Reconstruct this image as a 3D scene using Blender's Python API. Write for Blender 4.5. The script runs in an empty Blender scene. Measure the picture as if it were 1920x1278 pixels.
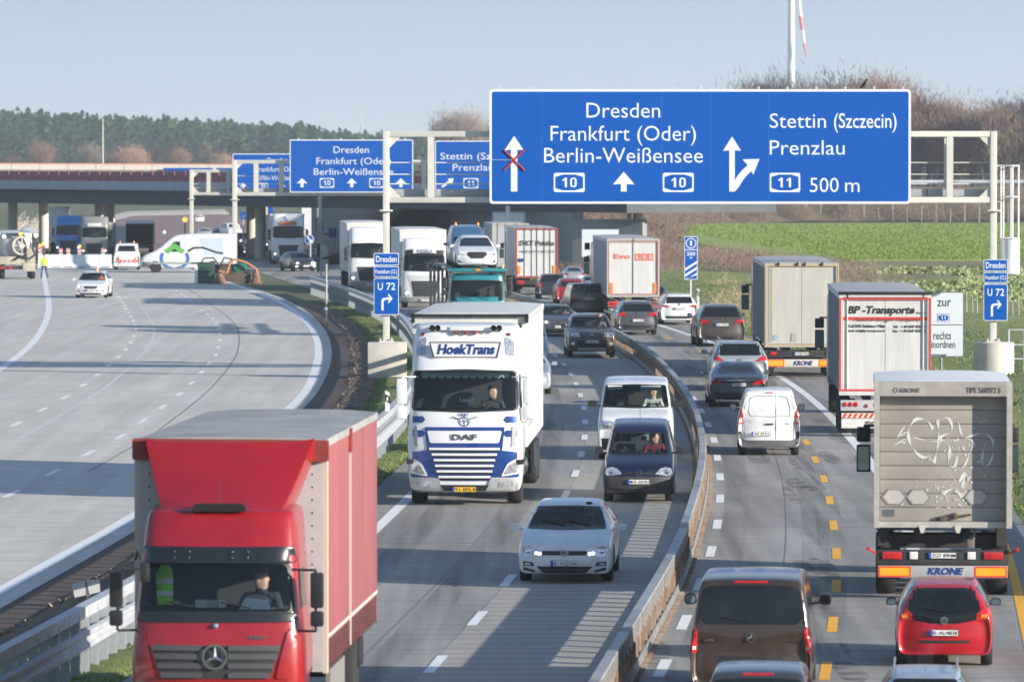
import bpy, bmesh, math, random
from mathutils import Vector, Matrix
from mathutils.bvhtree import BVHTree
from mathutils.geometry import tessellate_polygon
random.seed(7)
S = bpy.context.scene
COL = S.collection
# ------------------------------------------------------------------ camera
F, HC, YH = 10667.0, 7.8, 297.0           # focal length in photo pixels, camera height, horizon row
PIT = math.atan((639 - YH) / F)
cam = bpy.data.cameras.new('camera'); camo = bpy.data.objects.new('camera', cam); COL.objects.link(camo)
cam.sensor_width = 36; cam.lens = F * 36 / 1920; cam.clip_start = 1; cam.clip_end = 20000
camo.location = (0, 0, HC); camo.rotation_euler = (math.pi / 2 - PIT, 0, 0)
cam.dof.use_dof = True; cam.dof.focus_distance = 140; cam.dof.aperture_fstop = 3.8
S.camera = camo
# ------------------------------------------------------------------ light
SUN_EL, SUN_AZ = math.radians(14.5), math.radians(27)      # low winter sun from the right, slightly behind the camera
sunv = Vector((math.cos(SUN_EL) * math.cos(SUN_AZ), -math.cos(SUN_EL) * math.sin(SUN_AZ), math.sin(SUN_EL)))
sl = bpy.data.lights.new('sun', 'SUN'); sl.energy = 5.0; sl.angle = math.radians(0.53); sl.color = (1, .92, .80)
so = bpy.data.objects.new('sun', sl); COL.objects.link(so)
so.rotation_euler = sunv.to_track_quat('Z', 'Y').to_euler(); so.location = (0, 0, 60)
W = bpy.data.worlds.new('World'); S.world = W; W.use_nodes = True
nt = W.node_tree; nt.nodes.clear()
sky = nt.nodes.new('ShaderNodeTexSky'); sky.sky_type = 'NISHITA'; sky.sun_disc = False
sky.sun_elevation = SUN_EL; sky.sun_rotation = math.radians(90) + SUN_AZ
sky.air_density = 1.0; sky.dust_density = 0.6; sky.ozone_density = 2.5
bg = nt.nodes.new('ShaderNodeBackground'); bg.inputs[1].default_value = 0.115
wo = nt.nodes.new('ShaderNodeOutputWorld')
_n = nt.nodes.new; _l = nt.links.new      # winter haze lies over the clear sky near the horizon, the same all round
_tc = _n('ShaderNodeTexCoord'); _sx = _n('ShaderNodeSeparateXYZ'); _l(_tc.outputs['Generated'], _sx.inputs[0])
_cr = _n('ShaderNodeValToRGB'); _cr.color_ramp.interpolation = 'EASE'
_e = _cr.color_ramp.elements; _e[0].position = 0.0; _e[0].color = (1.28, 1.40, 1.48, 1); _e[1].position = .6; _e[1].color = (.22, .35, .60, 1)
_q = _e.new(.012); _q.color = (.98, 1.18, 1.33, 1); _q = _e.new(.035); _q.color = (.60, .84, 1.06, 1); _q = _e.new(.2); _q.color = (.28, .44, .70, 1)
_l(_sx.outputs['Z'], _cr.inputs[0])
_ml = _n('ShaderNodeVectorMath'); _ml.operation = 'SCALE'; _ml.inputs['Scale'].default_value = 3.4; _l(_cr.outputs[0], _ml.inputs[0])
_mr = _n('ShaderNodeMapRange'); _mr.inputs['From Min'].default_value = 0; _mr.inputs['From Max'].default_value = .45; _mr.inputs['To Min'].default_value = 1; _mr.inputs['To Max'].default_value = .25
_l(_sx.outputs['Z'], _mr.inputs[0])
_mx = _n('ShaderNodeMix'); _mx.data_type = 'RGBA'; _l(_mr.outputs[0], _mx.inputs['Factor']); _l(sky.outputs[0], _mx.inputs['A']); _l(_ml.outputs[0], _mx.inputs['B'])
_l(_mx.outputs['Result'], bg.inputs[0]); nt.links.new(bg.outputs[0], wo.inputs[0])
S.view_settings.view_transform = 'Standard'; S.view_settings.look = 'None'
S.view_settings.exposure = 1.0; S.view_settings.gamma = 1; S.view_settings.use_curve_mapping = False
S.cycles.max_bounces = 7; S.cycles.diffuse_bounces = 3; S.cycles.glossy_bounces = 3
S.cycles.transparent_max_bounces = 10; S.cycles.transmission_bounces = 4; S.cycles.volume_bounces = 0
S.cycles.use_denoising = True
# ------------------------------------------------------------------ projection helpers (measurements from the photograph)
cp, sp_ = math.cos(PIT), math.sin(PIT)
def ray(x, y): return Vector((x - 960, F * cp + (639 - y) * sp_, -F * sp_ + (639 - y) * cp))
def G(x, y, z=0.0):
    d = ray(x, y); t = (z - HC) / d.z
    return Vector((d.x * t, d.y * t, z))
def PD(x, y, Y):
    d = ray(x, y); t = Y / d.y
    return Vector((d.x * t, Y, HC + d.z * t))
def SC(Y): return Y / F
def YG(y): return G(960, y).y
# ------------------------------------------------------------------ materials
MC = {}
def new_mat(n):
    m = bpy.data.materials.new(n); m.use_nodes = True
    return m, m.node_tree, m.node_tree.nodes['Principled BSDF']
def M(name, col=None, r=.5, metal=0, coat=0, var=0.0, vs=6, bump=0.0, emit=0, spec=None, st=(1, 1, 1), col2=None, coord='Object'):
    """principled material with a little procedural colour variation"""
    if name in MC: return MC[name]
    m, t, b = new_mat(name)
    c = (*col, 1)
    b.inputs['Base Color'].default_value = c; b.inputs['Roughness'].default_value = r; b.inputs['Metallic'].default_value = metal
    b.inputs['Coat Weight'].default_value = coat; b.inputs['Coat Roughness'].default_value = .08
    if spec is not None: b.inputs['Specular IOR Level'].default_value = spec
    if emit: b.inputs['Emission Color'].default_value = c; b.inputs['Emission Strength'].default_value = emit
    if var or bump:
        tc = t.nodes.new('ShaderNodeTexCoord'); mp = t.nodes.new('ShaderNodeMapping'); mp.inputs['Scale'].default_value = st
        nz = t.nodes.new('ShaderNodeTexNoise'); nz.inputs['Scale'].default_value = vs; nz.inputs['Detail'].default_value = 5; nz.inputs['Roughness'].default_value = .65
        t.links.new(tc.outputs[coord], mp.inputs[0]); t.links.new(mp.outputs[0], nz.inputs['Vector'])
        if var:
            mx = t.nodes.new('ShaderNodeMix'); mx.data_type = 'RGBA'
            a = c if col2 else tuple(max(0, v * (1 - var)) for v in col) + (1,)
            d = (*col2, 1) if col2 else tuple(min(1, v * (1 + var)) for v in col) + (1,)
            mx.inputs['A'].default_value = a; mx.inputs['B'].default_value = d
            cr = t.nodes.new('ShaderNodeMapRange'); cr.inputs['From Min'].default_value = .3; cr.inputs['From Max'].default_value = .7
            t.links.new(nz.outputs['Fac'], cr.inputs['Value']); t.links.new(cr.outputs[0], mx.inputs['Factor'])
            t.links.new(mx.outputs['Result'], b.inputs['Base Color'])
            rr = t.nodes.new('ShaderNodeMapRange'); rr.inputs['To Min'].default_value = max(.03, r - .08); rr.inputs['To Max'].default_value = min(1, r + .12)
            t.links.new(nz.outputs['Fac'], rr.inputs['Value']); t.links.new(rr.outputs[0], b.inputs['Roughness'])
        if bump:
            bp = t.nodes.new('ShaderNodeBump'); bp.inputs['Strength'].default_value = bump; bp.inputs['Distance'].default_value = .02
            t.links.new(nz.outputs['Fac'], bp.inputs['Height']); t.links.new(bp.outputs[0], b.inputs['Normal'])
    MC[name] = m; return m
def paint(name, col, metal=0.0, dirt=.12):
    return M('paint_' + name, col, r=.32 if metal else .3, metal=metal, coat=.7, var=dirt, vs=2.2)
def glass(name='window_glass', tint=(.80, .86, .85), refl=.9):
    if name in MC: return MC[name]
    m, t, b = new_mat(name); t.nodes.remove(b)
    tr = t.nodes.new('ShaderNodeBsdfTransparent'); tr.inputs[0].default_value = (*tint, 1)
    gl = t.nodes.new('ShaderNodeBsdfGlossy'); gl.inputs['Roughness'].default_value = .03; gl.inputs[0].default_value = (refl, refl, refl, 1)
    fr = t.nodes.new('ShaderNodeFresnel'); fr.inputs[0].default_value = 1.5
    mx = t.nodes.new('ShaderNodeMixShader')
    t.links.new(fr.outputs[0], mx.inputs[0]); t.links.new(tr.outputs[0], mx.inputs[1]); t.links.new(gl.outputs[0], mx.inputs[2])
    t.links.new(mx.outputs[0], t.nodes['Material Output'].inputs[0]); MC[name] = m; return m
def surf_mat(name, base, streak=.12, blot=.15, joint=0, shadow_bars=0, rough=.85, fine=.1, tint2=None):
    """road pavement: fine grain, long tyre streaks in driving direction, blotches, optional slab joints or painted shadow bars across"""
    m, t, b = new_mat(name); N = t.nodes.new; L = t.links.new
    tc = N('ShaderNodeTexCoord')
    def noise(scale, st, det=4):
        mp = N('ShaderNodeMapping'); mp.inputs['Scale'].default_value = st; L(tc.outputs['Object'], mp.inputs[0])
        n = N('ShaderNodeTexNoise'); n.inputs['Scale'].default_value = scale; n.inputs['Detail'].default_value = det; L(mp.outputs[0], n.inputs[0]); return n.outputs['Fac']
    def mr(v, a, c):
        r = N('ShaderNodeMapRange'); r.inputs['From Min'].default_value = .3; r.inputs['From Max'].default_value = .7
        r.inputs['To Min'].default_value = a; r.inputs['To Max'].default_value = c; L(v, r.inputs[0]); return r.outputs[0]
    def mul(a, c):
        k = N('ShaderNodeMath'); k.operation = 'MULTIPLY'; L(a, k.inputs[0]); L(c, k.inputs[1]); return k.outputs[0]
    v = mul(mr(noise(1.6, (1, .03, 1)), 1 - streak, 1 + streak), mr(noise(.12, (1, .6, 1)), 1 - blot, 1 + blot))
    v = mul(v, mr(noise(2.2, (.35, 1, 1), 6), 1 - fine, 1 + fine))
    v = mul(v, mr(noise(30, (1, .5, 1), 2), 1 - fine, 1 + fine))
    if joint or shadow_bars:
        per, wd, dk = (shadow_bars, .16, .72) if shadow_bars else (joint, .018, .72)
        sx = N('ShaderNodeSeparateXYZ'); L(tc.outputs['Object'], sx.inputs[0])
        dv = N('ShaderNodeMath'); dv.operation = 'DIVIDE'; dv.inputs[1].default_value = per; L(sx.outputs['Y'], dv.inputs[0])
        fc = N('ShaderNodeMath'); fc.operation = 'FRACT'; L(dv.outputs[0], fc.inputs[0])
        lt = N('ShaderNodeMath'); lt.operation = 'LESS_THAN'; lt.inputs[1].default_value = wd; L(fc.outputs[0], lt.inputs[0])
        r = N('ShaderNodeMapRange'); r.inputs['To Min'].default_value = 1; r.inputs['To Max'].default_value = dk; L(lt.outputs[0], r.inputs[0])
        v = mul(v, r.outputs[0])
    cb = N('ShaderNodeMix'); cb.data_type = 'RGBA'; cb.inputs['A'].default_value = (*base, 1); cb.inputs['B'].default_value = (*(tint2 or base), 1)
    L(noise(.35, (1, .3, 1)), cb.inputs['Factor'])
    mx = N('ShaderNodeVectorMath'); mx.operation = 'SCALE'; L(cb.outputs['Result'], mx.inputs[0]); L(v, mx.inputs['Scale'])
    L(mx.outputs[0], b.inputs['Base Color']); b.inputs['Roughness'].default_value = rough; b.inputs['Specular IOR Level'].default_value = .3
    bp = N('ShaderNodeBump'); bp.inputs['Strength'].default_value = .25; bp.inputs['Distance'].default_value = .01
    L(noise(60, (1, 1, 1), 3), bp.inputs['Height']); L(bp.outputs[0], b.inputs['Normal'])
    MC[name] = m; return m
WHITE = lambda: M('white_plate', (.78, .78, .76), r=.45, var=.05)
BLACK = lambda: M('black_plastic', (.018, .018, .02), r=.5, var=.2)
RUB = lambda: M('tyre_rubber', (.02, .02, .021), r=.85, var=.3, vs=20)
CHR = lambda: M('chrome', (.75, .76, .78), r=.15, metal=1)
STEEL = lambda: M('galvanised_steel', (.55, .57, .6), r=.45, metal=.35, var=.15, vs=3)
GREYP = lambda: M('grey_gantry_paint', (.56, .55, .5), r=.5, var=.08, vs=1.5)
BLUE = lambda: M('traffic_blue', (.0, .080, .38), r=.45, spec=.2, var=.05, vs=.6)
SWH = lambda: M('sign_white', (.66, .69, .72), r=.4, var=.03)
PLW = lambda: M('number_plate_white', (.8, .8, .78), r=.4)
TXK = lambda: M('print_black', (.02, .02, .02), r=.5)
REDL = lambda: M('tail_light_red', (.45, .01, .01), r=.15, coat=1, var=.3, vs=14)
ORGL = lambda: M('lamp_orange', (.8, .25, .02), r=.2, coat=1)
HEADL = lambda: M('headlamp_glass', (.55, .57, .6), r=.08, metal=.6, coat=1, var=.45, vs=16)
DIM = lambda: M('dark_interior', (.045, .045, .05), r=.9)
DGL = lambda: M('dark_window', (.010, .011, .013), r=.06, coat=.25, spec=.4, var=.5, vs=1.5)
LIT = lambda: M('lit_lamp', (1, .86, .68), emit=3)
# ------------------------------------------------------------------ mesh helpers
SCR = bpy.data.scenes.new('scratch'); SVL = SCR.view_layers[0]
def evaluated(ob):
    SCR.collection.objects.link(ob); SVL.update()
    me = bpy.data.meshes.new_from_object(ob.evaluated_get(SVL.depsgraph), preserve_all_data_layers=False, depsgraph=SVL.depsgraph)
    SCR.collection.objects.unlink(ob); return me
def sharp(me, ang=38):
    me.polygons.foreach_set('use_smooth', [True] * len(me.polygons)); me.set_sharp_from_angle(angle=math.radians(ang))
def O(name, geo, mats=None, parent=None, loc=None, rot=None, smooth=38, label=None, cat=None, group=None, kind=None):
    if isinstance(geo, bmesh.types.BMesh):
        me = bpy.data.meshes.new(name); geo.normal_update(); geo.to_mesh(me); geo.free()
        if smooth: sharp(me, smooth)
    else: me = geo
    o = bpy.data.objects.new(name, me); COL.objects.link(o)
    if mats is not None and len(me.materials) == 0:
        for m in (mats if isinstance(mats, (list, tuple)) else [mats]): me.materials.append(m)
    if parent: o.parent = parent
    if loc is not None: o.location = loc
    if rot is not None: o.rotation_euler = rot
    tag(o, label, cat, group, kind); return o
def tag(o, label=None, cat=None, group=None, kind=None):
    for k, v in (('label', label), ('category', cat), ('group', group), ('kind', kind)):
        if v: o[k] = v
    return o
def E(name, loc=(0, 0, 0), rz=0, sc=1, label=None, cat=None, group=None):
    o = bpy.data.objects.new(name, None); COL.objects.link(o); o.location = loc; o.rotation_euler = (0, 0, rz); o.scale = (sc,) * 3
    o.empty_display_size = .3; return tag(o, label, cat, group)
def copy_tree(o, parent=None):
    c = o.copy(); COL.objects.link(c)
    if parent: c.parent = parent
    for ch in [x for x in list(o.children)]: copy_tree(ch, c)
    return c
def B(): return bmesh.new()
def box(bm, x0, x1, y0, y1, z0, z1, mi=0, bev=0, rot=None):
    vs = [bm.verts.new((x, y, z)) for x in (x0, x1) for y in (y0, y1) for z in (z0, z1)]
    fs = [bm.faces.new([vs[i] for i in q]) for q in ((0, 1, 3, 2), (4, 6, 7, 5), (0, 4, 5, 1), (2, 3, 7, 6), (0, 2, 6, 4), (1, 5, 7, 3))]
    for f in fs: f.material_index = mi
    if bev:
        es = list({e for f in fs for e in f.edges})
        bmesh.ops.bevel(bm, geom=es, offset=bev, segments=2, affect='EDGES', profile=.6)
    return vs
def boxc(bm, c, s, mi=0, bev=0): return box(bm, c[0]-s[0]/2, c[0]+s[0]/2, c[1]-s[1]/2, c[1]+s[1]/2, c[2]-s[2]/2, c[2]+s[2]/2, mi, bev)
def tube(bm, p0, p1, r0, r1=None, n=8, mi=0, caps=True):
    r1 = r0 if r1 is None else r1; p0, p1 = Vector(p0), Vector(p1); d = (p1 - p0)
    q = d.to_track_quat('Z', 'Y').to_matrix()
    a = [bm.verts.new(p0 + q @ Vector((math.cos(k*2*math.pi/n)*r0, math.sin(k*2*math.pi/n)*r0, 0))) for k in range(n)]
    b = [bm.verts.new(p1 + q @ Vector((math.cos(k*2*math.pi/n)*r1, math.sin(k*2*math.pi/n)*r1, 0))) for k in range(n)]
    for k in range(n):
        f = bm.faces.new((a[k], a[(k+1) % n], b[(k+1) % n], b[k])); f.material_index = mi
    if caps:
        bm.faces.new(a[::-1]).material_index = mi; bm.faces.new(b).material_index = mi
def path_tube(bm, pts, r, n=6, mi=0):
    for a, b in zip(pts, pts[1:]): tube(bm, a, b, r, r, n, mi)
def lathe(bm, prof, axis='z', n=20, c=(0, 0, 0), mi=0):
    """prof: list of (radius, height)"""
    rings = []
    for r, h in prof:
        ring = []
        for k in range(n):
            a = 2*math.pi*k/n; u, v = math.cos(a)*r, math.sin(a)*r
            p = {'z': (u, v, h), 'y': (u, h, v), 'x': (h, u, v)}[axis]
            ring.append(bm.verts.new((p[0]+c[0], p[1]+c[1], p[2]+c[2])))
        rings.append(ring)
    for A, Bq in zip(rings, rings[1:]):
        for k in range(n):
            f = bm.faces.new((A[k], A[(k+1) % n], Bq[(k+1) % n], Bq[k])); f.material_index = mi
    bm.faces.new(rings[0]).material_index = mi; bm.faces.new(rings[-1]).material_index = mi
    bmesh.ops.recalc_face_normals(bm, faces=bm.faces)
def prism(bm, poly, y0, y1, mi=0, axis='y'):
    """poly of (x,z) extruded along y (or (y,z) along x, or (x,y) along z)"""
    mk = {'y': lambda p, t: (p[0], t, p[1]), 'x': lambda p, t: (t, p[0], p[1]), 'z': lambda p, t: (p[0], p[1], t)}[axis]
    a = [bm.verts.new(mk(p, y0)) for p in poly]; b = [bm.verts.new(mk(p, y1)) for p in poly]; n = len(poly)
    fs = []
    for k in range(n): fs.append(bm.faces.new((a[k], a[(k+1) % n], b[(k+1) % n], b[k])))
    for tri in tessellate_polygon([[Vector((p[0], p[1], 0)) for p in poly]]):
        fs.append(bm.faces.new([a[i] for i in tri])); fs.append(bm.faces.new([b[i] for i in tri]))
    for f in fs: f.material_index = mi
    bmesh.ops.recalc_face_normals(bm, faces=fs)
def rnd(poly, r, n=4):
    """round the corners of a polygon"""
    out = []; m = len(poly)
    for i in range(m):
        p0, p, p1 = Vector(poly[i-1]), Vector(poly[i]), Vector(poly[(i+1) % m])
        a, b = (p0-p), (p1-p); ra = min(r, a.length*.45, b.length*.45)
        A, Bq = p + a.normalized()*ra, p + b.normalized()*ra
        for k in range(n+1):
            t = k/n; out.append(tuple(A*(1-t)**2 + p*2*t*(1-t) + Bq*t*t))
    return out
def rect(x0, x1, z0, z1, r=0, n=4):
    p = [(x0, z0), (x1, z0), (x1, z1), (x0, z1)]
    return rnd(p, r, n) if r else p
def ell(cx, cz, rx, rz=None, n=20):
    rz = rz or rx
    return [(cx + rx*math.cos(2*math.pi*k/n), cz + rz*math.sin(2*math.pi*k/n)) for k in range(n)]
def mir(poly): return [(-x, z) for x, z in poly[::-1]]
def ring_face(bm, outer, inner, y0, y1, mi=0):
    n = len(outer); V = lambda p, y: bm.verts.new((p[0], y, p[1]))
    o0 = [V(p, y0) for p in outer]; i0 = [V(p, y0) for p in inner]; o1 = [V(p, y1) for p in outer]; i1 = [V(p, y1) for p in inner]
    fs = []
    for k in range(n):
        j = (k+1) % n
        for q in ((o0[k], o0[j], i0[j], i0[k]), (o1[k], i1[k], i1[j], o1[j]), (o0[k], o1[k], o1[j], o0[j]), (i0[k], i0[j], i1[j], i1[k])):
            f = bm.faces.new(q); f.material_index = mi; fs.append(f)
    bmesh.ops.recalc_face_normals(bm, faces=fs)
TXC = {}
def text_mesh(s, bold=0.0, res=3):
    k = (s, bold)
    if k in TXC: return TXC[k]
    cu = bpy.data.curves.new('t', 'FONT'); cu.body = s; cu.size = 1; cu.resolution_u = res; cu.offset = bold; cu.extrude = .012
    ob = bpy.data.objects.new('t', cu); me = evaluated(ob)
    me.materials.clear(); TXC[k] = me; return me
def text(s, x0, x1, zb, cap, y, mat, parent, bold=0.012, shear=0, name='lettering', th=1.0, back=False, flip=False):
    """lettering between x0 and x1, baseline zb, capital height cap, on a plane facing -Y at depth y"""
    me = text_mesh(s, bold); co = [v.co.copy() for v in me.vertices]
    if not co: return None
    mn, mx_ = min(c.x for c in co), max(c.x for c in co); sz = cap / .69
    n = me.copy()
    for v, c in zip(n.vertices, co):
        x = x0 + (c.x - mn) / (mx_ - mn) * (x1 - x0) + shear * c.y * sz; z = zb + c.y * sz
        v.co = (x, y - c.z * th * .3, z)
    return O(name, n, mat, parent)
def poly_part(name, poly, y, mat, parent, th=.006, **k):
    bm = B(); prism(bm, poly, y, y - th); return O(name, bm, mat, parent, smooth=0, **k)
# ------------------------------------------------------------------ curves on the ground
def catmull(P, step=4.0):
    P = [Vector(p) for p in P]; Q = [P[0]*2 - P[1]] + P + [P[-1]*2 - P[-2]]; out = []
    for i in range(1, len(Q)-2):
        p0, p1, p2, p3 = Q[i-1:i+3]; n = max(2, int((p2-p1).length/step))
        for k in range(n):
            t = k/n; out.append(.5*((2*p1) + (p2-p0)*t + (2*p0-5*p1+4*p2-p3)*t*t + (3*p1-p0-3*p2+p3)*t**3))
    out.append(P[-1]); return out
def smooth_pts(P, it=2):
    for _ in range(it): P = [P[0]] + [(P[i-1] + P[i]*2 + P[i+1])/4 for i in range(1, len(P)-1)] + [P[-1]]
    return P
def gcurve(px, step=4.0, it=6): return smooth_pts(catmull([G(x, y) for x, y in px], step), it)
def xat(C, Y):
    for a, b in zip(C, C[1:]):
        if (a.y-Y)*(b.y-Y) <= 0 and a.y != b.y: return a.x + (b.x-a.x)*(Y-a.y)/(b.y-a.y)
    a, b = (C[0], C[1]) if abs(C[0].y-Y) < abs(C[-1].y-Y) else (C[-2], C[-1])
    return a.x + (b.x-a.x)*(Y-a.y)/(b.y-a.y)
def slope(C, Y): return (xat(C, Y+5) - xat(C, Y-5))/10
def offs(C, d):
    out = []
    for i, p in enumerate(C):
        t = (C[min(i+1, len(C)-1)] - C[max(i-1, 0)]).normalized(); out.append(p + Vector((t.y, -t.x, 0))*d)
    return out
def strip(bm, A, Bq, z, mi=0):
    n = min(len(A), len(Bq)); a = [bm.verts.new((p.x, p.y, z)) for p in A[:n]]; b = [bm.verts.new((p.x, p.y, z)) for p in Bq[:n]]
    for k in range(n-1):
        f = bm.faces.new((a[k], b[k], b[k+1], a[k+1])); f.material_index = mi
        if f.normal.z < 0: pass
    bmesh.ops.recalc_face_normals(bm, faces=bm.faces)
def ycurve(C, Ys): return [Vector((xat(C, Y), Y, 0)) for Y in Ys]
# ================================================================== THE SETTING
def up(bm):
    bm.normal_update()
    if sum(f.normal.z for f in bm.faces) < 0: bmesh.ops.reverse_faces(bm, faces=bm.faces)
def sheet(name, A, Bq, z, mat):
    bm = B(); strip(bm, A, Bq, z); up(bm); return O(name, bm, mat, smooth=0, kind='structure')
grass_m = M('verge_grass', (.075, .115, .022), r=.95, var=.3, vs=.9, bump=.6, col2=(.17, .20, .05))
soil_m = M('dug_soil', (.07, .045, .03), r=1, vs=2.5, var=.3, bump=1, col2=(.21, .14, .09))
conc_new = surf_mat('new_concrete', (.48, .46, .42), streak=.1, blot=.07, joint=5.0, tint2=(.52, .50, .465))
conc_old = surf_mat('worn_concrete', (.255, .247, .235), streak=.26, blot=.16, joint=5.0, tint2=(.29, .28, .265))
conc_rib = surf_mat('grooved_concrete', (.33, .315, .29), streak=.08, blot=.08, shadow_bars=.92)  # dark cross bars are barrier-post shadows painted into the colour
strip_m = surf_mat('brown_asphalt', (.085, .063, .054), streak=.12, blot=.2, fine=.18, tint2=(.10, .075, .062))
red_m = surf_mat('reddish_asphalt', (.24, .15, .14), streak=.1, blot=.12, tint2=(.28, .19, .18))
linew = M('road_paint_white', (.72, .73, .74), r=.7, var=.1, vs=3)
liney = M('road_paint_yellow', (.80, .40, .02), r=.7, var=.12, vs=3)
bm = B(); vs = [bm.verts.new(p) for p in ((-1500, -200, 0), (1500, -200, 0), (1500, 4900, 0), (-1500, 4900, 0))]; bm.faces.new(vs)
O('ground', bm, M('meadow', (.07, .09, .025), r=1, var=.3, vs=.05, col2=(.12, .13, .05), coord='Object'), smooth=0, kind='structure')

GR = gcurve([(-240, 1500), (-60, 1400), (60, 1325), (155, 1265), (244, 1213), (400, 1105), (560, 985), (705, 866), (750, 818), (776, 770), (788, 728), (784, 690), (766, 650), (735, 618), (690, 592), (640, 571), (600, 557), (552, 541), (488, 519), (440, 503), (395, 488), (350, 473)], 3)
E1 = gcurve([(-330, 1340), (-100, 1205), (0, 1139), (120, 1075), (249, 1000), (400, 900), (530, 800), (590, 745), (618, 690), (622, 655), (607, 615), (565, 577), (505, 550), (445, 533), (390, 515), (330, 496)], 3)
E2 = gcurve([(-330, 1375), (-100, 1260), (0, 1190), (120, 1122), (249, 1045), (430, 920), (570, 810), (638, 750), (656, 695), (655, 650), (636, 612), (592, 580), (520, 553), (455, 536), (395, 517), (335, 498)], 3)
LE = gcurve([(-330, 1305), (-100, 1168), (0, 1108), (249, 970), (400, 872), (500, 800), (568, 742), (592, 690), (597, 655), (588, 622), (560, 590), (515, 562), (460, 542), (400, 521), (330, 499)], 3)
LW = gcurve([(-160, 800), (-60, 735), (0, 693), (50, 655), (78, 620), (90, 590), (91, 565), (87, 545), (82, 520), (78, 500), (76, 485)], 3)
LA_PX = [(-70, 972), (22, 927), (99, 887), (166, 851), (225, 820), (267, 790), (304, 764), (336, 740), (359, 719), (378, 699), (392, 682), (404, 666), (409, 652), (412, 639), (412, 627), (411, 616), (406, 607), (398, 598), (389, 590), (379, 582.5), (363, 571), (355, 564), (348, 557.5), (340, 551.5), (331, 546), (321, 541)]
LB_PX = [(-20, 823), (30, 796), (80, 769), (122, 746), (156, 723), (182, 704), (204, 686), (222, 670), (236, 656), (245, 643), (251, 631), (254, 619), (253, 610), (250, 602), (245, 594), (241, 587), (236, 580), (233, 574), (230, 568), (226, 562.5), (222, 557), (217, 552), (211, 547)]
C_PX = [(585, 1490), (700, 1375), (744, 1340), (817, 1247), (895, 1161), (953, 1090), (1000, 1030), (1036, 975), (1061, 928), (1079, 889), (1090, 853), (1096, 821), (1097, 792), (1095, 766), (1088, 742), (1080, 721), (1070, 702), (1057, 684), (1041, 668), (1022, 653), (1000, 640), (975, 628), (947, 617), (915, 606), (880, 596), (845, 587)]
D_PX = [(1120, 1495), (1190, 1354), (1242, 1254), (1283, 1168), (1312, 1097), (1333, 1035), (1345, 984), (1350, 936), (1350, 895), (1345, 859), (1338.5, 826), (1328, 797), (1315, 771), (1300, 748), (1283, 727), (1264, 708), (1243, 690), (1220, 675), (1196, 661), (1170, 648), (1140, 636), (1110, 624), (1080, 613), (1050, 603)]
E_PX = [(1500, 1480), (1527, 1360), (1548, 1259), (1561, 1172), (1568, 1100), (1568.6, 1039), (1563, 986), (1555.5, 939), (1545, 899), (1529, 863), (1512, 830), (1490, 801), (1467, 775), (1443, 751), (1418, 730), (1392, 710), (1366, 692), (1341, 676), (1316, 661), (1286, 648), (1256, 635), (1222, 623)]
BR = gcurve([(1010, 1560), (1085, 1430), (1140, 1330), (1195, 1228), (1262, 1110), (1287, 1041), (1308, 970), (1318, 915), (1319, 880), (1312, 838), (1295, 790), (1264, 742), (1232, 705), (1203, 680), (1160, 653), (1120, 634), (1075, 614), (1030, 597), (985, 581), (945, 568), (880, 550), (800, 530), (700, 508), (600, 488), (500, 468)], 3)
RF = gcurve([(1720, 1500), (1735, 1290), (1735, 1150), (1715, 1040), (1690, 960), (1650, 890), (1600, 829), (1540, 765), (1466, 709), (1348, 648), (1303, 632), (1239, 611), (1180, 594), (1120, 579), (1050, 563), (980, 549)], 3)
YS = gcurve([(1975, 1500), (1960, 1340), (1945, 1278), (1920, 1170), (1893, 1045), (1850, 945), (1790, 862), (1700, 778), (1600, 718), (1480, 665), (1402, 637), (1330, 613), (1260, 594), (1190, 577), (1110, 560)], 3)
RE = gcurve([(2080, 1500), (2040, 1290), (1985, 1100), (1920, 984), (1899, 956), (1850, 885), (1780, 815), (1700, 754), (1600, 702), (1500, 664), (1420, 637), (1345, 611), (1270, 590), (1200, 573), (1120, 556), (1040, 541), (960, 527), (860, 511), (760, 496), (660, 482), (560, 468)], 3)
Ys = [70 + i*2.5 for i in range(0, 175)]
LCm = gcurve(LA_PX, 3, 3); MC_ = gcurve(C_PX, 3, 3); DC = gcurve(D_PX, 3, 3); EC = gcurve(E_PX, 3, 3)
def yr(C): return [Y for Y in Ys if C[0].y-2 <= Y <= C[-1].y+2] if C[0].y < C[-1].y else []
# left carriageway of fresh concrete: one wide sheet up to its right edge
A = [Vector((-75, p.y, 0)) for p in E1]; sheet('left_carriageway', A, E1, .024, conc_new)
sheet('asphalt_strip', E1, [Vector((xat(E2, p.y), p.y, 0)) for p in E1], .016, strip_m)
gl = offs(GR, .75); Yc = [Y for Y in Ys if Y < gl[-1].y]
a = ycurve(gl, Yc); b = ycurve(BR, Yc); c_ = ycurve(offs(BR, -3.3), Yc)
sheet('middle_roadway', a, b, .02, conc_old)
Yn = [Y for Y in Ys if Y < 250]
sheet('grooved_shoulder', ycurve(offs(BR, -3.1), Yn), ycurve(offs(BR, -.1), Yn), .024, conc_rib)
sheet('right_roadway', ycurve(BR, Yc), ycurve(RE, Yc), .02, conc_old)
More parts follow.
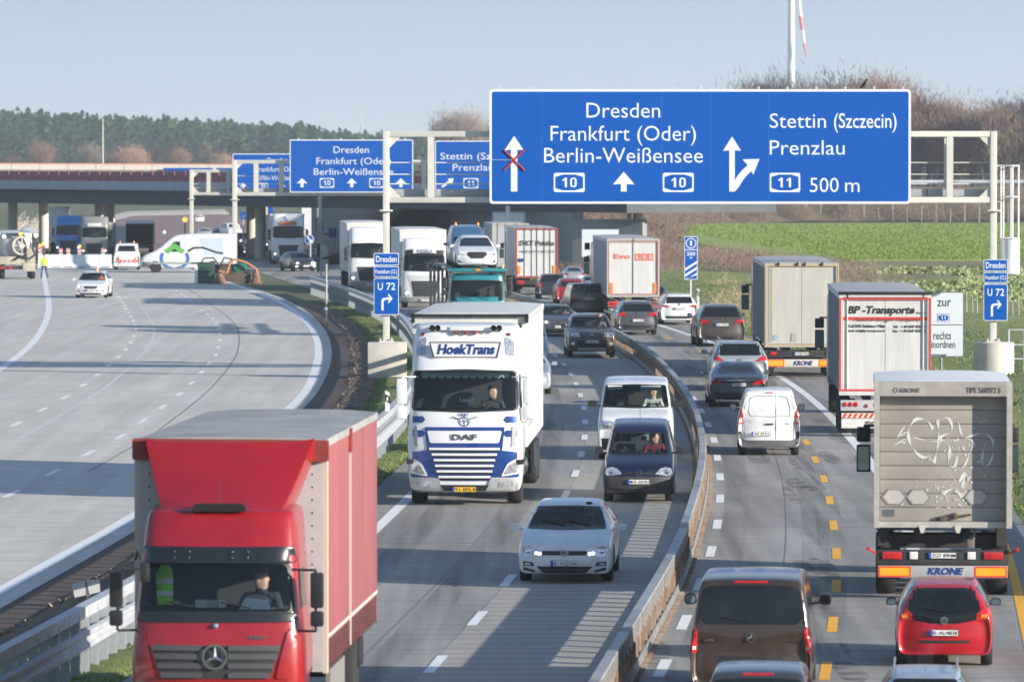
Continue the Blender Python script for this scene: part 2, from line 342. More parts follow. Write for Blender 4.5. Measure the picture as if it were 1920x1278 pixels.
# the soil between brown strip and guardrail, and the grassed verge (real relief)
def rough_strip(name, A, Bq, n, amp, mat, z=.0, seed=3, step=1, edge=True):
    rr = random.Random(seed); bm = B(); m = min(len(A), len(Bq)); rows = []
    for i in range(0, m, step):
        row = []
        for k in range(n+1):
            p = A[i].lerp(Bq[i], k/n); e = min(1, min(k, n-k)/1.0) if edge else 1
            row.append(bm.verts.new((p.x, p.y, z + rr.random()*amp*e)))
        rows.append(row)
    for r0, r1 in zip(rows, rows[1:]):
        for k in range(n): bm.faces.new((r0[k], r0[k+1], r1[k+1], r1[k]))
    up(bm); return O(name, bm, mat, kind='structure')
Yf = [82 + i*.6 for i in range(0, 400)]; Yf = [Y for Y in Yf if Y < 305]
e2 = ycurve(E2, Yf); g1 = ycurve(offs(GR, .7), Yf)
mid = [p + (q-p)*.30 for p, q in zip(e2, g1)]
rough_strip('soil_strip', e2, mid, 5, .11, soil_m, .008)
rough_strip('median_grass', mid, g1, 8, .09, grass_m, .01, seed=5)
# right-hand verge with its low bank
yv = [90 + i*1.5 for i in range(0, 190)]
r1 = ycurve(RE, yv)
bm = B(); rows = []; rr = random.Random(11)
for p in r1:
    row = []
    for k, (dx, dz) in enumerate(((0, .0), (.8, .03), (2, .0), (3.5, -.02), (5, .10), (7, .35), (9, .5), (12, .45), (16, .2), (22, .05), (30, .03))):
        row.append(bm.verts.new((p.x + dx, p.y, .012 + dz + (rr.random()*.12 if k > 1 else 0))))
    rows.append(row)
for a, b in zip(rows, rows[1:]):
    for k in range(len(a)-1): bm.faces.new((a[k], a[k+1], b[k+1], b[k]))
up(bm); O('right_verge', bm, M('verge_grass_right', (.10, .15, .022), r=.95, vs=.45, var=.3, bump=.8, col2=(.24, .25, .07)), kind='structure')
# lane markings
def dash(bm, P, i, L, w, z):
    p = P[i]; q0 = P[max(i-1, 0)]; q1 = P[min(i+1, len(P)-1)]; t = (q1-q0).normalized(); s = Vector((t.y, -t.x, 0))*w/2
    a = p - t*L/2; b = p + t*L/2
    bm.faces.new([bm.verts.new((v.x, v.y, z)) for v in (a-s, a+s, b+s, b-s)])
def dashes(name, px, mat, w=.15, L=3.0, z=.0245):
    P = [G(x, y) for x, y in px]; bm = B()
    for i in range(len(P)): dash(bm, P, i, L, w, z)
    up(bm); return O(name, bm, mat, smooth=0, kind='structure')
dashes('lane_marking', LA_PX, linew, w=.17, z=.028); dashes('lane_marking', LB_PX, linew, w=.17, z=.028)
dashes('lane_marking', C_PX, linew, z=.0285, w=.17); dashes('lane_marking', D_PX, linew, w=.18)
dashes('lane_marking_yellow', E_PX, liney, w=.17, L=3.1)
def line(name, C, w, mat, z=.0245): return sheet(name, offs(C, -w/2), offs(C, w/2), z, mat)
line('edge_line', LE, .3, linew, .028); line('edge_line', LW, .32, linew, .028)
line('edge_line', [p for p in offs(GR, 1.75) if p.y < 300], .25, linew, .0245)
line('edge_line', RF, .26, linew); line('edge_line_yellow', [p for p in YS if p.y < 330], .17, liney, .0245)
joint_m = M('joint_sealant', (.19, .18, .17), r=.9)
line('pavement_joint', offs(gcurve(LA_PX[2:], 3, 3), .85), .05, joint_m, .027)
line('pavement_joint', offs(gcurve(LB_PX, 3, 3), .85), .12, M('joint_light', (.55, .54, .52), r=.9), .027)
line('pavement_joint', offs(MC_, -1.25), .035, joint_m, .0235)
line('pavement_joint', offs(EC, -1.0), .02, joint_m, .0235)
# worn wheel tracks and stains on the older concrete
def worn(name, a0, dens, st):
    m, t, b = new_mat(name); N = t.nodes.new; L = t.links.new; b.inputs['Base Color'].default_value = (.05, .048, .046, 1); b.inputs['Roughness'].default_value = .7
    tc = N('ShaderNodeTexCoord'); mp = N('ShaderNodeMapping'); mp.inputs['Scale'].default_value = st; nz = N('ShaderNodeTexNoise'); nz.inputs['Scale'].default_value = 1.3; nz.inputs['Detail'].default_value = 6
    L(tc.outputs['Object'], mp.inputs[0]); L(mp.outputs[0], nz.inputs[0]); r = N('ShaderNodeMapRange'); r.inputs['From Min'].default_value = .35; r.inputs['From Max'].default_value = .75; r.inputs['To Min'].default_value = a0; r.inputs['To Max'].default_value = dens
    L(nz.outputs['Fac'], r.inputs[0]); L(r.outputs[0], b.inputs['Alpha']); return m
trk = worn('tyre_polish', .0, .30, (2.5, .06, 1)); stn = worn('oil_stain', .0, .55, (1.5, 1.5, 1))
EDG = [p for p in offs(GR, 1.75) if p.y < 300]
def between(Ca, Cb, f, o): return [Vector((xat(Ca, p.y)*(1-f) + xat(Cb, p.y)*f + o, p.y, 0)) for p in Ca if p.y < 300]
for Ca, Cb in ((EDG, MC_), (DC, EC), (EC, RF), (MC_, BR)):
    for o in (-.85, .85):
        P_ = between(Ca, Cb, .5, o); sheet('tyre_track', [p - Vector((.28, 0, 0)) for p in P_], [p + Vector((.28, 0, 0)) for p in P_], .0222, trk)
rs_ = random.Random(17); bm = B()
for i in range(46):
    Ca, Cb = ((EDG, MC_), (DC, EC), (EC, RF))[i % 3]; Y_ = rs_.uniform(85, 240); X_ = xat(Ca, Y_)*.5 + xat(Cb, Y_)*.5 + rs_.gauss(0, .7); L_ = rs_.uniform(.6, 4); w_ = rs_.uniform(.08, .35)
    bm.faces.new([bm.verts.new((X_ + math.cos(a)*w_*rs_.uniform(.7, 1.2), Y_ + math.sin(a)*L_, .0232)) for a in [q*math.pi/6 for q in range(12)]])
up(bm); O('oil_stains', bm, stn, smooth=0, kind='stuff')
# fields
def patch_px(name, px, z, mat): 
    bm = B(); prism(bm, [(G(x, y).x, G(x, y).y) for x, y in px], 0, z, axis='z'); return O(name, bm, mat, smooth=0, kind='structure')
field_m = M('winter_wheat', (.19, .27, .035), r=.95, var=.3, vs=.06, st=(1, .3, 1), col2=(.28, .33, .06), bump=.5)
patch_px('green_field', [(1225, 421), (1400, 419), (1700, 419), (2300, 419), (2300, 492), (1900, 488), (1600, 489), (1400, 478), (1290, 452)], .05, field_m)
patch_px('stubble_field', [(1290, 453), (1400, 479), (1600, 490), (1900, 489), (2300, 493), (2400, 600), (1900, 606), (1700, 600), (1500, 540)], .03, M('catch_crop', (.13, .12, .05), r=1, var=.3, vs=.09, col2=(.21, .20, .08)))
patch_px('far_road', [(90, 470), (620, 470), (560, 440), (470, 415), (420, 402), (340, 396), (240, 398), (120, 425)], .03, red_m)
patch_px('far_path', [(120, 424), (240, 397), (420, 393), (430, 401), (250, 404), (140, 432)], .06, M('pale_gravel', (.5, .46, .4), r=1, var=.2, vs=.3))
# embankment carrying the crossing road beyond the bridge
ridge = smooth_pts(catmull([Vector(p) for p in ((-3, 418, 0), (-1, 450, 0), (3, 540, 0), (7, 640, 0), (18, 698, 0), (55, 714, 0), (120, 719, 0), (240, 724, 0))], 8), 4)
prof = ((-12, -.05), (-9, .9), (-5, 3.9), (-4, 4.25), (4, 4.25), (5, 3.9), (9, .9), (12, -.05)); bm = B(); rows = []
for i, p in enumerate(ridge):
    t = (ridge[min(i+1, len(ridge)-1)] - ridge[max(i-1, 0)]).normalized(); n_ = Vector((t.y, -t.x, 0))
    rows.append([bm.verts.new((p.x + n_.x*o, p.y + n_.y*o, z + (rr.random()*.3 if z < 4 else 0))) for o, z in prof])
for a, b in zip(rows, rows[1:]):
    for k in range(len(a)-1): bm.faces.new((a[k], a[k+1], b[k+1], b[k]))
up(bm); O('embankment', bm, M('bank_soil', (.10, .075, .04), r=1, var=.3, vs=.4, col2=(.17, .13, .075)), kind='structure')
RIDGE = ridge
# ================================================================== vegetation
def tri(bm, p, u, v, mi=0):
    f = bm.faces.new((bm.verts.new(p-u), bm.verts.new(p+u), bm.verts.new(p+v))); f.material_index = mi
def scatter_mesh(name, pts, size, hgt, mats, seed=1, n=3, lean=.5, kind='stuff', **k):
    """joined tufts: n blades per point"""
    rr = random.Random(seed); V = []; Fc = []; mi = []
    for p in pts:
        for _ in range(n):
            a = rr.random()*math.pi; w = size*(.5+rr.random()); h = hgt*(.4+rr.random()*.9)
            u = (math.cos(a)*w/2, math.sin(a)*w/2); ox, oy = rr.gauss(0, size), rr.gauss(0, size); lx, ly = rr.gauss(0, lean*h), rr.gauss(0, lean*h)
            b = len(V); V += [(p[0]+ox-u[0], p[1]+oy-u[1], p[2]), (p[0]+ox+u[0], p[1]+oy+u[1], p[2]), (p[0]+ox+lx, p[1]+oy+ly, p[2]+h)]
            Fc.append((b, b+1, b+2)); mi.append(rr.randrange(len(mats)))
    me = bpy.data.meshes.new(name); me.from_pydata(V, [], Fc)
    for m in mats: me.materials.append(m)
    me.polygons.foreach_set('material_index', mi); o = bpy.data.objects.new(name, me); COL.objects.link(o); tag(o, kind=kind, **k); return o
rr = random.Random(4)
gm = [M('grass_blade_a', (.13, .19, .03), r=.9), M('grass_blade_b', (.21, .25, .07), r=.9), M('grass_blade_c', (.09, .15, .02), r=.9)]
pts = []
for i in range(26000):
    j = rr.randrange(len(mid)-1); f = rr.random(); p = mid[j].lerp(g1[j], f*1.02); pts.append((p.x, p.y + rr.random()*.6, .02))
scatter_mesh('grass', pts, .03, .075, gm, 2, 2)
pts = []
for i in range(22000):
    p = r1[rr.randrange(len(r1))]; d = .1 + rr.random()**1.3*12; pts.append((p.x + d, p.y + rr.random()*1.5, .02 + (0 if d < 4 else min(.45, (d-4)*.12))))
scatter_mesh('grass', pts, .05, .14, gm, 3, 2)
# clods and stones on the soil
bm = B()
for i in range(2600):
    j = rr.randrange(len(e2)-1); p = e2[j].lerp(mid[j], .05 + rr.random()**1.3*1.05); s = .015 + rr.random()**3*.06
    vs = [bm.verts.new((p.x + rr.uniform(-s, s), p.y + rr.uniform(-s, s), .05 + z)) for z in (0, 0, s*1.3, s*.8)]
    for q in ((0, 1, 2), (1, 3, 2), (0, 2, 3), (0, 3, 1)): bm.faces.new([vs[i] for i in q]).material_index = rr.randrange(2)
bmesh.ops.recalc_face_normals(bm, faces=bm.faces)
O('rubble', bm, [M('clod', (.12, .07, .045), r=1), M('stone', (.28, .23, .18), r=1)], smooth=0, kind='stuff')
pts = []
for i in range(52000):
    p = G(rr.uniform(1215, 2000), 420 + rr.random()**.8*68)
    if p.x < 17 + (671-p.y)*.045*(1 if p.y < 671 else 0) - 2: continue
    pts.append((p.x, p.y, .05))
scatter_mesh('young_wheat', pts, .10, .12, [M('wheat_a', (.16, .24, .035), r=.9), M('wheat_b', (.20, .27, .05), r=.9), M('wheat_c', (.12, .19, .025), r=.9)], 21, 2)
# leafy crop in the field
pts = []
for i in range(24000):
    x = rr.uniform(1480, 2050); y = 503 + rr.random()**.8*105; p = G(x, y)
    k = math.sin(p.x*.23 + p.y*.05) + math.sin(p.x*.07 - p.y*.11)
    if k < -.5 and y < 545: continue
    pts.append((p.x, p.y, .03))
scatter_mesh('leaves', pts, .40, .20, [M('crop_leaf_a', (.20, .26, .09), r=.7), M('crop_leaf_b', (.12, .16, .045), r=.8), M('crop_leaf_c', (.32, .36, .17), r=.7)], 6, 1)
# brown shrubs: twig fuzz built as clumps
twm = [M('twig_a', (.16, .105, .08), r=1), M('twig_b', (.08, .055, .045), r=1), M('twig_c', (.23, .165, .125), r=1)]
def shrubs(name, centres, mats=twm, per=120, seed=5, wid=.05):
    rr = random.Random(seed); V = []; Fc = []; mi = []
    for c, R, Hh in centres:
        m0 = rr.randrange(len(mats))
        for _ in range(per):
            a = rr.random()*6.283; r = R*math.sqrt(rr.random()); z = Hh*rr.random()**.8*(1-.5*(r/R)**2); L = (.25+rr.random()*.5)*R*.5
            x, y = c[0]+math.cos(a)*r, c[1]+math.sin(a)*r; d = Vector((rr.gauss(0, .9), rr.gauss(0, .9), .25+rr.random()*.8)).normalized()*L
            b = len(V); V += [(x-wid*L, y, c[2]+z), (x+wid*L, y+.02, c[2]+z), (x+d.x, y+d.y, c[2]+z+d.z)]; Fc.append((b, b+1, b+2))
            mi.append(m0 if rr.random() < .6 else rr.randrange(len(mats)))
    me = bpy.data.meshes.new(name); me.from_pydata(V, [], Fc)
    for m in mats: me.materials.append(m)
    me.polygons.foreach_set('material_index', mi); o = bpy.data.objects.new(name, me); COL.objects.link(o); o['kind'] = 'stuff'; return o
cs = []
path = [G(x, y) for x, y in ((1120, 525), (1170, 505), (1230, 480), (1290, 478), (1350, 486), (1410, 497), (1470, 508), (1520, 520), (1560, 535))]
path = catmull(path, 1.2)
for p in path:
    for _ in range(4): cs.append(((p.x + rr.gauss(0, 2.2), p.y + rr.gauss(0, 7), 0), .6 + rr.random()*1.0, .35 + rr.random()*.8))
shrubs('shrubbery', cs, per=85, seed=8)
cs = []
for i in range(1500):
    j = rr.randrange(len(ridge)-1); p = ridge[j]; t = (ridge[j+1]-p).normalized(); n_ = Vector((t.y, -t.x, 0)); o = 4.5 + rr.random()*8
    cs.append(((p.x + n_.x*o, p.y + n_.y*o, max(0, 4.0 - (o-5)*.62)), .8 + rr.random()*1.2, .8 + rr.random()*1.5))
shrubs('shrubbery', cs, per=90, seed=9, wid=.07)
cs = []
for x, y, n in ((1400, 585, 9), (1370, 570, 8), (1455, 600, 6), (1340, 545, 6), (1640, 560, 5), (1480, 625, 5)):
    p = G(x, y)
    for _ in range(n): cs.append(((p.x + rr.gauss(0, .9), p.y + rr.gauss(0, 3), .1), .5 + rr.random()*.5, .6 + rr.random()*.8))
shrubs('undergrowth', cs, [M('dry_reed', (.34, .27, .17), r=1), M('dry_reed_dark', (.22, .16, .1), r=1)], 100, 10)
cs = []
for i in range(330): cs.append(((rr.uniform(2, 110), rr.gauss(703, 2), 0), 1 + rr.random(), 1.5 + rr.random()*2.2))
shrubs('shrubbery', cs, per=100, seed=12, wid=.08)
cs = []
for i in range(60):
    p = G(rr.uniform(25, 95), rr.uniform(436, 446)); cs.append(((p.x, p.y, 0), .8, 1 + rr.random()*1.4))
shrubs('shrubbery', cs, [M('pale_shrub', (.6, .54, .46), r=1), M('pale_shrub_b', (.42, .36, .3), r=1)], 60, 14, .15)
# bare trees: trunk with limbs, crown of twigs
def bare_tree(seed, h, R):
    rr = random.Random(seed); bm = B(); tips = []
    def limb(p, d, L, r, lvl):
        q = p + d*L; tube(bm, p, q, r, r*.62, 5 if lvl else 7, caps=False)
        if lvl >= 3: tips.append((q, d)); return
        for _ in range(3 if lvl else 5):
            nd = (d + Vector((rr.gauss(0, .42), rr.gauss(0, .42), rr.gauss(.12, .2)))).normalized(); tips.append((q, nd))
            limb(p + d*L*rr.uniform(.55, 1), nd, L*rr.uniform(.5, .75), r*.55, lvl+1)
    limb(Vector((0, 0, 0)), Vector((rr.gauss(0, .05), rr.gauss(0, .05), 1)).normalized(), h*.36, h*.016, 0)
    V = []; Fc = []
    for q, d in tips:
        for _ in range(34):
            p = q + Vector((rr.gauss(0, R*.15), rr.gauss(0, R*.15), rr.gauss(0, h*.05))); e = (d*.5 + Vector((rr.gauss(0, .5), rr.gauss(0, .5), rr.random()*.9))).normalized()*rr.uniform(.5, 1.3)*h*.06
            w = .027*h/12; b = len(V); V += [tuple(p - Vector((w, 0, 0))), tuple(p + Vector((w, 0, 0))), tuple(p+e)]; Fc.append((b, b+1, b+2))
    me = bpy.data.meshes.new('crown'); me.from_pydata(V, [], Fc)
    tm = bpy.data.meshes.new('trunk'); bm.to_mesh(tm); bm.free(); sharp(tm, 60); return tm, me
bark = M('bark_grey_brown', (.16, .12, .10), r=1, var=.3)
crm = [M('twigs_reddish', (.25, .14, .11), r=1, var=.25, vs=.4), M('twigs_brown', (.20, .135, .10), r=1, var=.25, vs=.4), M('twigs_grey', (.24, .19, .165), r=1, var=.2, vs=.4), M('twigs_rust', (.28, .17, .12), r=1, var=.2, vs=.4)]
TP = [bare_tree(20+i, 14, 6) for i in range(5)]
TR = {}
def put_tree(i, c, x, y, z, sc, rz, name, label, group):
    tm, cm = TP[i]
    k = (i, c)
    if k not in TR:
        a = tm.copy(); a.materials.append(bark); b = cm.copy(); b.materials.append(crm[c]); TR[k] = (a, b)
    e = E(name, (x, y, z), rz, sc, label, 'tree', group)
    o = O('trunk', TR[k][0], None, e); o = O('crown', TR[k][1], None, e); return e
rr = random.Random(31)
cols = [1, 0, 2, 1, 0]
N = 96
for i in range(N):
    px = 1180 + i*(2060-1180)/N + rr.uniform(-9, 9); row = i % 4; Y = 752 + row*16 + rr.uniform(-5, 5)
    ytop = 196 - 18*math.sin(px*.013) - rr.uniform(-16, 20)
    cols_i = cols[rr.randrange(5)]
    if 1540 < px < 1640: ytop += 8
    if px < 1310: ytop += 26
    elif px < 1700: ytop -= 26
    hh = 7.8 + (297-ytop)*Y/F
    put_tree(rr.randrange(5), cols_i, (px-960)*Y/F, Y, 0, hh/14.0*1.3, rr.random()*6, 'bare_tree',
             ('leafless tree with %s twigs, %s' % (['reddish', 'brown', 'grey'][cols_i], 'above the big sign, in front of the large turbine' if px < 1560 else 'just above the right part of the big sign' if px < 1710 else 'behind the open right end of the nearest gantry' if px < 1862 else 'at the right edge behind the caged ladder')), 'leafless trees behind the embankment')
for i, (px, yt) in enumerate(((838, 205), (868, 198), (898, 206), (930, 215))):
    Y = 980 + i*9; put_tree(i, 2, (px-960)*Y/F, Y, 0, (7.8 + (297-yt)*Y/F)/14.3*1.25, i, 'bare_tree', 'pale far leafless tree left of the big sign, %s of the four' % ['leftmost', 'second from the left', 'third from the left', 'rightmost'][i], 'pale far trees beside the big sign')
for i, (px, yt, w) in enumerate(((75, 268, 1), (163, 272, .6), (215, 276, 1), (252, 265, 1), (300, 266, 1), (328, 280, 1), (388, 275, 1), (20, 286, 1), (425, 282, .9), (470, 280, 1))):
    Y = 1180 + (i % 3)*12; put_tree(i % 5, 3 if i != 1 else 2, (px-960)*Y/F, Y, 0, (7.8 + (297-yt)*Y/F)/14.0*1.3, i*1.3, 'bare_tree',
        'rust-brown leafless tree before the pine forest, ' + ['broad, third crown from the left', 'greyer and slim, left of the tall mast', 'right of the tall mast', 'second right of the tall mast', 'third right of the tall mast', 'small, over the blue panels of the bridge', 'above the left end of the farthest gantry', 'at the left picture edge', 'above the farthest blue sign', 'left of the big rear sign'][i], 'rust-brown trees before the forest')
# the pine forest far off, one mass: crowns of needle tufts over stems
V = []; Fc = []; mi = []; rr = random.Random(77)
for i in range(1500):
    Y = 1420 + rr.random()**1.3*160; px = rr.uniform(-140, 2050); yt = 213 + min(max(0, px), 900)*.052 + (8 if px > 600 else 0) + rr.gauss(0, 4.5)
    X = (px-960)*Y/F; top = 7.8 + (297-yt)*1500/F + (Y-1500)*.004; R = rr.uniform(1.8, 3.4); m0 = rr.randrange(3)
    for _ in range(80):
        u = rr.random(); zz = top*(.10 + .90*u); r = R*(1-u**2.2)*math.sqrt(rr.random()) + .15; a = rr.random()*6.28
        x, y = X + math.cos(a)*r, Y + math.sin(a)*r; b = len(V); w = rr.uniform(.3, .75)
        V += [(x-w, y, zz), (x+w, y+rr.uniform(-.5, .5), zz+rr.uniform(-.2, .2)), (x+rr.uniform(-.3, .3), y, zz+w*rr.uniform(.8, 1.7))]; Fc.append((b, b+1, b+2)); mi.append(m0 if rr.random() < .75 else rr.randrange(3))
    b = len(V); V += [(X-.2, Y, 0), (X+.2, Y, 0), (X, Y, top)]; Fc.append((b, b+1, b+2)); mi.append(3)
me = bpy.data.meshes.new('forest'); me.from_pydata(V, [], Fc)
for m in (M('needles_a', (.035, .075, .04), r=1), M('needles_b', (.075, .115, .05), r=1), M('needles_c', (.02, .04, .028), r=1), M('pine_bark', (.06, .045, .04), r=1)): me.materials.append(m)
me.polygons.foreach_set('material_index', mi); o = bpy.data.objects.new('forest', me); COL.objects.link(o); o['kind'] = 'stuff'
# ================================================================== people
SKIN = lambda: M('skin', (.55, .32, .23), r=.5, var=.08, vs=12)
HAIR = lambda: M('hair_dark', (.03, .02, .015), r=.8, var=.4, vs=30)
def _skin_mesh(name, pts, edges, rad, root, sub=2):
    bm = B(); lay = bm.verts.layers.skin.verify(); vs = [bm.verts.new(p) for p in pts]
    for e in edges: bm.edges.new((vs[e[0]], vs[e[1]]))
    for i, v in enumerate(vs):
        r = rad[i]; v[lay].radius = r if isinstance(r, tuple) else (r, r); v[lay].use_root = (i == root)
    me = bpy.data.meshes.new(name); bm.to_mesh(me); bm.free(); ob = bpy.data.objects.new('t', me)
    ob.modifiers.new('s', 'SKIN').use_smooth_shade = True; ob.modifiers.new('u', 'SUBSURF').levels = sub
    return evaluated(ob)
def fingers(pts, edges, rad, hand, d, side, curl=-.4):
    """five unequal fingers leaving the palm vertex 'hand' in direction d"""
    d = Vector(d).normalized(); s = Vector(side).normalized(); n = d.cross(s); P = Vector(pts[hand])
    for k, (o, L) in enumerate(((-.033, .062), (-.012, .075), (.010, .07), (.031, .055))):
        a = P + d*.05 + s*o; b = a + d*L*.55 + n*curl*.02; c = b + d*L*.3 + n*curl*.05
        i = len(pts); pts += [tuple(a), tuple(b), tuple(c)]; edges += [(hand, i), (i, i+1), (i+1, i+2)]; rad += [.011, .0095, .008]
    a = P + s*-.045 + d*.01; b = a + s*-.02 + d*.035; i = len(pts); pts += [tuple(a), tuple(b)]; edges += [(hand, i), (i, i+1)]; rad += [.013, .010]
PROTO = {}
def person_mesh(pose):
    if pose in PROTO: return PROTO[pose]
    if pose == 'seat':   # faces -Y, seat reference at origin (hips), hands on the wheel
        pts = [(0, 0, 0), (0, .03, .2), (0, .04, .38), (0, .03, .47), (0, .01, .54), (0, -.005, .62), (0, .0, .71), (0, .01, .78),
               (-.19, .03, .44), (.19, .03, .44), (-.27, -.12, .22), (.27, -.12, .22), (-.17, -.36, .30), (.17, -.36, .30), (-.13, -.43, .33), (.13, -.43, .33), (0, -.095, .655)]
        edges = [(0, 1), (1, 2), (2, 3), (3, 4), (4, 5), (5, 6), (6, 7), (2, 8), (2, 9), (8, 10), (9, 11), (10, 12), (11, 13), (12, 14), (13, 15), (5, 16)]
        rad = [(.17, .12), (.16, .11), (.17, .11), .075, .085, .10, .108, .08, .085, .085, .055, .055, .038, .038, (.038, .02), (.038, .02), .016]
        fingers(pts, edges, rad, 14, (.5, -.1, .6), (.6, 0, -.4)); fingers(pts, edges, rad, 15, (-.5, -.1, .6), (-.6, 0, -.4))
        me = _skin_mesh('body', pts, edges, rad, 0)
        zone = lambda c: 0 if (c.z > .555 or (c.y < -.33 and abs(c.x) < .24)) else 1
    else:                # walking away, feet at z=0
        pts = [(0, 0, .95), (0, .02, 1.15), (0, .02, 1.38), (0, .0, 1.50), (0, -.01, 1.57), (0, -.01, 1.64), (0, 0, 1.72), (0, .0, 1.77),
               (-.19, .02, 1.42), (.19, .02, 1.42), (-.25, .02, 1.14), (.26, -.02, 1.16), (-.20, .2, .98), (.20, .18, 1.02), (-.17, .27, .95), (.17, .26, 1.0),
               (-.1, 0, .90), (.1, 0, .90), (-.15, .12, .5), (.12, -.06, .5), (-.20, .02, .09), (.16, -.30, .14), (-.20, .16, .035), (.16, -.20, .035), (0, .1, 1.63)]
        edges = [(0, 1), (1, 2), (2, 3), (3, 4), (4, 5), (5, 6), (6, 7), (2, 8), (2, 9), (8, 10), (9, 11), (10, 12), (11, 13), (12, 14), (13, 15), (0, 16), (0, 17), (16, 18), (17, 19), (18, 20), (19, 21), (20, 22), (21, 23), (5, 24)]
        rad = [(.16, .11), (.16, .11), (.18, .11), .06, .058, .078, .088, .065, .075, .075, .05, .05, .036, .036, (.038, .02), (.038, .02), .1, .1, .065, .065, .05, .05, .045, .045, .014]
        fingers(pts, edges, rad, 14, (0, .5, -.6), (.3, .5, .4)); fingers(pts, edges, rad, 15, (0, .5, -.6), (-.3, .5, .4))
        me = _skin_mesh('body', pts, edges, rad, 0)
        zone = lambda c: 0 if c.z > 1.5 or (abs(c.x) > .12 and c.y > .21 and c.z > .8) else (1 if c.z > .92 else 2)
    PROTO[pose] = (me, [zone(p.center) for p in me.polygons]); return PROTO[pose]
def person(loc, rz, label, shirt=(.05, .05, .07), hair=(.03, .02, .015), pose='seat', trousers=(.03, .05, .12), glasses=False, scale=1, name='person', group=None):
    src, zn = person_mesh(pose); me = src.copy()
    for m in (SKIN(), M('cloth_%d_%d_%d' % tuple(int(v*99) for v in shirt), shirt, r=.9, var=.15, vs=8), M('trousers_%d_%d_%d' % tuple(int(v*99) for v in trousers), trousers, r=.9, var=.15, vs=8)): me.materials.append(m)
    me.polygons.foreach_set('material_index', zn); me.polygons.foreach_set('use_smooth', [True]*len(zn))
    r = E(name, loc, rz, scale, label, 'person', group); O('body', me, None, r)
    hz = .70 if pose == 'seat' else 1.70
    fy = -1 if pose == 'seat' else 1
    bm = B(); bmesh.ops.create_uvsphere(bm, u_segments=14, v_segments=9, radius=.112, matrix=Matrix.Translation((0, -fy*.018, hz+.035)) @ Matrix.Diagonal((.92, 1.05, 1.0, 1)))
    bmesh.ops.delete(bm, geom=[v for v in bm.verts if v.co.z < hz-.02 or (v.co.y*fy > .02 and v.co.z < hz+.05)], context='VERTS')
    O('hair', bm, M('hair_%d' % int(hair[0]*200), hair, r=.85, var=.3, vs=40), r, smooth=180)
    for sx in (-1, 1):
        bm = B(); bmesh.ops.create_uvsphere(bm, u_segments=8, v_segments=6, radius=.012, matrix=Matrix.Translation((sx*.034, fy*.086, hz-.02))); O('eye', bm, M('eye_dark', (.03, .02, .02), r=.2), r)
        bm = B(); bmesh.ops.create_uvsphere(bm, u_segments=8, v_segments=6, radius=.028, matrix=Matrix.Translation((sx*.095, -fy*.002, hz-.03)) @ Matrix.Diagonal((.35, .7, 1.1, 1))); O('ear', bm, SKIN(), r)
    bm = B(); boxc(bm, (0, fy*.088, hz-.08), (.045, .012, .012), bev=.004); O('mouth', bm, M('lips', (.35, .12, .1), r=.6), r)
    if glasses:
        bm = B()
        for sx in (-1, 1): prism(bm, rnd([(sx*.012, hz-.04), (sx*.062, hz-.04), (sx*.062, hz), (sx*.012, hz)], .015), fy*.095, fy*.09)
        tube(bm, (-.07, fy*.09, hz-.008), (.07, fy*.09, hz-.008), .003); O('sunglasses', bm, M('sunglass', (.02, .05, .06), r=.05, coat=1), r)
    return r
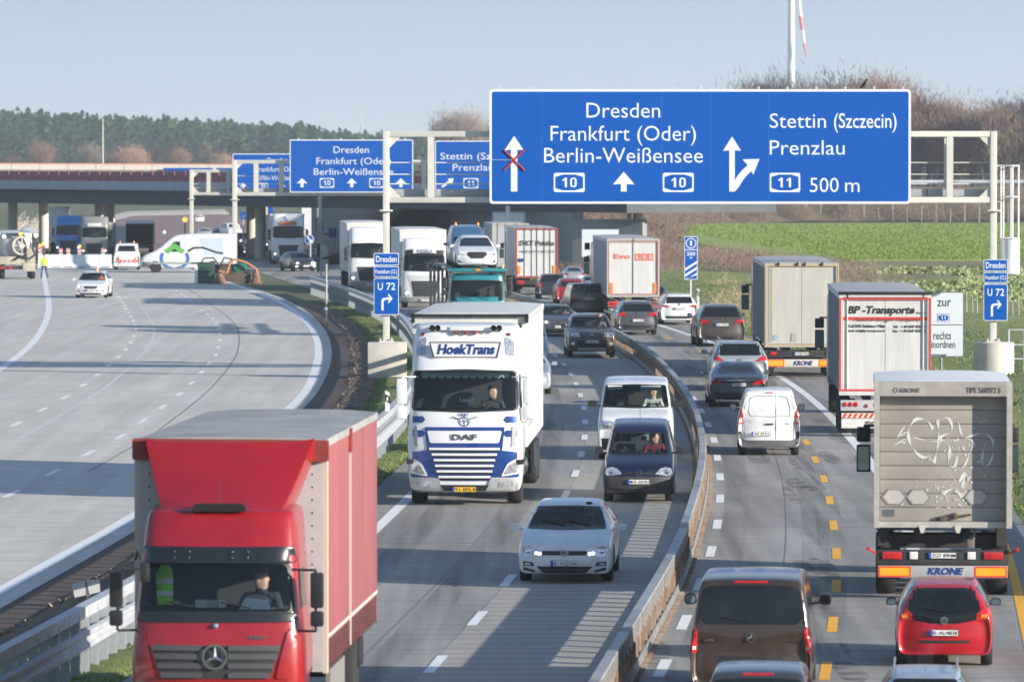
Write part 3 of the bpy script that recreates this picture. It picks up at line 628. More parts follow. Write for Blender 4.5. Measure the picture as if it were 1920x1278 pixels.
# ================================================================== cars
def interp(tab, v):
    if v <= tab[0][0]: return tab[0][1]
    for (a, p), (b, q) in zip(tab, tab[1:]):
        if v <= b: t = (v-a)/(b-a); return p + (q-p)*t
    return tab[-1][1]
NC = 8
def loft_body(st, fprof, bprof, fs=.14, bs=.10, lean=0):
    """st: (y, z_bottom, z_belt, z_top, half_width, half_roof_width); closed hull with rounded sections"""
    def section(s):
        y, zb, zs, zt, w, wt = s[:6]; zs = min(zs, zt-.03)
        side = [(.90*w, zb), (.975*w, zb+.07), (w, zb+.42*(zs-zb)), (.992*w, zb+.78*(zs-zb)), (.955*w, zs),
                (.5*(.93*w)+.5*(wt+.02), zs+(zt-zs)*.52), (wt, zt-min(.07, (zt-zs)*.25)), (wt*.955, zt-min(.022, (zt-zs)*.08))]
        return y, side, zb, zt
    bm = B(); sec = [section(s) for s in st]; R = 8
    def boundary(i):
        y, side, zb, zt = sec[i]; first, last = i == 0, i == len(sec)-1
        def P(x, z):
            yy = y
            if first: yy += interp(fprof, z) + fs*(abs(x)/side[2][0])**3
            if lean and not first and not last: yy += (interp(fprof, z) + fs*(abs(x)/side[2][0])**3)*max(0, 1-y/lean)
            if last: yy -= interp(bprof, z) + bs*(abs(x)/side[2][0])**3
            return bm.verts.new((x, yy, z))
        g = {}
        for r in range(R):
            x, z = side[r]; g[(r, 0)] = P(-x, z); g[(r, NC)] = P(x, z)
        xt = side[-1][0]
        for c in range(1, NC):
            f = c/NC*2-1; g[(R-1, c)] = P(f*xt, zt - (zt-side[-1][1])*abs(f)**2.5); g[(0, c)] = P(f*side[0][0], zb)
        if first or last:
            for r in range(1, R-1):
                x, z = side[r]
                for c in range(1, NC): f = c/NC*2-1; g[(r, c)] = P(f*x, z)
        return g
    gs = [boundary(i) for i in range(len(sec))]
    for g0, g1 in zip(gs, gs[1:]):
        for r in range(R-1):
            bm.faces.new((g0[(r, 0)], g0[(r+1, 0)], g1[(r+1, 0)], g1[(r, 0)])); bm.faces.new((g0[(r, NC)], g1[(r, NC)], g1[(r+1, NC)], g0[(r+1, NC)]))
        for c in range(NC):
            bm.faces.new((g0[(R-1, c)], g0[(R-1, c+1)], g1[(R-1, c+1)], g1[(R-1, c)])); bm.faces.new((g0[(0, c)], g1[(0, c)], g1[(0, c+1)], g0[(0, c+1)]))
    for g in (gs[0], gs[-1]):
        for r in range(R-1):
            for c in range(NC): bm.faces.new((g[(r, c)], g[(r, c+1)], g[(r+1, c+1)], g[(r+1, c)]))
    bmesh.ops.recalc_face_normals(bm, faces=bm.faces); return bm
def hull(bm, sub=2):
    me = bpy.data.meshes.new('h'); bm.to_mesh(me); bm.free(); ob = bpy.data.objects.new('h', me)
    m = ob.modifiers.new('u', 'SUBSURF'); m.levels = sub; return evaluated(ob)
def bvh_of(me): return BVHTree.FromPolygons([v.co for v in me.vertices], [tuple(p.vertices) for p in me.polygons])
def cut(me, cbm):
    """boolean difference; the cutter's faces carry material 1"""
    cm = bpy.data.meshes.new('c'); cbm.to_mesh(cm); cbm.free()
    for x in (me, cm):
        while len(x.materials) < 2: x.materials.append(None)
    for p in cm.polygons: p.material_index = 1
    a = bpy.data.objects.new('a', me); c = bpy.data.objects.new('c', cm); SCR.collection.objects.link(c)
    b = a.modifiers.new('b', 'BOOLEAN'); b.operation = 'DIFFERENCE'; b.solver = 'EXACT'; b.object = c
    r = evaluated(a); SCR.collection.objects.unlink(c); ids = [p.material_index for p in r.polygons]; r.materials.clear(); r.polygons.foreach_set('material_index', ids); return r
def decal(bvh, poly, name, mat, parent, eps=.006, cell=.07, direction='y', th=.02, side=1, yfrom=-3, label=None):
    """panel cut to the outline 'poly' and bent onto the body surface; real thickness"""
    bm = B(); base = [Vector((p[0], p[1], 0)) for p in poly]; vs = [bm.verts.new(p) for p in base]
    for t in tessellate_polygon([base]):
        try: bm.faces.new([vs[i] for i in t])
        except ValueError: pass
    xs = [p[0] for p in poly]; zs = [p[1] for p in poly]
    for ax, lo, hi in ((0, min(xs), max(xs)), (1, min(zs), max(zs))):
        n = int((hi-lo)/cell)
        for k in range(1, n+1):
            c = lo + (hi-lo)*k/(n+1); co = [0, 0, 0]; co[ax] = c; no = [0, 0, 0]; no[ax] = 1
            bmesh.ops.bisect_plane(bm, geom=bm.verts[:]+bm.edges[:]+bm.faces[:], plane_co=co, plane_no=no)
    ly = None; miss = []
    for v in bm.verts:
        if direction == 'y': o = Vector((v.co.x, yfrom, v.co.y)); d = Vector((0, 1 if yfrom < 0 else -1, 0))
        else: o = Vector((side*4, v.co.x, v.co.y)); d = Vector((-side, 0, 0))
        h = bvh.ray_cast(o, d)
        if h[0] is None: miss.append((v, o)); continue
        v.co = h[0] - d*eps; ly = v.co.copy()
    for v, o in miss:
        h = bvh.find_nearest(o if ly is None else Vector((o.x, ly.y, o.z)) if direction == 'y' else Vector((ly.x, o.y, o.z)))
        v.co = h[0] + (h[1]*eps)
    D = Vector((0, 1 if yfrom < 0 else -1, 0)) if direction == 'y' else Vector((-side, 0, 0))
    bmesh.ops.recalc_face_normals(bm, faces=bm.faces); bm.normal_update()
    n = sum((f.normal*f.calc_area() for f in bm.faces), Vector())
    if n.dot(D) > 0: bmesh.ops.reverse_faces(bm, faces=bm.faces)
    be = [e for e in bm.edges if e.is_boundary]; r = bmesh.ops.extrude_edge_only(bm, edges=be)
    for v in [g for g in r['geom'] if isinstance(g, bmesh.types.BMVert)]: v.co += D*th
    return O(name, bm, mat, parent, smooth=45, label=label)
WH = {}
def wheel(parent, x, y, r, w, inner=.62, name='wheel', dark=False):
    k = (round(r, 2), round(w, 2), inner)
    if k not in WH:
        bm = B(); lathe(bm, [(r*inner, -w/2), (r*.93, -w/2), (r, -w*.36), (r, w*.36), (r*.93, w/2), (r*inner, w/2)], 'x', 26)
        a = bpy.data.meshes.new('tyre'); bm.to_mesh(a); bm.free(); sharp(a, 40); a.materials.append(RUB())
        bm = B(); lathe(bm, [(r*inner, -w*.42), (r*inner*.9, -w*.3), (r*.2, -w*.36), (r*.2, w*.36), (r*inner*.9, w*.3), (r*inner, w*.42)], 'x', 20)
        for i in range(5):
            q = i*2*math.pi/5
            for s in (-1, 1): tube(bm, (s*w*.38, 0, 0), (s*w*.38, math.cos(q)*r*inner*.9, math.sin(q)*r*inner*.9), r*.09, r*.06, 5)
        b = bpy.data.meshes.new('rim'); bm.to_mesh(b); bm.free(); sharp(b, 40); b.materials.append(M('alloy', (.35, .36, .37), r=.35, metal=.8)); WH[k] = (a, b)
    t = O(name, WH[k][0], None, parent, loc=(x, y, r)); O('rim', WH[k][1], None, t); return t
def plate(parent, y, z, s, kind='eu', w=.52, h=.112, x=0, tilt=0):
    col = {'eu': PLW(), 'nl': M('plate_yellow', (.85, .45, .03), r=.4), 'g': PLW()}[kind]
    e = O('number_plate', (lambda bm: (prism(bm, rect(-w/2, w/2, -h/2, h/2, .012), 0, -.012), bm)[1])(B()), col, parent, loc=(x, y, z), smooth=0)
    bm = B(); ring_face(bm, rect(-w/2, w/2, -h/2, h/2, .012), rect(-w/2+.006, w/2-.006, -h/2+.006, h/2-.006, .008), -.016, -.010); O('plate_border', bm, TXK(), e, smooth=0)
    bm = B(); box(bm, -w/2+.007, -w/2+.048, -.0155, -.0125, -h/2+.007, h/2-.007); O('euro_band', bm, M('euro_blue', (.01, .08, .5), r=.4), e, smooth=0)
    parts = s.split('|'); n = len(parts)
    if n == 2:
        text(parts[0], -w/2+.06, -w/2+.06+.055*len(parts[0]), -h*.3, h*.58, -.013, TXK(), e, .008)
        bm = B(); prism(bm, ell(-w/2+.075+.055*len(parts[0])+.01, .016, .013, n=10), -.013, -.015); prism(bm, ell(-w/2+.075+.055*len(parts[0])+.01, -.018, .013, n=10), -.013, -.015); O('stickers', bm, ORGL(), e, smooth=0)
        text(parts[1], -w/2+.11+.055*len(parts[0]), w/2-.025, -h*.3, h*.58, -.013, TXK(), e, .008)
    else: text(s, -w/2+.06, w/2-.02, -h*.3, h*.58, -.013, TXK(), e, .008)
    return e
def seats(root, ys, zs, w=.36, n=(-1, 1), hz=.62):
    for k in n:
        bm = B(); box(bm, k*w-.23, k*w+.23, ys, ys+.14, zs-.1, zs+hz-.12, bev=.05); box(bm, k*w-.13, k*w+.13, ys+.02, ys+.12, zs+hz-.08, zs+hz+.14, bev=.04)
        O('seat', bm, M('seat_fabric', (.05, .05, .055), r=.95, var=.2), root)
def steering(root, x, y, z, r=.19):
    bm = B(); pts = [(x+math.cos(a)*r, y+math.sin(a)*r*.8, z-.06+math.sin(a)*r*.6) for a in [i*math.pi/8 for i in range(17)]]
    path_tube(bm, pts, .014, 6); tube(bm, (x-r, y, z-.06), (x+r, y, z-.06), .015); O('steering_wheel', bm, BLACK(), root)
def mirror(root, x, y, z, w=.2, h=.14, col=None, d=.10, back=False):
    s = 1 if x > 0 else -1
    bm = B(); prism(bm, rnd([(x, z-h*.4), (x+s*w, z-h*.45), (x+s*w, z+h*.45), (x+s*.02, z+h*.5)], h*.35), y, y+d); tube(bm, (x-s*.12, y+d*.6, z-h*.35), (x+s*.05, y+d*.6, z-h*.2), .02)
    m = O('wing_mirror', bm, col or BLACK(), root, smooth=50)
    if back:
        bm = B(); prism(bm, rnd([(x+s*.02, z-h*.3), (x+s*(w-.02), z-h*.35), (x+s*(w-.02), z+h*.35), (x+s*.03, z+h*.38)], h*.3), y-.003, y-.008); O('mirror_glass', bm, M('mirror_glass', (.35, .45, .5), r=.03, metal=1), m, smooth=0)
    return m
ROOFR = lambda: M('roof_rail', (.4, .41, .42), r=.4, metal=.7)
# nose-to-tail stations per body shape (y, z_bottom, z_belt, z_top, half width, half roof width)
BODY = {
 'hatch': dict(L=4.25, st=[(0, .22, .60, .66, .80, .72), (.10, .17, .68, .74, .87, .80), (.45, .17, .80, .86, .90, .82), (1.05, .18, .90, .99, .90, .80), (1.22, .18, .93, 1.05, .90, .78), (1.85, .18, .96, 1.37, .90, .63), (2.2, .18, .97, 1.445, .90, .61), (3.0, .18, .98, 1.455, .90, .60), (3.6, .18, .99, 1.40, .89, .585), (3.82, .2, .99, 1.33, .88, .585), (4.08, .22, .96, 1.06, .86, .68), (4.2, .24, .86, .96, .84, .72), (4.25, .27, .76, .84, .80, .70)],
               fp=[(.15, .08), (.3, .0), (.5, .0), (.66, .06)], bp=[(.25, .05), (.4, 0), (.6, .0), (.7, .03), (.9, .03)], ax=(.87, 3.5), wr=.32),
 'estate': dict(L=4.55, st=[(0, .22, .60, .66, .80, .72), (.10, .17, .68, .74, .87, .80), (.45, .17, .80, .86, .90, .82), (1.05, .18, .90, .99, .90, .80), (1.22, .18, .93, 1.05, .90, .78), (1.85, .18, .96, 1.38, .90, .63), (2.2, .18, .97, 1.46, .90, .61), (3.6, .18, .99, 1.48, .90, .60), (4.15, .2, .99, 1.43, .89, .585), (4.25, .2, .99, 1.36, .88, .60), (4.45, .22, .96, 1.04, .87, .70), (4.52, .24, .86, .95, .85, .74), (4.55, .27, .76, .84, .80, .72)],
               fp=[(.15, .08), (.3, .0), (.5, .0), (.66, .06)], bp=[(.25, .05), (.4, 0), (.6, .0), (.7, .03), (.9, .03)], ax=(.87, 3.55), wr=.33),
 'sedan': dict(L=4.9, st=[(0, .22, .60, .66, .82, .72), (.10, .17, .68, .74, .88, .80), (.45, .17, .78, .84, .92, .82), (1.25, .18, .88, .96, .93, .80), (1.45, .18, .92, 1.02, .93, .78), (2.15, .18, .95, 1.32, .93, .62), (2.6, .18, .96, 1.40, .93, .58), (3.2, .18, .97, 1.38, .93, .56), (3.7, .2, .97, 1.24, .92, .58), (4.15, .2, .95, 1.06, .91, .68), (4.55, .22, .90, .99, .89, .72), (4.84, .24, .82, .93, .86, .72), (4.9, .27, .74, .84, .82, .70)],
               fp=[(.15, .08), (.3, .0), (.5, .0), (.66, .06)], bp=[(.25, .06), (.4, 0), (.6, .02), (.75, .07), (.85, .04), (.95, .0)], ax=(.9, 3.95), wr=.34),
 'suv': dict(L=4.5, st=[(0, .30, .72, .80, .82, .74), (.10, .24, .84, .90, .88, .82), (.45, .24, .96, 1.02, .92, .84), (1.1, .25, 1.04, 1.12, .93, .82), (1.25, .25, 1.06, 1.18, .93, .80), (1.8, .25, 1.10, 1.52, .93, .68), (2.1, .25, 1.11, 1.62, .93, .66), (3.5, .25, 1.12, 1.64, .93, .65), (4.0, .26, 1.12, 1.58, .92, .64), (4.12, .26, 1.12, 1.50, .92, .65), (4.35, .28, 1.06, 1.14, .90, .74), (4.46, .30, .96, 1.04, .88, .76), (4.5, .34, .86, .92, .84, .74)],
               fp=[(.2, .08), (.4, .0), (.6, .0), (.8, .05)], bp=[(.3, .04), (.45, 0), (.65, .0), (.75, .04), (.9, .04)], ax=(.88, 3.6), wr=.36),
 'van': dict(L=4.95, st=[(0, .24, .74, .80, .86, .76), (.10, .20, .92, .98, .92, .82), (.4, .20, 1.06, 1.14, .95, .84), (.85, .2, 1.14, 1.24, .95, .84), (1.0, .2, 1.16, 1.32, .95, .84), (1.55, .2, 1.2, 1.84, .95, .80), (1.8, .2, 1.2, 1.93, .95, .79), (4.4, .2, 1.2, 1.95, .95, .79), (4.72, .22, 1.2, 1.91, .95, .785), (4.8, .24, 1.18, 1.86, .94, .79), (4.88, .25, 1.15, 1.3, .93, .84), (4.93, .28, .96, 1.04, .92, .84), (4.95, .30, .86, .95, .88, .80)],
               fp=[(.2, .06), (.4, .0), (.7, .03), (.85, .09)], bp=[(.3, .03), (.45, 0), (.6, .0), (.65, .03), (.9, .03)], ax=(.9, 4.0), wr=.33),
 'combo': dict(L=4.3, st=[(0, .24, .66, .72, .76, .68), (.10, .19, .76, .82, .82, .74), (.4, .19, .90, .96, .84, .76), (.9, .2, 1.0, 1.08, .84, .74), (1.05, .2, 1.02, 1.16, .84, .74), (1.6, .2, 1.08, 1.62, .84, .66), (1.9, .2, 1.1, 1.76, .84, .64), (2.6, .2, 1.1, 1.81, .84, .63), (3.9, .2, 1.1, 1.82, .84, .64), (4.15, .22, 1.1, 1.77, .84, .65), (4.22, .24, 1.1, 1.7, .84, .66), (4.28, .26, .98, 1.1, .83, .74), (4.3, .3, .84, .92, .81, .74)],
               fp=[(.2, .08), (.35, .0), (.55, .0), (.6, .03), (.72, .07)], bp=[(.3, .03), (.45, 0), (.6, .0), (.65, .03), (.9, .03)], ax=(.82, 3.55), wr=.30),
}
def car(kind, face, col, root, sub=2, cab=None, side_glass=True, wells=True, zs=1.0):
    """hull of a car whose visible end (nose or tail) is at y=0; returns bvh, info"""
    b = BODY[kind]; L = b['L']; st = [tuple(s) for s in b['st']]; fp, bp = b['fp'], b['bp']
    if face == 'rear': st = [(L-s[0],) + s[1:] for s in st[::-1]]; fp, bp = bp, fp
    if zs != 1: st = [(s[0], s[1], s[2]*zs, s[3]*zs, s[4], s[5]) for s in st]; fp = [(z*zs, v) for z, v in fp]; bp = [(z*zs, v) for z, v in bp]
    me = hull(loft_body(st, fp, bp), sub); bv = bvh_of(me)
    ax = b['ax'] if face == 'front' else (L-b['ax'][1], L-b['ax'][0]); r = b['wr']; wmax = max(s[4] for s in st)
    cb = B()
    for y in ax:
        for s in (-1, 1): lathe(cb, [(r+.055, s*(wmax-.24)), (r+.055, s*(wmax+.3))], 'x', 20, (0, y, r+.01))
    if cab: prism(cb, cab, -.5, 2.75 if face == 'front' else 1.7)
    bmesh.ops.recalc_face_normals(cb, faces=cb.faces)
    me = cut(me, cb)
    if cab:
        mst = st[len(st)//2]; zb, zt = mst[2], mst[3]; h = zt-zb; y0 = min(s[0] for s in st if s[3] > zb + h*.72)
        fp_ = [(y0-.30, zb+.07), (2.7, zb+.07), (2.7, zt-.12*h-.05), (y0+.08, zt-.12*h-.06)]
        cb = B(); prism(cb, fp_, -1.4, 1.4, axis='x'); bmesh.ops.recalc_face_normals(cb, faces=cb.faces); me = cut(me, cb)
    me.materials.append(col); me.materials.append(DIM()); sharp(me, 32)
    O('body', me, None, root)
    for y in ax:
        for s in (-1, 1): wheel(root, s*(wmax-.13), y, r, .21)
    if side_glass:
        zt = st[len(st)//2][3]; zb = st[len(st)//2][2]
        ys = [s[0] for s in st if s[3] > zb + (zt-zb)*.72]; y0, y1 = min(ys), max(ys); h = zt-zb
        for s in (-1, 1):
            m_ = (y0+y1)/2 if not cab else 2.78
            for p in ([(y0-.32, zb+.05), (m_-.04, zb+.03), (m_-.04, zt-.12*h-.03), (y0+.06, zt-.12*h-.05)], [(m_+.04, zb+.03), (y1+.1, zb+.06), (y1-.1, zt-.12*h-.05), (m_+.04, zt-.12*h-.03)]):
                decal(bv, rnd(p, .06), 'side_window', glass() if cab and p[0][0] < m_-.5 else DGL(), root, .004, .16, 'x', .015, s)
    return bv
def pair(bv, poly, name, mat, root, **k):
    a = decal(bv, poly, name, mat, root, **k); b = decal(bv, mir(poly), name, mat, root, **k); return a, b
def windscreen(bv, poly, root, frit=.035, gm=None, name='windscreen'):
    """glass bent over the opening with a black printed border"""
    cx = sum(p[0] for p in poly)/len(poly); cz = sum(p[1] for p in poly)/len(poly)
    g = decal(bv, poly, name, gm or glass(), root, .004, .12, th=.006)
    n = len(poly); outer = []
    for x, z in poly:
        d = Vector((x-cx, z-cz)); k = 1 + frit/max(.25, d.length); outer.append((cx+d.x*k, cz+d.y*k))
    for i in range(n):
        j = (i+1) % n
        if (Vector(poly[i])-Vector(poly[j])).length < 1e-4: continue
    bm = B(); vs = []
    for p in (outer, poly):
        ring = []
        for x, z in p:
            h = bv.ray_cast(Vector((x, -3, z)), Vector((0, 1, 0))); q = h[0] if h[0] is not None else bv.find_nearest(Vector((x, 1, z)))[0]
            ring.append((bm.verts.new((x, q.y-.009, z)), bm.verts.new((x, q.y+.02, z))))
        vs.append(ring)
    for i in range(n):
        j = (i+1) % n
        (a0, a1), (b0, b1) = vs[0][i], vs[0][j]; (c0, c1), (d0, d1) = vs[1][i], vs[1][j]
        bm.faces.new((a0, b0, d0, c0)); bm.faces.new((a0, a1, b1, b0)); bm.faces.new((c0, d0, d1, c1))
    O('windscreen_seal', bm, BLACK(), g, smooth=30); return g
def dense(poly, step=.09):
    out = []
    for a, b in zip(poly, poly[1:]+poly[:1]):
        a, b = Vector(a), Vector(b); n = max(1, int((b-a).length/step))
        out += [tuple(a.lerp(b, k/n)) for k in range(n)]
    return out
def wipers(bv, root, z, xs, w=.5):
    for x in xs:
        pts = []
        for k in range(5):
            xx = x - k*w/4; h = bv.ray_cast(Vector((xx, -3, z+.05+.02*k)), Vector((0, 1, 0)))
            if h[0] is not None: pts.append((xx, h[0].y-.03, z+.05+.02*k))
        bm = B(); path_tube(bm, pts, .010, 5); O('wiper', bm, BLACK(), root)
VEH = []
def place(face, C, xl, xr, yg, W_, *a, name='vehicle', group=None, over=.85, yaw=None, sc=None, dyaw=0):
    """stand a vehicle on the photographed spot: width xl..xr in photo pixels, wheels touch at row yg"""
    label, cat = a[-2:]; p = G((xl+xr)/2, yg); k = (xr-xl)*p.y/F/W_ if sc is None else sc
    s = slope(C, p.y) if yaw is None else yaw; rz = -math.atan(s) + dyaw
    d = Vector((-math.sin(rz), math.cos(rz), 0)); o = p - d*over*k
    o.x = (xl+xr)/2*0 + p.x - d.x*over*k; z = .024 if C is not LCm else .027
    return E(name, (o.x, o.y, z), rz, k, label, cat, group)
def sym(half): return half + [(-x, z) for x, z in half[::-1]]
def yat(bv, x, z, yfrom=-3):
    h = bv.ray_cast(Vector((x, yfrom, z)), Vector((0, 1, 0))); return h[0].y if h[0] is not None else 0
def emblem(root, kind, x, y, z, r, mat=None):
    mat = mat or CHR(); bm = B(); ring_face(bm, ell(x, z, r, n=22), ell(x, z, r*.84, n=22), y, y-.02)
    bar = lambda x0, z0, x1, z1, w=.09: tube(bm, (x+x0*r, y-.012, z+z0*r), (x+x1*r, y-.012, z+z1*r), r*w, r*w, 5)
    if kind == 'star':
        for a in (90, 210, 330): tube(bm, (x, y-.02, z), (x+math.cos(math.radians(a))*r*.88, y-.01, z+math.sin(math.radians(a))*r*.88), r*.16, r*.03, 4)
    elif kind == 'vw':
        bar(-.35, .78, 0, .08); bar(.35, .78, 0, .08); bar(-.72, .42, -.36, -.7); bar(-.36, -.7, 0, .0); bar(.72, .42, .36, -.7); bar(.36, -.7, 0, 0)
    elif kind == 'bolt': bar(-.9, 0, .9, 0, .12)
    elif kind == 'ovals':
        ring_face(bm, ell(x, z, r*.4, r*.8, 16), ell(x, z, r*.28, r*.66, 16), y, y-.02); ring_face(bm, ell(x, z+r*.25, r*.8, r*.35, 16), ell(x, z+r*.25, r*.68, r*.22, 16), y, y-.02)
    elif kind == 'quarter': prism(bm, ell(x, z, r*.8, n=16), y, y-.008)
    elif kind == 'diamond': ring_face(bm, [(x, z-r*1.3), (x+r, z), (x, z+r*1.3), (x-r, z)], [(x, z-r*.7), (x+r*.5, z), (x, z+r*.7), (x-r*.5, z)], y, y-.02)
    elif kind == 'h': bar(-.4, -.6, -.15, .6); bar(.15, -.6, .4, .6); bar(-.3, -.1, .3, .1)
    return O('badge', bm, mat, root, smooth=30)
def logo_y(bv, x, z): return yat(bv, x, z) - .008
def front(bv, root, q):
    for key, nm, mt in (('black', 'grille', BLACK()), ('body2', 'bumper_trim', q.get('trimcol', M('grey_bumper', (.10, .10, .105), r=.6, var=.15))), ('chrome', 'chrome_trim', CHR())):
        for p in q.get(key, []): decal(bv, p, nm, mt, root, .008 if key != 'body2' else .012, .1)
    if 'slats' in q:
        for zc, hw in q['slats']:
            y = yat(bv, 0, zc) - .012; bm = B()
            for k in range(8):
                xa, xb = -hw+2*hw*k/8, -hw+2*hw*(k+1)/8; ya, yb = yat(bv, xa, zc)-.02, yat(bv, xb, zc)-.02; tube(bm, (xa, ya, zc), (xb, yb, zc), .009, .009, 5, caps=False)
            O('slat', bm, q.get('slatmat', M('dark_slat', (.07, .07, .07), r=.4)), root)
    if 'hl' in q:
        for s in (1, -1):
            p = q['hl'] if s > 0 else mir(q['hl'])
            h = decal(bv, p, 'headlight', HEADL(), root, .012, .06)
            if 'bulb' in q:
                for i, (bx, bz, br, lit) in enumerate(q['bulb']):
                    y = yat(bv, s*bx, bz) - .02; bm = B(); lathe(bm, [(br, .012), (br, 0), (br*.6, -.012), (.002, -.014)], 'y', 16, (s*bx, y, bz))
                    O('lamp', bm, LIT() if lit else M('reflector', (.7, .72, .75), r=.08, metal=1), h)
    if 'fog' in q: 
        for s in (1, -1): decal(bv, q['fog'] if s > 0 else mir(q['fog']), 'fog_lamp', q.get('fogmat', HEADL()), root, .014, .06)
    if 'plate' in q:
        z, st, kd = q['plate']; plate(root, yat(bv, 0, z)-.03, z, st, kd, x=q.get('platex', 0))
    if 'emb' in q: k, z, r = q['emb']; emblem(root, k, 0, yat(bv, 0, z)-.012, z, r)
    if 'ws' in q:
        windscreen(bv, dense(rnd(q['ws'], .05)), root, q.get('frit', .03)); zz = min(p[1] for p in q['ws']); wipers(bv, root, zz, (.45, -.05), .42)
    if 'mir' in q:
        x, y, z, w, h = q['mir']
        for s in (1, -1): mirror(root, s*x, y, z, w, h, q.get('mircol'))
def tails(bv, root, q):
    for key, nm, mt in (('body2', 'bumper_trim', q.get('trimcol', M('grey_bumper', (.10, .10, .105), r=.6, var=.15))), ('black', 'lower_panel', BLACK()), ('chrome', 'chrome_trim', CHR())):
        for p in q.get(key, []): decal(bv, p, nm, mt, root, .012 if key != 'chrome' else .02, .1)
    if 'win' in q:
        decal(bv, rnd(q['win'], .08), 'rear_window', DGL(), root, .006, .1)
    if 'tl' in q:
        for s in (1, -1):
            t = decal(bv, q['tl'] if s > 0 else mir(q['tl']), 'tail_light', REDL(), root, .016, .05)
            if 'tli' in q: decal(bv, q['tli'] if s > 0 else mir(q['tli']), 'reversing_lamp', q.get('tlim', M('clear_lens', (.75, .7, .7), r=.1, coat=1)), t, .02, .06)
    if 'brake' in q: decal(bv, q['brake'], 'brake_light', REDL(), root, .012, .06)
    if 'plate' in q: z, st, kd = q['plate']; plate(root, yat(bv, q.get('platex', 0), z)-.03, z, st, kd, x=q.get('platex', 0))
    if 'emb' in q: k, z, r = q['emb']; emblem(root, k, 0, yat(bv, 0, z)-.012, z, r)
    if 'handle' in q: x0, x1, z = q['handle']; decal(bv, rnd(rect(x0, x1, z-.02, z+.02), .015), 'handle', BLACK(), root, .03, .2)
    if 'seam' in q:
        for pts in q['seam']:
            bm = B(); P = [Vector((x, yat(bv, x, z)-.004, z)) for x, z in pts]; path_tube(bm, P, .006, 4); O('door_gap', bm, M('panel_gap', (.02, .02, .02), r=1), root)
    if 'wiper' in q: wipers(bv, root, q['wiper'][1], (q['wiper'][0],), .5)
    if 'mir' in q:
        x, y, z, w, h = q['mir']
        for s in (1, -1): mirror(root, s*x, y, z, w, h, q.get('mircol'), back=True)
    if 'rails' in q:
        x, y0, y1, z = q['rails']
        for s in (1, -1):
            bm = B(); path_tube(bm, [(s*x, y0, z-.05), (s*x, y0+.12, z), (s*x, y1-.1, z), (s*x, y1, z-.06)], .02, 6); O('roof_rail', bm, ROOFR(), root)
    for s in q.get('exh', []):
        bm = B(); tube(bm, (s, .05, .24), (s, .3, .24), .035, .035, 10); O('exhaust', bm, CHR(), root)
def aerial(root, y, z, h=.25):
    bm = B(); tube(bm, (0, y, z), (0, y+.1, z+h), .008, .004, 5); O('aerial', bm, BLACK(), root)
silver_w = paint('white', (.66, .67, .68)); 
# ---------------------------------------------------------------- white hatchback with lamps on
r = place('front', MC_, 973, 1152, 1090, 1.80, 4.25, 'white hatchback with both headlamps lit, ahead of the dark blue van', 'hatchback')
r.name = 'hatchback'
WSH = sym([(.72, .975), (.58, 1.335)])
bv = car('hatch', 'front', silver_w, r, cab=WSH)
front(bv, r, dict(ws=WSH, hl=[(.40, .52), (.74, .50), (.80, .57), (.79, .69), (.70, .71), (.44, .61)], bulb=[(.47, .56, .03, True), (.535, .57, .028, True), (.69, .60, .05, False)],
    black=[rnd(rect(-.42, .42, .535, .615), .02), rnd(sym([(.40, .20), (.53, .325)]), .04), rnd([(.56, .21), (.78, .25), (.78, .31), (.56, .25)], .02), mir(rnd([(.56, .21), (.78, .25), (.78, .31), (.56, .25)], .02)), rnd([(.57, .33), (.78, .33), (.78, .42), (.60, .40)], .02), mir(rnd([(.57, .33), (.78, .33), (.78, .42), (.60, .40)], .02))],
    fog=[(.63, .345), (.75, .345), (.75, .39), (.65, .385)], plate=(.385, 'B|XQ706', 'g'), emb=('vw', .575, .075), mir=(.90, 1.28, .98, .22, .14), mircol=silver_w, slats=[(.26, .46), (.575, .40)]))
seats(r, 2.25, .72, hz=.50); steering(r, .37, 1.62, .93)
k = r.scale.x
def driver(root, x, y, z, label, **kw):
    m = root.matrix_basis; p = m @ Vector((x, y, z)); return person(tuple(p), root.rotation_euler.z, label, scale=root.scale.x*kw.pop('s', .95), **kw)
driver(r, .37, 2.02, .62, 'driver in dark clothes and mirrored sunglasses in the white hatchback', shirt=(.03, .03, .04), glasses=True)
# ---------------------------------------------------------------- dark blue small van
navy = paint('navy', (.006, .009, .036), .25); DGB = M('dark_grey_bumper', (.045, .042, .04), r=.55, var=.15)
r = place('front', MC_, 1131, 1266, 940, 1.68, 4.3, 'dark blue small high-roofed van with grey bumper and a man in a maroon shirt driving', 'van'); r.name = 'small_van'
W2 = sym([(.66, 1.09), (.565, 1.545)])
bv = car('combo', 'front', navy, r, cab=W2)
front(bv, r, dict(ws=W2, body2=[rnd(sym([(.80, .24), (.83, .52), (.80, .66), (.5, .60)]), .05)], trimcol=DGB, hl=[(.38, .66), (.72, .62), (.80, .66), (.74, .80), (.62, .83), (.50, .79)], bulb=[(.64, .71, .06, False)],
    black=[rnd(rect(-.34, .34, .655, .71), .02), rnd(sym([(.52, .30), (.56, .36)]), .02)], plate=(.49, 'MOL|HD421', 'g'), emb=('bolt', .70, .07), mir=(.84, 1.05, 1.16, .2, .19), mircol=BLACK(), slats=[(.33, .5)]))
seats(r, 2.05, .85, .34, hz=.55); steering(r, .34, 1.42, 1.08); aerial(r, 2.0, 1.76, .35)
driver(r, .34, 1.85, .76, 'man in a maroon shirt and glasses driving the dark blue van', shirt=(.16, .01, .03), hair=(.05, .03, .02), glasses=False, s=1.0)
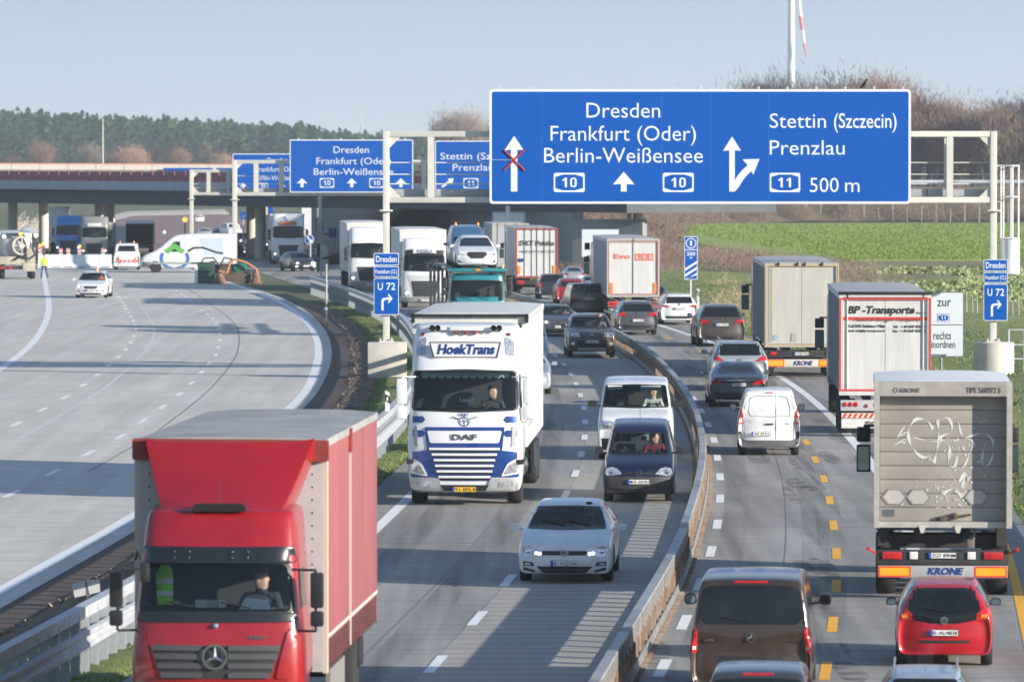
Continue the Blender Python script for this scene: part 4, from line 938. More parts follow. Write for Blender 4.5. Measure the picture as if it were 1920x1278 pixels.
bm = B(); box(bm, -.42, -.22, 2.3, 2.32, 1.34, 1.5); box(bm, .02, .20, 2.3, 2.32, 1.34, 1.5); O('daylight_patch', bm, M('pale_light', (.35, .4, .42), r=.5), r)  # pale panels behind the seats, daylight from the rear put into their colour
# ---------------------------------------------------------------- white transporter van
r = place('front', MC_, 1120, 1264, 862, 1.90, 4.95, 'white panel van behind the dark blue small van, man on the phone at the wheel', 'van'); r.name = 'panel_van'
W3 = sym([(.80, 1.29), (.72, 1.80)])
bv = car('van', 'front', silver_w, r, cab=W3)
front(bv, r, dict(ws=W3, hl=[(.50, .80), (.86, .76), (.90, .92), (.86, 1.0), (.55, .97)], bulb=[(.72, .87, .07, False)], black=[rnd(sym([(.52, .55), (.50, .95)]), .03), rnd(sym([(.90, .26), (.92, .55), (.5, .55)]), .05)], slats=[(.65, .48), (.78, .48), (.9, .48)],
    mir=(.95, 1.1, 1.36, .24, .17), mircol=BLACK(), emb=('vw', .84, .09)))
seats(r, 2.15, 1.05, .42, hz=.6); steering(r, .42, 1.45, 1.28)
driver(r, .42, 1.9, .98, 'man in sunglasses and pale shirt driving the white panel van, hand raised to his ear', shirt=(.45, .48, .45), glasses=True, hair=(.12, .08, .06))
bm = B(); box(bm, -.70, -.34, 1.515, 1.525, 1.70, 1.80); O('windscreen_banner', bm, M('banner_white', (.75, .72, .72), r=.5), r)
bm = B(); prism(bm, [(-.03, 1.52), (.05, 1.52), (.05, 1.58), (.02, 1.66), (-.02, 1.6)], 1.45, 1.44); O('air_freshener', bm, M('yellow_card', (.8, .65, .05), r=.7), r, smooth=0)
bm = B(); box(bm, .12, .62, 1.50, 1.52, 1.67, 1.79, bev=.008); O('sun_visor', bm, M('visor', (.35, .42, .38), r=.8), r)
# ---------------------------------------------------------------- brown suv with roof rails
brown = paint('brown', (.075, .042, .03), .4); W4 = sym([(.75, 1.13), (.64, 1.50)])
r = place('front', MC_, 1063, 1153, 671, 1.82, 4.3, 'brown off-roader with silver grille bars and roof rails, coming toward the viewer', 'suv'); r.name = 'off_roader'
bv = car('suv', 'front', brown, r, cab=W4)
SIL = M('silver_trim', (.5, .5, .5), r=.3, metal=.8)
front(bv, r, dict(ws=W4, hl=[(.44, .80), (.78, .78), (.86, .84), (.84, .96), (.50, .96)], bulb=[(.55, .88, .05, False), (.72, .87, .055, False)], black=[rnd(rect(-.44, .44, .80, .96), .02), rnd(sym([(.50, .40), (.56, .68)]), .03)],
    slats=[(.85, .42), (.92, .42)], slatmat=SIL, body2=[rnd(sym([(.52, .28), (.56, .40)]), .03)], trimcol=SIL, plate=(.63, 'B|ML8274', 'g'), emb=('diamond', .88, .07), mir=(.92, 1.35, 1.18, .2, .16), mircol=BLACK(),
    fog=[(.66, .50), (.80, .50), (.80, .60), (.66, .60)]))
tails(bv, r, dict(rails=(.64, 1.9, 3.8, 1.72)))
seats(r, 2.15, .88, hz=.52); steering(r, .37, 1.6, 1.12); driver(r, .37, 1.95, .84, 'fair-haired driver in the brown off-roader', shirt=(.25, .2, .2), hair=(.3, .2, .1))
# ---------------------------------------------------------------- grey hatchback behind it
grey = paint('grey', (.12, .12, .13), .6)
r = place('front', MC_, 1010, 1083, 631, 1.80, 4.25, 'dark grey hatchback beside the brown off-roader', 'hatchback'); r.name = 'hatchback'
bv = car('hatch', 'front', grey, r, cab=WSH)
front(bv, r, dict(ws=WSH, hl=[(.42, .62), (.74, .60), (.82, .68), (.72, .76), (.50, .72)], bulb=[(.6, .67, .05, True)], black=[rnd(sym([(.55, .22), (.62, .36)]), .04), rnd(rect(-.36, .36, .56, .60), .02)], plate=(.46, 'B|EK2301', 'g'), emb=('diamond', .66, .06), mir=(.90, 1.28, .98, .2, .14), mircol=grey))
driver(r, .37, 2.02, .62, 'driver of the dark grey hatchback', shirt=(.3, .2, .2), hair=(.2, .1, .05)); seats(r, 2.25, .72, hz=.50)
# ---------------------------------------------------------------- silver car half hidden beside the trailer
silver = paint('silver', (.5, .52, .54), .6)
r = place('front', MC_, 935, 1029, 739, 1.84, 4.7, 'silver saloon mostly hidden behind the white lorry', 'saloon car', sc=1.0); r.name = 'saloon_car'
bv = car('sedan', 'front', silver, r, sub=2); front(bv, r, dict(hl=[(.45, .60), (.76, .56), (.86, .66), (.86, .76), (.62, .72)], black=[rnd(sym([(.4, .5), (.44, .68)]), .03)], mir=(.92, 1.5, .98, .2, .14), mircol=silver))
decal(bv, dense(sym([(.74, .99), (.60, 1.30)])), 'windscreen', DGL(), r, .005)
r = place('front', MC_, 938, 1024, 690, 1.90, 4.95, 'pale blue people carrier mostly hidden beside the white lorry', 'van', sc=1.0); r.name = 'people_carrier'
bv = car('van', 'front', paint('pale_blue', (.35, .45, .55), .3), r, sub=2, zs=.9); decal(bv, sym([(.80, 1.17), (.72, 1.6)]), 'windscreen', DGL(), r, .005)
# ================================================================ seen from behind (right-hand roadway)
vito = paint('bronze', (.07, .045, .035), .5)
r = place('rear', DC, 1294, 1527, 1312, 1.93, 4.95, 'dark bronze passenger van with tinted tailgate window, beside the central barrier', 'van'); r.name = 'passenger_van'
bv = car('van', 'rear', vito, r, zs=1.0)
tails(bv, r, dict(win=sym([(.70, 1.22), (.80, 1.32), (.76, 1.74), (.66, 1.80), (.3, 1.82)]), tl=[(.84, .78), (.95, .78), (.95, 1.16), (.86, 1.2), (.82, 1.1)], tli=[(.85, .83), (.94, .83), (.94, .88), (.85, .88)], brake=rnd(rect(-.26, .26, 1.855, 1.885), .01),
    plate=(.62, 'B|MF9612', 'g'), emb=('star', 1.03, .075), mir=(.98, 3.8, 1.32, .20, .20), black=[rnd(sym([(.42, .53), (.50, .73)]), .03)], wiper=(.02, 1.22), seam=[[(-.82, .45), (-.83, .8), (-.84, 1.2), (-.80, 1.6)], [(.82, .45), (.83, .8), (.84, 1.2), (.80, 1.6)], [(-.8, .45), (-.4, .44), (.4, .44), (.8, .45)]]))
for s_, x0, x1 in (('VITO', -.72, -.56), ('119 CDI', .52, .74)): text(s_, x0, x1, .955, .035, yat(bv, (x0+x1)/2, .97)-.012, CHR(), r)
# car at the bottom edge with lettering on its window
r = place('rear', DC, 1300, 1548, 1490, 1.86, 4.3, 'dark high-roofed car cut off by the bottom edge, white lettering on its rear window', 'van'); r.name = 'delivery_van'
bv = car('combo', 'rear', paint('dark_van', (.05, .055, .065), .3), r, zs=1.0)
tails(bv, r, dict(win=sym([(.62, 1.18), (.66, 1.5), (.60, 1.68), (.2, 1.70)]), tl=[(.74, 1.1), (.83, 1.1), (.76, 1.6), (.68, 1.6)], brake=rnd(rect(-.22, .22, 1.735, 1.765), .01), plate=(.6, 'B|BW1100', 'g')))
text('Bull', -.30, .28, 1.40, .17, yat(bv, 0, 1.5)-.03, SWH(), r, .02)
# bottom right corner car
r = place('rear', EC, 1640, 1830, 1412, 1.80, 4.55, 'silver-blue estate with roof rails, only its roof in view behind the red small car', 'estate car'); r.name = 'estate_car'
bv = car('estate', 'rear', paint('silver_blue', (.4, .48, .55), .5), r)
tails(bv, r, dict(win=sym([(.66, 1.04), (.56, 1.36)]), rails=(.56, .5, 2.6, 1.535), tl=[(.6, .8), (.86, .8), (.84, .98), (.62, .98)])); aerial(r, .6, 1.47, .06)
# ---------------------------------------------------------------- red small hatchback
red = paint('red', (.42, .004, .012), .15)
r = place('rear', EC, 1677, 1863, 1249, 1.80, 3.6, 'small bright red hatchback with black glass tailgate, close behind the grey box trailer', 'hatchback', over=.6); r.name = 'small_hatchback'
bv = car('hatch', 'rear', red, r, zs=1.06)
tails(bv, r, dict(win=rnd(sym([(.22, .80), (.56, .86), (.66, 1.02), (.60, 1.36), (.40, 1.42)]), .06), tl=[(.58, .86), (.74, .84), (.82, .94), (.80, 1.02), (.70, 1.06), (.58, .98)], tli=[(.66, .90), (.76, .90), (.77, .97), (.67, .97)], tlim=ORGL(), brake=rnd(rect(-.13, .13, 1.47, 1.49), .008),
    plate=(.64, 'B|AU4838', 'g'), black=[rnd(rect(-.46, .46, .45, .50), .02)], emb=('ovals', .86, .07), wiper=(.10, .96), mir=(.86, 2.6, 1.0, .2, .15), seam=[[(-.86, .56), (-.5, .54), (.5, .54), (.86, .56)]]))
for s in (-1, 1):
    bm = B(); tube(bm, (s*.48, .35, 1.40), (s*.48, .2, 1.46), .02, .01, 6); O('washer_jet', bm, BLACK(), r)
# ---------------------------------------------------------------- white delivery van
r = place('rear', DC, 1378, 1504, 853, 1.83, 4.3, 'white small delivery van with windowless double rear doors', 'van'); r.name = 'delivery_van'
bv = car('combo', 'rear', silver_w, r, zs=1.0, side_glass=False)
tails(bv, r, dict(tl=[(.72, .86), (.82, .86), (.82, 1.28), (.76, 1.30), (.70, 1.1)], tli=[(.74, .9), (.81, .9), (.80, 1.03), (.73, 1.03)], body2=[rnd(sym([(.82, .26), (.83, .52), (.60, .42)]), .04)], brake=rnd(rect(-.10, .10, 1.70, 1.725), .008),
    plate=(.60, 'WE 8731L', 'eu'), platex=-.22, handle=(-.10, .12, .86), black=[rnd(rect(.74, .83, .50, .66), .02), mir(rnd(rect(.74, .83, .50, .66), .02))], mir=(.84, 2.9, 1.20, .2, .2),
    seam=[[(.18, .46), (.18, .8), (.18, 1.2), (.18, 1.66)], [(-.66, .47), (-.68, .9), (-.66, 1.3), (-.6, 1.66)], [(.66, .47), (.68, .9), (.66, 1.3), (.6, 1.66)], [(-.52, 1.10), (-.56, 1.2), (-.52, 1.55), (-.40, 1.62), (.1, 1.62)], [(-.52, 1.08), (0, 1.06), (.56, 1.08)], [(.26, 1.62), (.48, 1.58), (.56, 1.3), (.56, 1.1)]]))
text('RENAULT', .36, .58, .86, .03, yat(bv, .5, .87)-.012, M('grey_badge', (.3, .3, .3), r=.3, metal=.5), r)
for s in (-1, 1): decal(bv, rnd([(.755 if s > 0 else -.755, 1.28), (s*.80, 1.28), (s*.72, 1.62), (s*.66, 1.62)], .02), 'corner_window', DGL(), r, .008)
# ---------------------------------------------------------------- dark four-door coupe
cls = paint('anthracite', (.045, .045, .055), .5)
r = place('rear', DC, 1326, 1438, 763, 1.88, 4.9, 'anthracite saloon with chrome strip on its boot, behind the silver crossover', 'saloon car', over=.95); r.name = 'saloon_car'
bv = car('sedan', 'rear', cls, r)
tails(bv, r, dict(win=rnd(sym([(.70, 1.0), (.55, 1.33)]), .05), tl=[(.44, .72), (.78, .74), (.88, .84), (.84, .90), (.60, .84)], chrome=[rnd(sym([(.62, .845), (.62, .865)]), .004)], plate=(.72, 'HH|DC4113', 'g'), emb=('star', .92, .05), mir=(.94, 3.4, .98, .2, .14), mircol=BLACK(), black=[rnd(sym([(.6, .22), (.64, .32)]), .02)], exh=[-.5, .5]))
# ---------------------------------------------------------------- silver crossover
r = place('rear', DC, 1331, 1440, 733, 1.85, 4.5, 'silver crossover with wide rear window, ahead of the anthracite saloon', 'suv'); r.name = 'crossover'
bv = car('suv', 'rear', silver, r, zs=.97)
tails(bv, r, dict(win=rnd(sym([(.62, 1.14), (.72, 1.22), (.60, 1.50)]), .05), tl=[(.46, .95), (.84, .99), (.87, 1.12), (.72, 1.12)], emb=('h', .99, .06), mir=(.92, 3.0, 1.15, .2, .15), rails=(.62, .5, 2.4, 1.66), brake=rnd(rect(-.15, .15, 1.53, 1.55), .005)))
# ---------------------------------------------------------------- further cars, rear views
def rear_car(nm, kind, C, xl, xr, yg, Wd, col, label, cat, tl, win=None, plt=None, emb=None, **kw):
    r = place('rear', C, xl, xr, yg, Wd, 4.5, label, cat); r.name = nm
    zs = kw.pop('zs', 1); bv = car(kind, 'rear', col, r, sub=kw.pop('sub', 2), zs=zs)
    q = dict(tl=tl, win=rnd(win, .05), black=[rnd(sym([(.6, .30), (.66, .42)]), .03)]); q.update(kw)
    if plt: q['plate'] = plt
    if emb: q['emb'] = emb
    tails(bv, r, q); return r
HW = sym([(.64, 1.02), (.57, 1.33)]); SW = sym([(.70, 1.16), (.60, 1.52)])
gbrown = paint('taupe', (.10, .08, .07), .5); dblue = paint('dark_blue', (.03, .04, .06), .4)
rear_car('suv_car', 'suv', EC, 1305, 1396, 650, 1.88, gbrown, 'taupe suv in front of the lorry with the yellow-edged doors', 'suv', [(.50, .90), (.84, .92), (.88, 1.04), (.80, 1.08), (.56, 1.02)], SW, (.86, 'NE|HW801', 'g'), ('quarter', 1.08, .045), mir=(.92, 3.0, 1.15, .2, .16), rails=(.64, .5, 2.5, 1.71), exh=[-.6, .6])
rear_car('saloon_car', 'estate', EC, 1235, 1307, 609, 1.82, silver_w, 'white estate beside the blue 300 m marker board', 'estate car', [(.44, .84), (.84, .84), (.86, .94), (.60, .94)], HW, (.77, 'M|RT5501', 'g'), ('quarter', .97, .045), mir=(.90, 3.0, .98, .2, .14), exh=[-.6, .6], rails=(.55, .5, 2.4, 1.53)).name = 'estate_car'
rear_car('estate_car', 'estate', DC, 1154, 1232, 628, 1.80, grey, 'grey estate left of the white estate', 'estate car', [(.46, .82), (.84, .82), (.86, .98), (.56, .98)], HW, (.64, 'LOS|LU98', 'g'), ('vw', .97, .05), rails=(.57, .5, 2.6, 1.535), mir=(.90, 3.0, .98, .2, .14))
rear_car('people_carrier', 'van', DC, 1066, 1137, 596, 1.82, gbrown, 'dark people carrier between the red car and the grey estate', 'people carrier', [(.62, .98), (.90, .98), (.92, 1.16), (.66, 1.14)], sym([(.70, 1.2), (.68, 1.66)]), (.92, 'B|DA730', 'g'), ('vw', 1.08, .05), zs=.86)
rear_car('suv_car', 'suv', EC, 1197, 1251, 584, 1.82, dblue, 'dark blue suv in front of the lorry with red lettering', 'suv', [(.55, .95), (.86, .95), (.88, 1.1), (.6, 1.06)], SW, (.78, 'B|PL66', 'g'), rails=(.62, .5, 2.4, 1.7))
rear_car('hatchback', 'hatch', EC, 1042, 1098, 570, 1.78, paint('dull_red', (.32, .02, .02), .3), 'red hatchback left of the dark people carrier', 'hatchback', [(.5, .84), (.84, .84), (.84, 1.0), (.6, 1.02)], HW, zs=1.06)
rear_car('off_roader', 'suv', EC, 1009, 1062, 561, 1.82, dblue, 'dark off-roader behind the lorry with black lettering', 'suv', [(.72, .8), (.86, .8), (.88, 1.1), (.74, 1.1)], SW, mir=(.92, 3.0, 1.15, .2, .15))
rear_car('hatchback', 'hatch', EC, 1090, 1125, 546, 1.78, paint('petrol', (.10, .25, .32), .3), 'petrol blue hatchback hidden behind the red one', 'hatchback', [(.5, .84), (.84, .84), (.84, 1.0), (.6, 1.02)], HW, sub=1)
rear_car('saloon_car', 'sedan', EC, 1055, 1098, 533, 1.85, silver, 'grey saloon far up the right roadway', 'saloon car', [(.5, .74), (.84, .74), (.84, .9), (.6, .9)], sym([(.66, 1.02), (.56, 1.32)]), sub=1)
# ================================================================ left carriageway: small works car with beacon
r = place('front', LCm, 143, 202, 559, 1.73, 4.0, 'white works hatchback with an orange roof beacon driving on the new concrete', 'hatchback', yaw=.02); r.name = 'works_car'
bv = car('hatch', 'front', silver_w, r, cab=WSH)
front(bv, r, dict(ws=WSH, hl=[(.48, .60), (.78, .58), (.82, .68), (.60, .70)], bulb=[(.66, .64, .05, True)], black=[rnd(sym([(.30, .52), (.42, .64)]), .03), rnd(sym([(.55, .20), (.6, .28)]), .02)], chrome=[rnd(sym([(.36, .645), (.44, .66)]), .004)],
    body2=[rnd(rect(.28, .42, .38, .45), .01), rnd(rect(.6, .75, .36, .44), .01), mir(rnd(rect(.28, .42, .38, .45), .01)), mir(rnd(rect(.6, .75, .36, .44), .01))], trimcol=M('warning_red', (.7, .05, .03), r=.5), plate=(.44, 'MOL|S23', 'g'), mir=(.90, 1.28, .98, .2, .14), mircol=silver_w))
driver(r, .37, 2.02, .62, 'driver in an orange vest in the white works car', shirt=(.8, .2, .03)); seats(r, 2.25, .72, hz=.50)
bm = B(); lathe(bm, [(.09, 0), (.09, .04), (.07, .13), (.03, .16)], 'z', 14, (.15, 2.3, 1.46)); O('beacon', bm, ORGL(), r)
# dark car on the middle roadway, lamps on
r = place('front', MC_, 545, 590, 509, 1.8, 4.25, 'black hatchback with bright headlamps beside the steel barrier, far up the road', 'hatchback', yaw=-.35); r.name = 'hatchback'
blk = paint('black', (.012, .013, .018), .2)
bv = car('hatch', 'front', blk, r, cab=WSH); front(bv, r, dict(ws=WSH, hl=[(.42, .56), (.80, .56), (.80, .68), (.46, .66)], bulb=[(.62, .62, .07, True)], plate=(.4, 'B|TS81', 'g'), fog=[(.62, .34), (.76, .34), (.76, .42), (.62, .42)], fogmat=LIT()))
def far_car(kind, face, x0, x1, yg, Wd, col, label, cat, nm, rz=.25, lit=False, **k):
    p = G((x0+x1)/2, yg); e = E(nm, (p.x, p.y, .03), rz, (x1-x0)*p.y/F/Wd, label, cat)
    bv = car(kind, face, col, e, sub=1, wells=False, **k); zt = BODY[kind]['st'][6][3]*k.get('zs', 1)
    decal(bv, sym([(.66, zt*.7), (.56, zt*.92)]), 'windscreen' if face == 'front' else 'rear_window', DGL(), e, .006, .2)
    for s in (-1, 1):
        bm = B(); lathe(bm, [(.08, .02), (.08, -.02), (.02, -.03)], 'y', 12, (s*.62, yat(bv, s*.62, zt*.42)-.01, zt*.42)); O('headlight' if face == 'front' else 'tail_light', bm, LIT() if lit else (HEADL() if face == 'front' else REDL()), e)
    return e
far_car('van', 'front', 428, 456, 447, 1.9, silver_w, 'white van far away behind the gantry post', 'van', 'far_van', .3)
far_car('hatch', 'front', 447, 478, 462, 1.8, dblue, 'dark hatchback far up the road with lamps on, left of the white lorry', 'hatchback', 'far_car', .3, True)
far_car('suv', 'front', 476, 506, 470, 1.85, dblue, 'dark suv with lamps on right beside the far white lorry', 'suv', 'far_car', .3, True)
far_car('combo', 'front', 440, 462, 482, 1.7, grey, 'grey small van far up the road beside the sweeper', 'van', 'far_van', .3, True)
far_car('hatch', 'rear', 366, 384, 418, 1.8, silver_w, 'white car far away under the bridge', 'hatchback', 'far_car', .1)
far_car('hatch', 'rear', 372, 398, 448, 1.8, silver, 'silver car far off behind the white van with the green roof logo', 'hatchback', 'far_car', .1)
far_car('sedan', 'rear', 398, 422, 446, 1.85, dblue, 'dark car far off behind the white van with the green roof logo', 'saloon car', 'far_car', .1)
far_car('hatch', 'front', 415, 430, 432, 1.8, silver, 'small silver car farthest up the road', 'hatchback', 'far_car', .2)
# ================================================================ lorries
CAB = dict(fp=[(.3, .14), (.5, .0), (1.2, .02), (2.0, .07), (2.9, .22), (3.3, .36), (3.9, .85)])
def cab(root, col, w=1.25, top=3.85, wt=1.08, dep=2.1, ws=None, zb=.30, fp=None, zs=2.0, cut_depth=1.3, sidewin=True, fs=.16, zlow=None):
    fp = fp or CAB['fp']
    st = [(0, zb, zs, top, w*.96, wt), (.22, zb, zs, top+.02, w, wt+.02), (.7, zb, zs, top+.05, w, wt+.04), (dep*.7, zb+.3, zs, top+.05, w, wt+.05), (dep, zb+.35, zs, top+.03, w, wt+.05)]
    me = hull(loft_body(st, fp, [(0, 0)], fs, .03, dep), 2); bv = bvh_of(me)
    cb = B(); prism(cb, ws, -.5, cut_depth)
    for s in (-1, 1): lathe(cb, [(.60, s*(w-.42)), (.60, s*(w+.3))], 'x', 22, (0, 1.38, .52))
    bmesh.ops.recalc_face_normals(cb, faces=cb.faces); me = cut(me, cb)
    z0 = min(p[1] for p in ws); z1 = max(p[1] for p in ws)
    if sidewin:
        cb = B(); prism(cb, [(.42, z0+.03), (1.15, z0+.03), (1.15, z1-.08), (.55, z1-.08)], -1.6, 1.6, axis='x'); bmesh.ops.recalc_face_normals(cb, faces=cb.faces); me = cut(me, cb)
    me.materials.append(col); me.materials.append(DIM()); sharp(me, 58); O('cab', me, None, root)
    windscreen(bv, dense(rnd(ws, .08), .12), root, .05)
    if sidewin:
        for s in (-1, 1): decal(bv, rnd([(.42, z0+.03), (1.15, z0+.03), (1.15, z1-.08), (.55, z1-.08)], .04), 'side_window', glass(), root, .004, .2, 'x', .01, s)
    for s in (-1, 1): wheel(root, s*(w-.22), 1.38, .5, .32, .55)
    return bv
def tmirror(root, x, y, z, col=None, w=.2, h=.42, h2=.2):
    for s in (-1, 1):
        bm = B(); box(bm, min(s*x, s*(x+w)), max(s*x, s*(x+w)), y, y+.12, z, z+h, bev=.035); box(bm, min(s*x, s*(x+w)), max(s*x, s*(x+w)), y, y+.12, z-h2-.04, z-.04, bev=.035)
        path_tube(bm, [(s*(x-.25), y+.15, z+h+.03), (s*(x+w*.4), y+.06, z+h+.03), (s*(x+w*.4), y+.06, z-h2-.1), (s*(x-.22), y+.15, z-h2-.1)], .018, 6)
        O('wing_mirror', bm, col or BLACK(), root)
def tarp_mat(name, col, var=.12):
    return M(name, col, r=.6, var=var, vs=1.2, st=(.3, 1, 1), bump=.15)
def box_body(root, w, y0, y1, z0, z1, side, roof, front=None, hoops=0, edge=None, rib=0):
    bm = B(); box(bm, -w/2, w/2, y0, y1, z0, z1, bev=.03); b = O('cargo_box', bm, side, root)
    bm = B(); rows = 9; cols = 6; g = []
    for i in range(rows*2+1):
        y = y0-.02 + (y1-y0+.04)*i/(rows*2); sag = .0 if i % 2 == 0 else -.03 if hoops else 0
        g.append([bm.verts.new(((k/cols-.5)*(w+.02), y, z1+.012+(.04+sag)*(1-(2*k/cols-1)**4))) for k in range(cols+1)])
    for a, c in zip(g, g[1:]):
        for k in range(cols): bm.faces.new((a[k], a[k+1], c[k+1], c[k]))
    up(bm); be = [e for e in bm.edges if e.is_boundary]; r = bmesh.ops.extrude_edge_only(bm, edges=be)
    for v in [q for q in r['geom'] if isinstance(q, bmesh.types.BMVert)]: v.co.z -= .10
    O('roof_sheet', bm, roof, b, smooth=50)
    for s in (-1, 1):
        x = s*w/2
        if edge: 
            bm = B(); box(bm, x-.02 if s < 0 else x-.01, x+.01 if s < 0 else x+.02, y0, y1, z1-.12, z1-.01); O('roof_rail', bm, edge, b)
        if rib:
            n = int((y1-y0)/rib)
            for k in range(1, n):
                bm = B(); y = y0+(y1-y0)*k/n; box(bm, x-.012, x+.012, y-.02, y+.02, z0+.05, z1-.13); O('curtain_strap', bm, M('strap_grey', (.2, .2, .2), r=.8), b)
    return b
def chassis(root, y0, y1, axles, w=2.5, r=.5, z=1.0):
    bm = B()
    for s in (-1, 1): box(bm, s*.45-.07, s*.45+.07, y0, y1, z-.32, z-.02)
    O('chassis_frame', bm, M('chassis_black', (.03, .03, .032), r=.7, var=.3), root)
    for y in axles:
        for s in (-1, 1): wheel(root, s*(w/2-.2), y, r, .36, .55)
        bm = B(); tube(bm, (-w/2+.3, y, r), (w/2-.3, y, r), .07); O('axle', bm, BLACK(), root)
def lamp_round(root, x, y, z, r, mat, name='tail_light'):
    bm = B(); lathe(bm, [(r, .02), (r, -.01), (r*.5, -.03), (.004, -.032)], 'y', 16, (x, y, z)); return O(name, bm, mat, root)
# ---------------------------------------------------------------- white lorry with blue lettering (nearest, centre)
def front_plane(Y): return Y
r = place('front', MC_, 768, 985, 944, 2.5, 'white lorry with blue grille and framed blue lettering above its windscreen', 'lorry', over=1.38); r.name = 'lorry'
LW_ = r; tw = paint('truck_white', (.70, .71, .72), 0, .06); tb = paint('truck_blue', (.01, .05, .22), .2)
W5 = sym([(1.10, 2.06), (1.07, 2.88)])
bv = cab(r, tw, ws=W5)
decal(bv, rnd(sym([(1.24, .62), (1.24, 1.15), (.80, 1.2)]), .03), 'lower_fascia', tb, r, .010, .12)
decal(bv, rnd(sym([(.55, .55), (.80, 1.15), (.86, 1.70)]), .03), 'grille_surround', tb, r, .016, .12)
decal(bv, rnd(sym([(.74, 1.36), (.80, 1.62)]), .04), 'maker_panel', tw, r, .024, .12)
text('DAF', -.27, .27, 1.43, .115, yat(bv, 0, 1.48)-.04, M('badge_grey', (.12, .12, .13), r=.3, metal=.5), r, .03)
for z, w_ in ((1.22, .76), (1.10, .70), (.98, .66), (.86, .63), (.74, .60), (.62, .56)):
    decal(bv, rnd(rect(-w_+.03, w_-.03, z-.055, z-.015), .015), 'grille_gap', BLACK(), r, .020, .2); decal(bv, rnd(rect(-w_, w_, z-.01, z+.04), .02), 'slat', tw, r, .045, .2)
decal(bv, rnd(sym([(1.18, .30), (1.25, .62), (.55, .60), (.50, .44)]), .03), 'bumper', M('silver_bumper', (.55, .56, .57), r=.35, metal=.6, var=.1), r, .03, .12)
decal(bv, rnd(sym([(.45, .33), (.52, .46)]), .02), 'bumper_intake', BLACK(), r, .034, .12)
for s in (1, -1):
    f = (lambda p: p) if s > 0 else mir
    decal(bv, f(rnd([(.78, .64), (1.18, .70), (1.20, .98), (1.10, 1.02), (.92, .92)], .05)), 'headlight_frame', tw, r, .026, .08)
    h = decal(bv, f(rnd([(.84, .68), (1.13, .73), (1.15, .93), (1.06, .95), (.94, .87)], .04)), 'headlight', HEADL(), r, .036, .06)
    decal(bv, f(rnd([(.72, .40), (1.05, .44), (1.03, .55), (.74, .53)], .02)), 'fog_lamp', HEADL(), r, .04, .1)
    for z in (1.86, 1.56): decal(bv, f([(.90, z-.07), (1.12, z-.07), (1.12, z+.07), (.90, z+.07), (.84, z)]), 'blue_arrow', tb, r, .016, .1)
    decal(bv, f(rnd([(1.0, 1.26), (1.09, 1.30), (1.10, 1.70), (1.02, 1.72)], .03)), 'grab_handle', M('handle_grey', (.3, .31, .33), r=.5), r, .02, .1)
    decal(bv, f(rnd([(.86, 3.24), (1.06, 3.20), (1.04, 3.52), (.84, 3.62)], .06)), 'roof_lamp', HEADL(), r, .015, .08)
    for k in (.60, .72):
        bm = B(); y = yat(bv, s*k, 3.72); lathe(bm, [(.03, .3), (.035, 0), (.065, -.1), (.05, -.1), (.02, 0)], 'y', 14, (s*k, y-.08, 3.80)); O('air_horn', bm, BLACK(), r)
bm = B(); y = yat(bv, 0, 3.75); tube(bm, (-.85, y-.05, 3.78), (.85, y-.05, 3.78), .035, .035, 8); box(bm, -.35, .38, y-.12, y-.02, 3.74, 3.84, bev=.03); O('light_bar', bm, tw, r)
for x in (-.2, 0, .2): bm = B(); box(bm, x-.03, x+.03, y-.14, y-.02, 3.66, 3.74, bev=.01); O('marker_lamp', bm, M('dull_red_lamp', (.25, .04, .03), r=.3), r)
for s in (-1, 1): bm = B(); box(bm, s*.93-.03, s*.93+.03, yat(bv, s*.9, 3.65)-.04, yat(bv, s*.9, 3.65)+.02, 3.63, 3.70, bev=.01); O('marker_lamp', bm, M('dull_red_lamp', (.25, .04, .03), r=.3), r)
y = yat(bv, .7, 3.2) - .05
bm = B(); prism(bm, [(-.70, 3.16), (.70, 3.16), (.78, 3.52), (-.78, 3.52)], y, y+.04); sg = O('name_board', bm, tw, r, smooth=0)
bm = B(); ring_face(bm, [(-.69, 3.17), (.69, 3.17), (.77, 3.51), (-.77, 3.51)], [(-.665, 3.19), (.665, 3.19), (.745, 3.49), (-.745, 3.49)], y-.008, y+.01); O('board_border', bm, TXK(), sg, smooth=0)
text('HoekTrans', -.60, .62, 3.255, .20, y-.006, tb, sg, .035, shear=.2)
emy = yat(bv, 0, 1.85)-.015; bm = B(); ring_face(bm, ell(0, 1.82, .11), ell(0, 1.82, .095), emy, emy-.006); tube(bm, (-.09, emy, 1.82), (.09, emy, 1.82), .006, .006, 4); tube(bm, (0, emy, 1.73), (0, emy, 1.91), .006, .006, 4)
path_tube(bm, [(-.11, emy, 1.87), (-.27, emy, 1.92)], .009, 4); path_tube(bm, [(.11, emy, 1.87), (.27, emy, 1.92)], .009, 4); O('winged_emblem', bm, tb, r)
text('DAF', -.09, .09, 1.945, .05, emy, tb, r, .02)
plate(r, yat(bv, 0, .42)-.07, .37, '91-BFJ-8', 'nl')
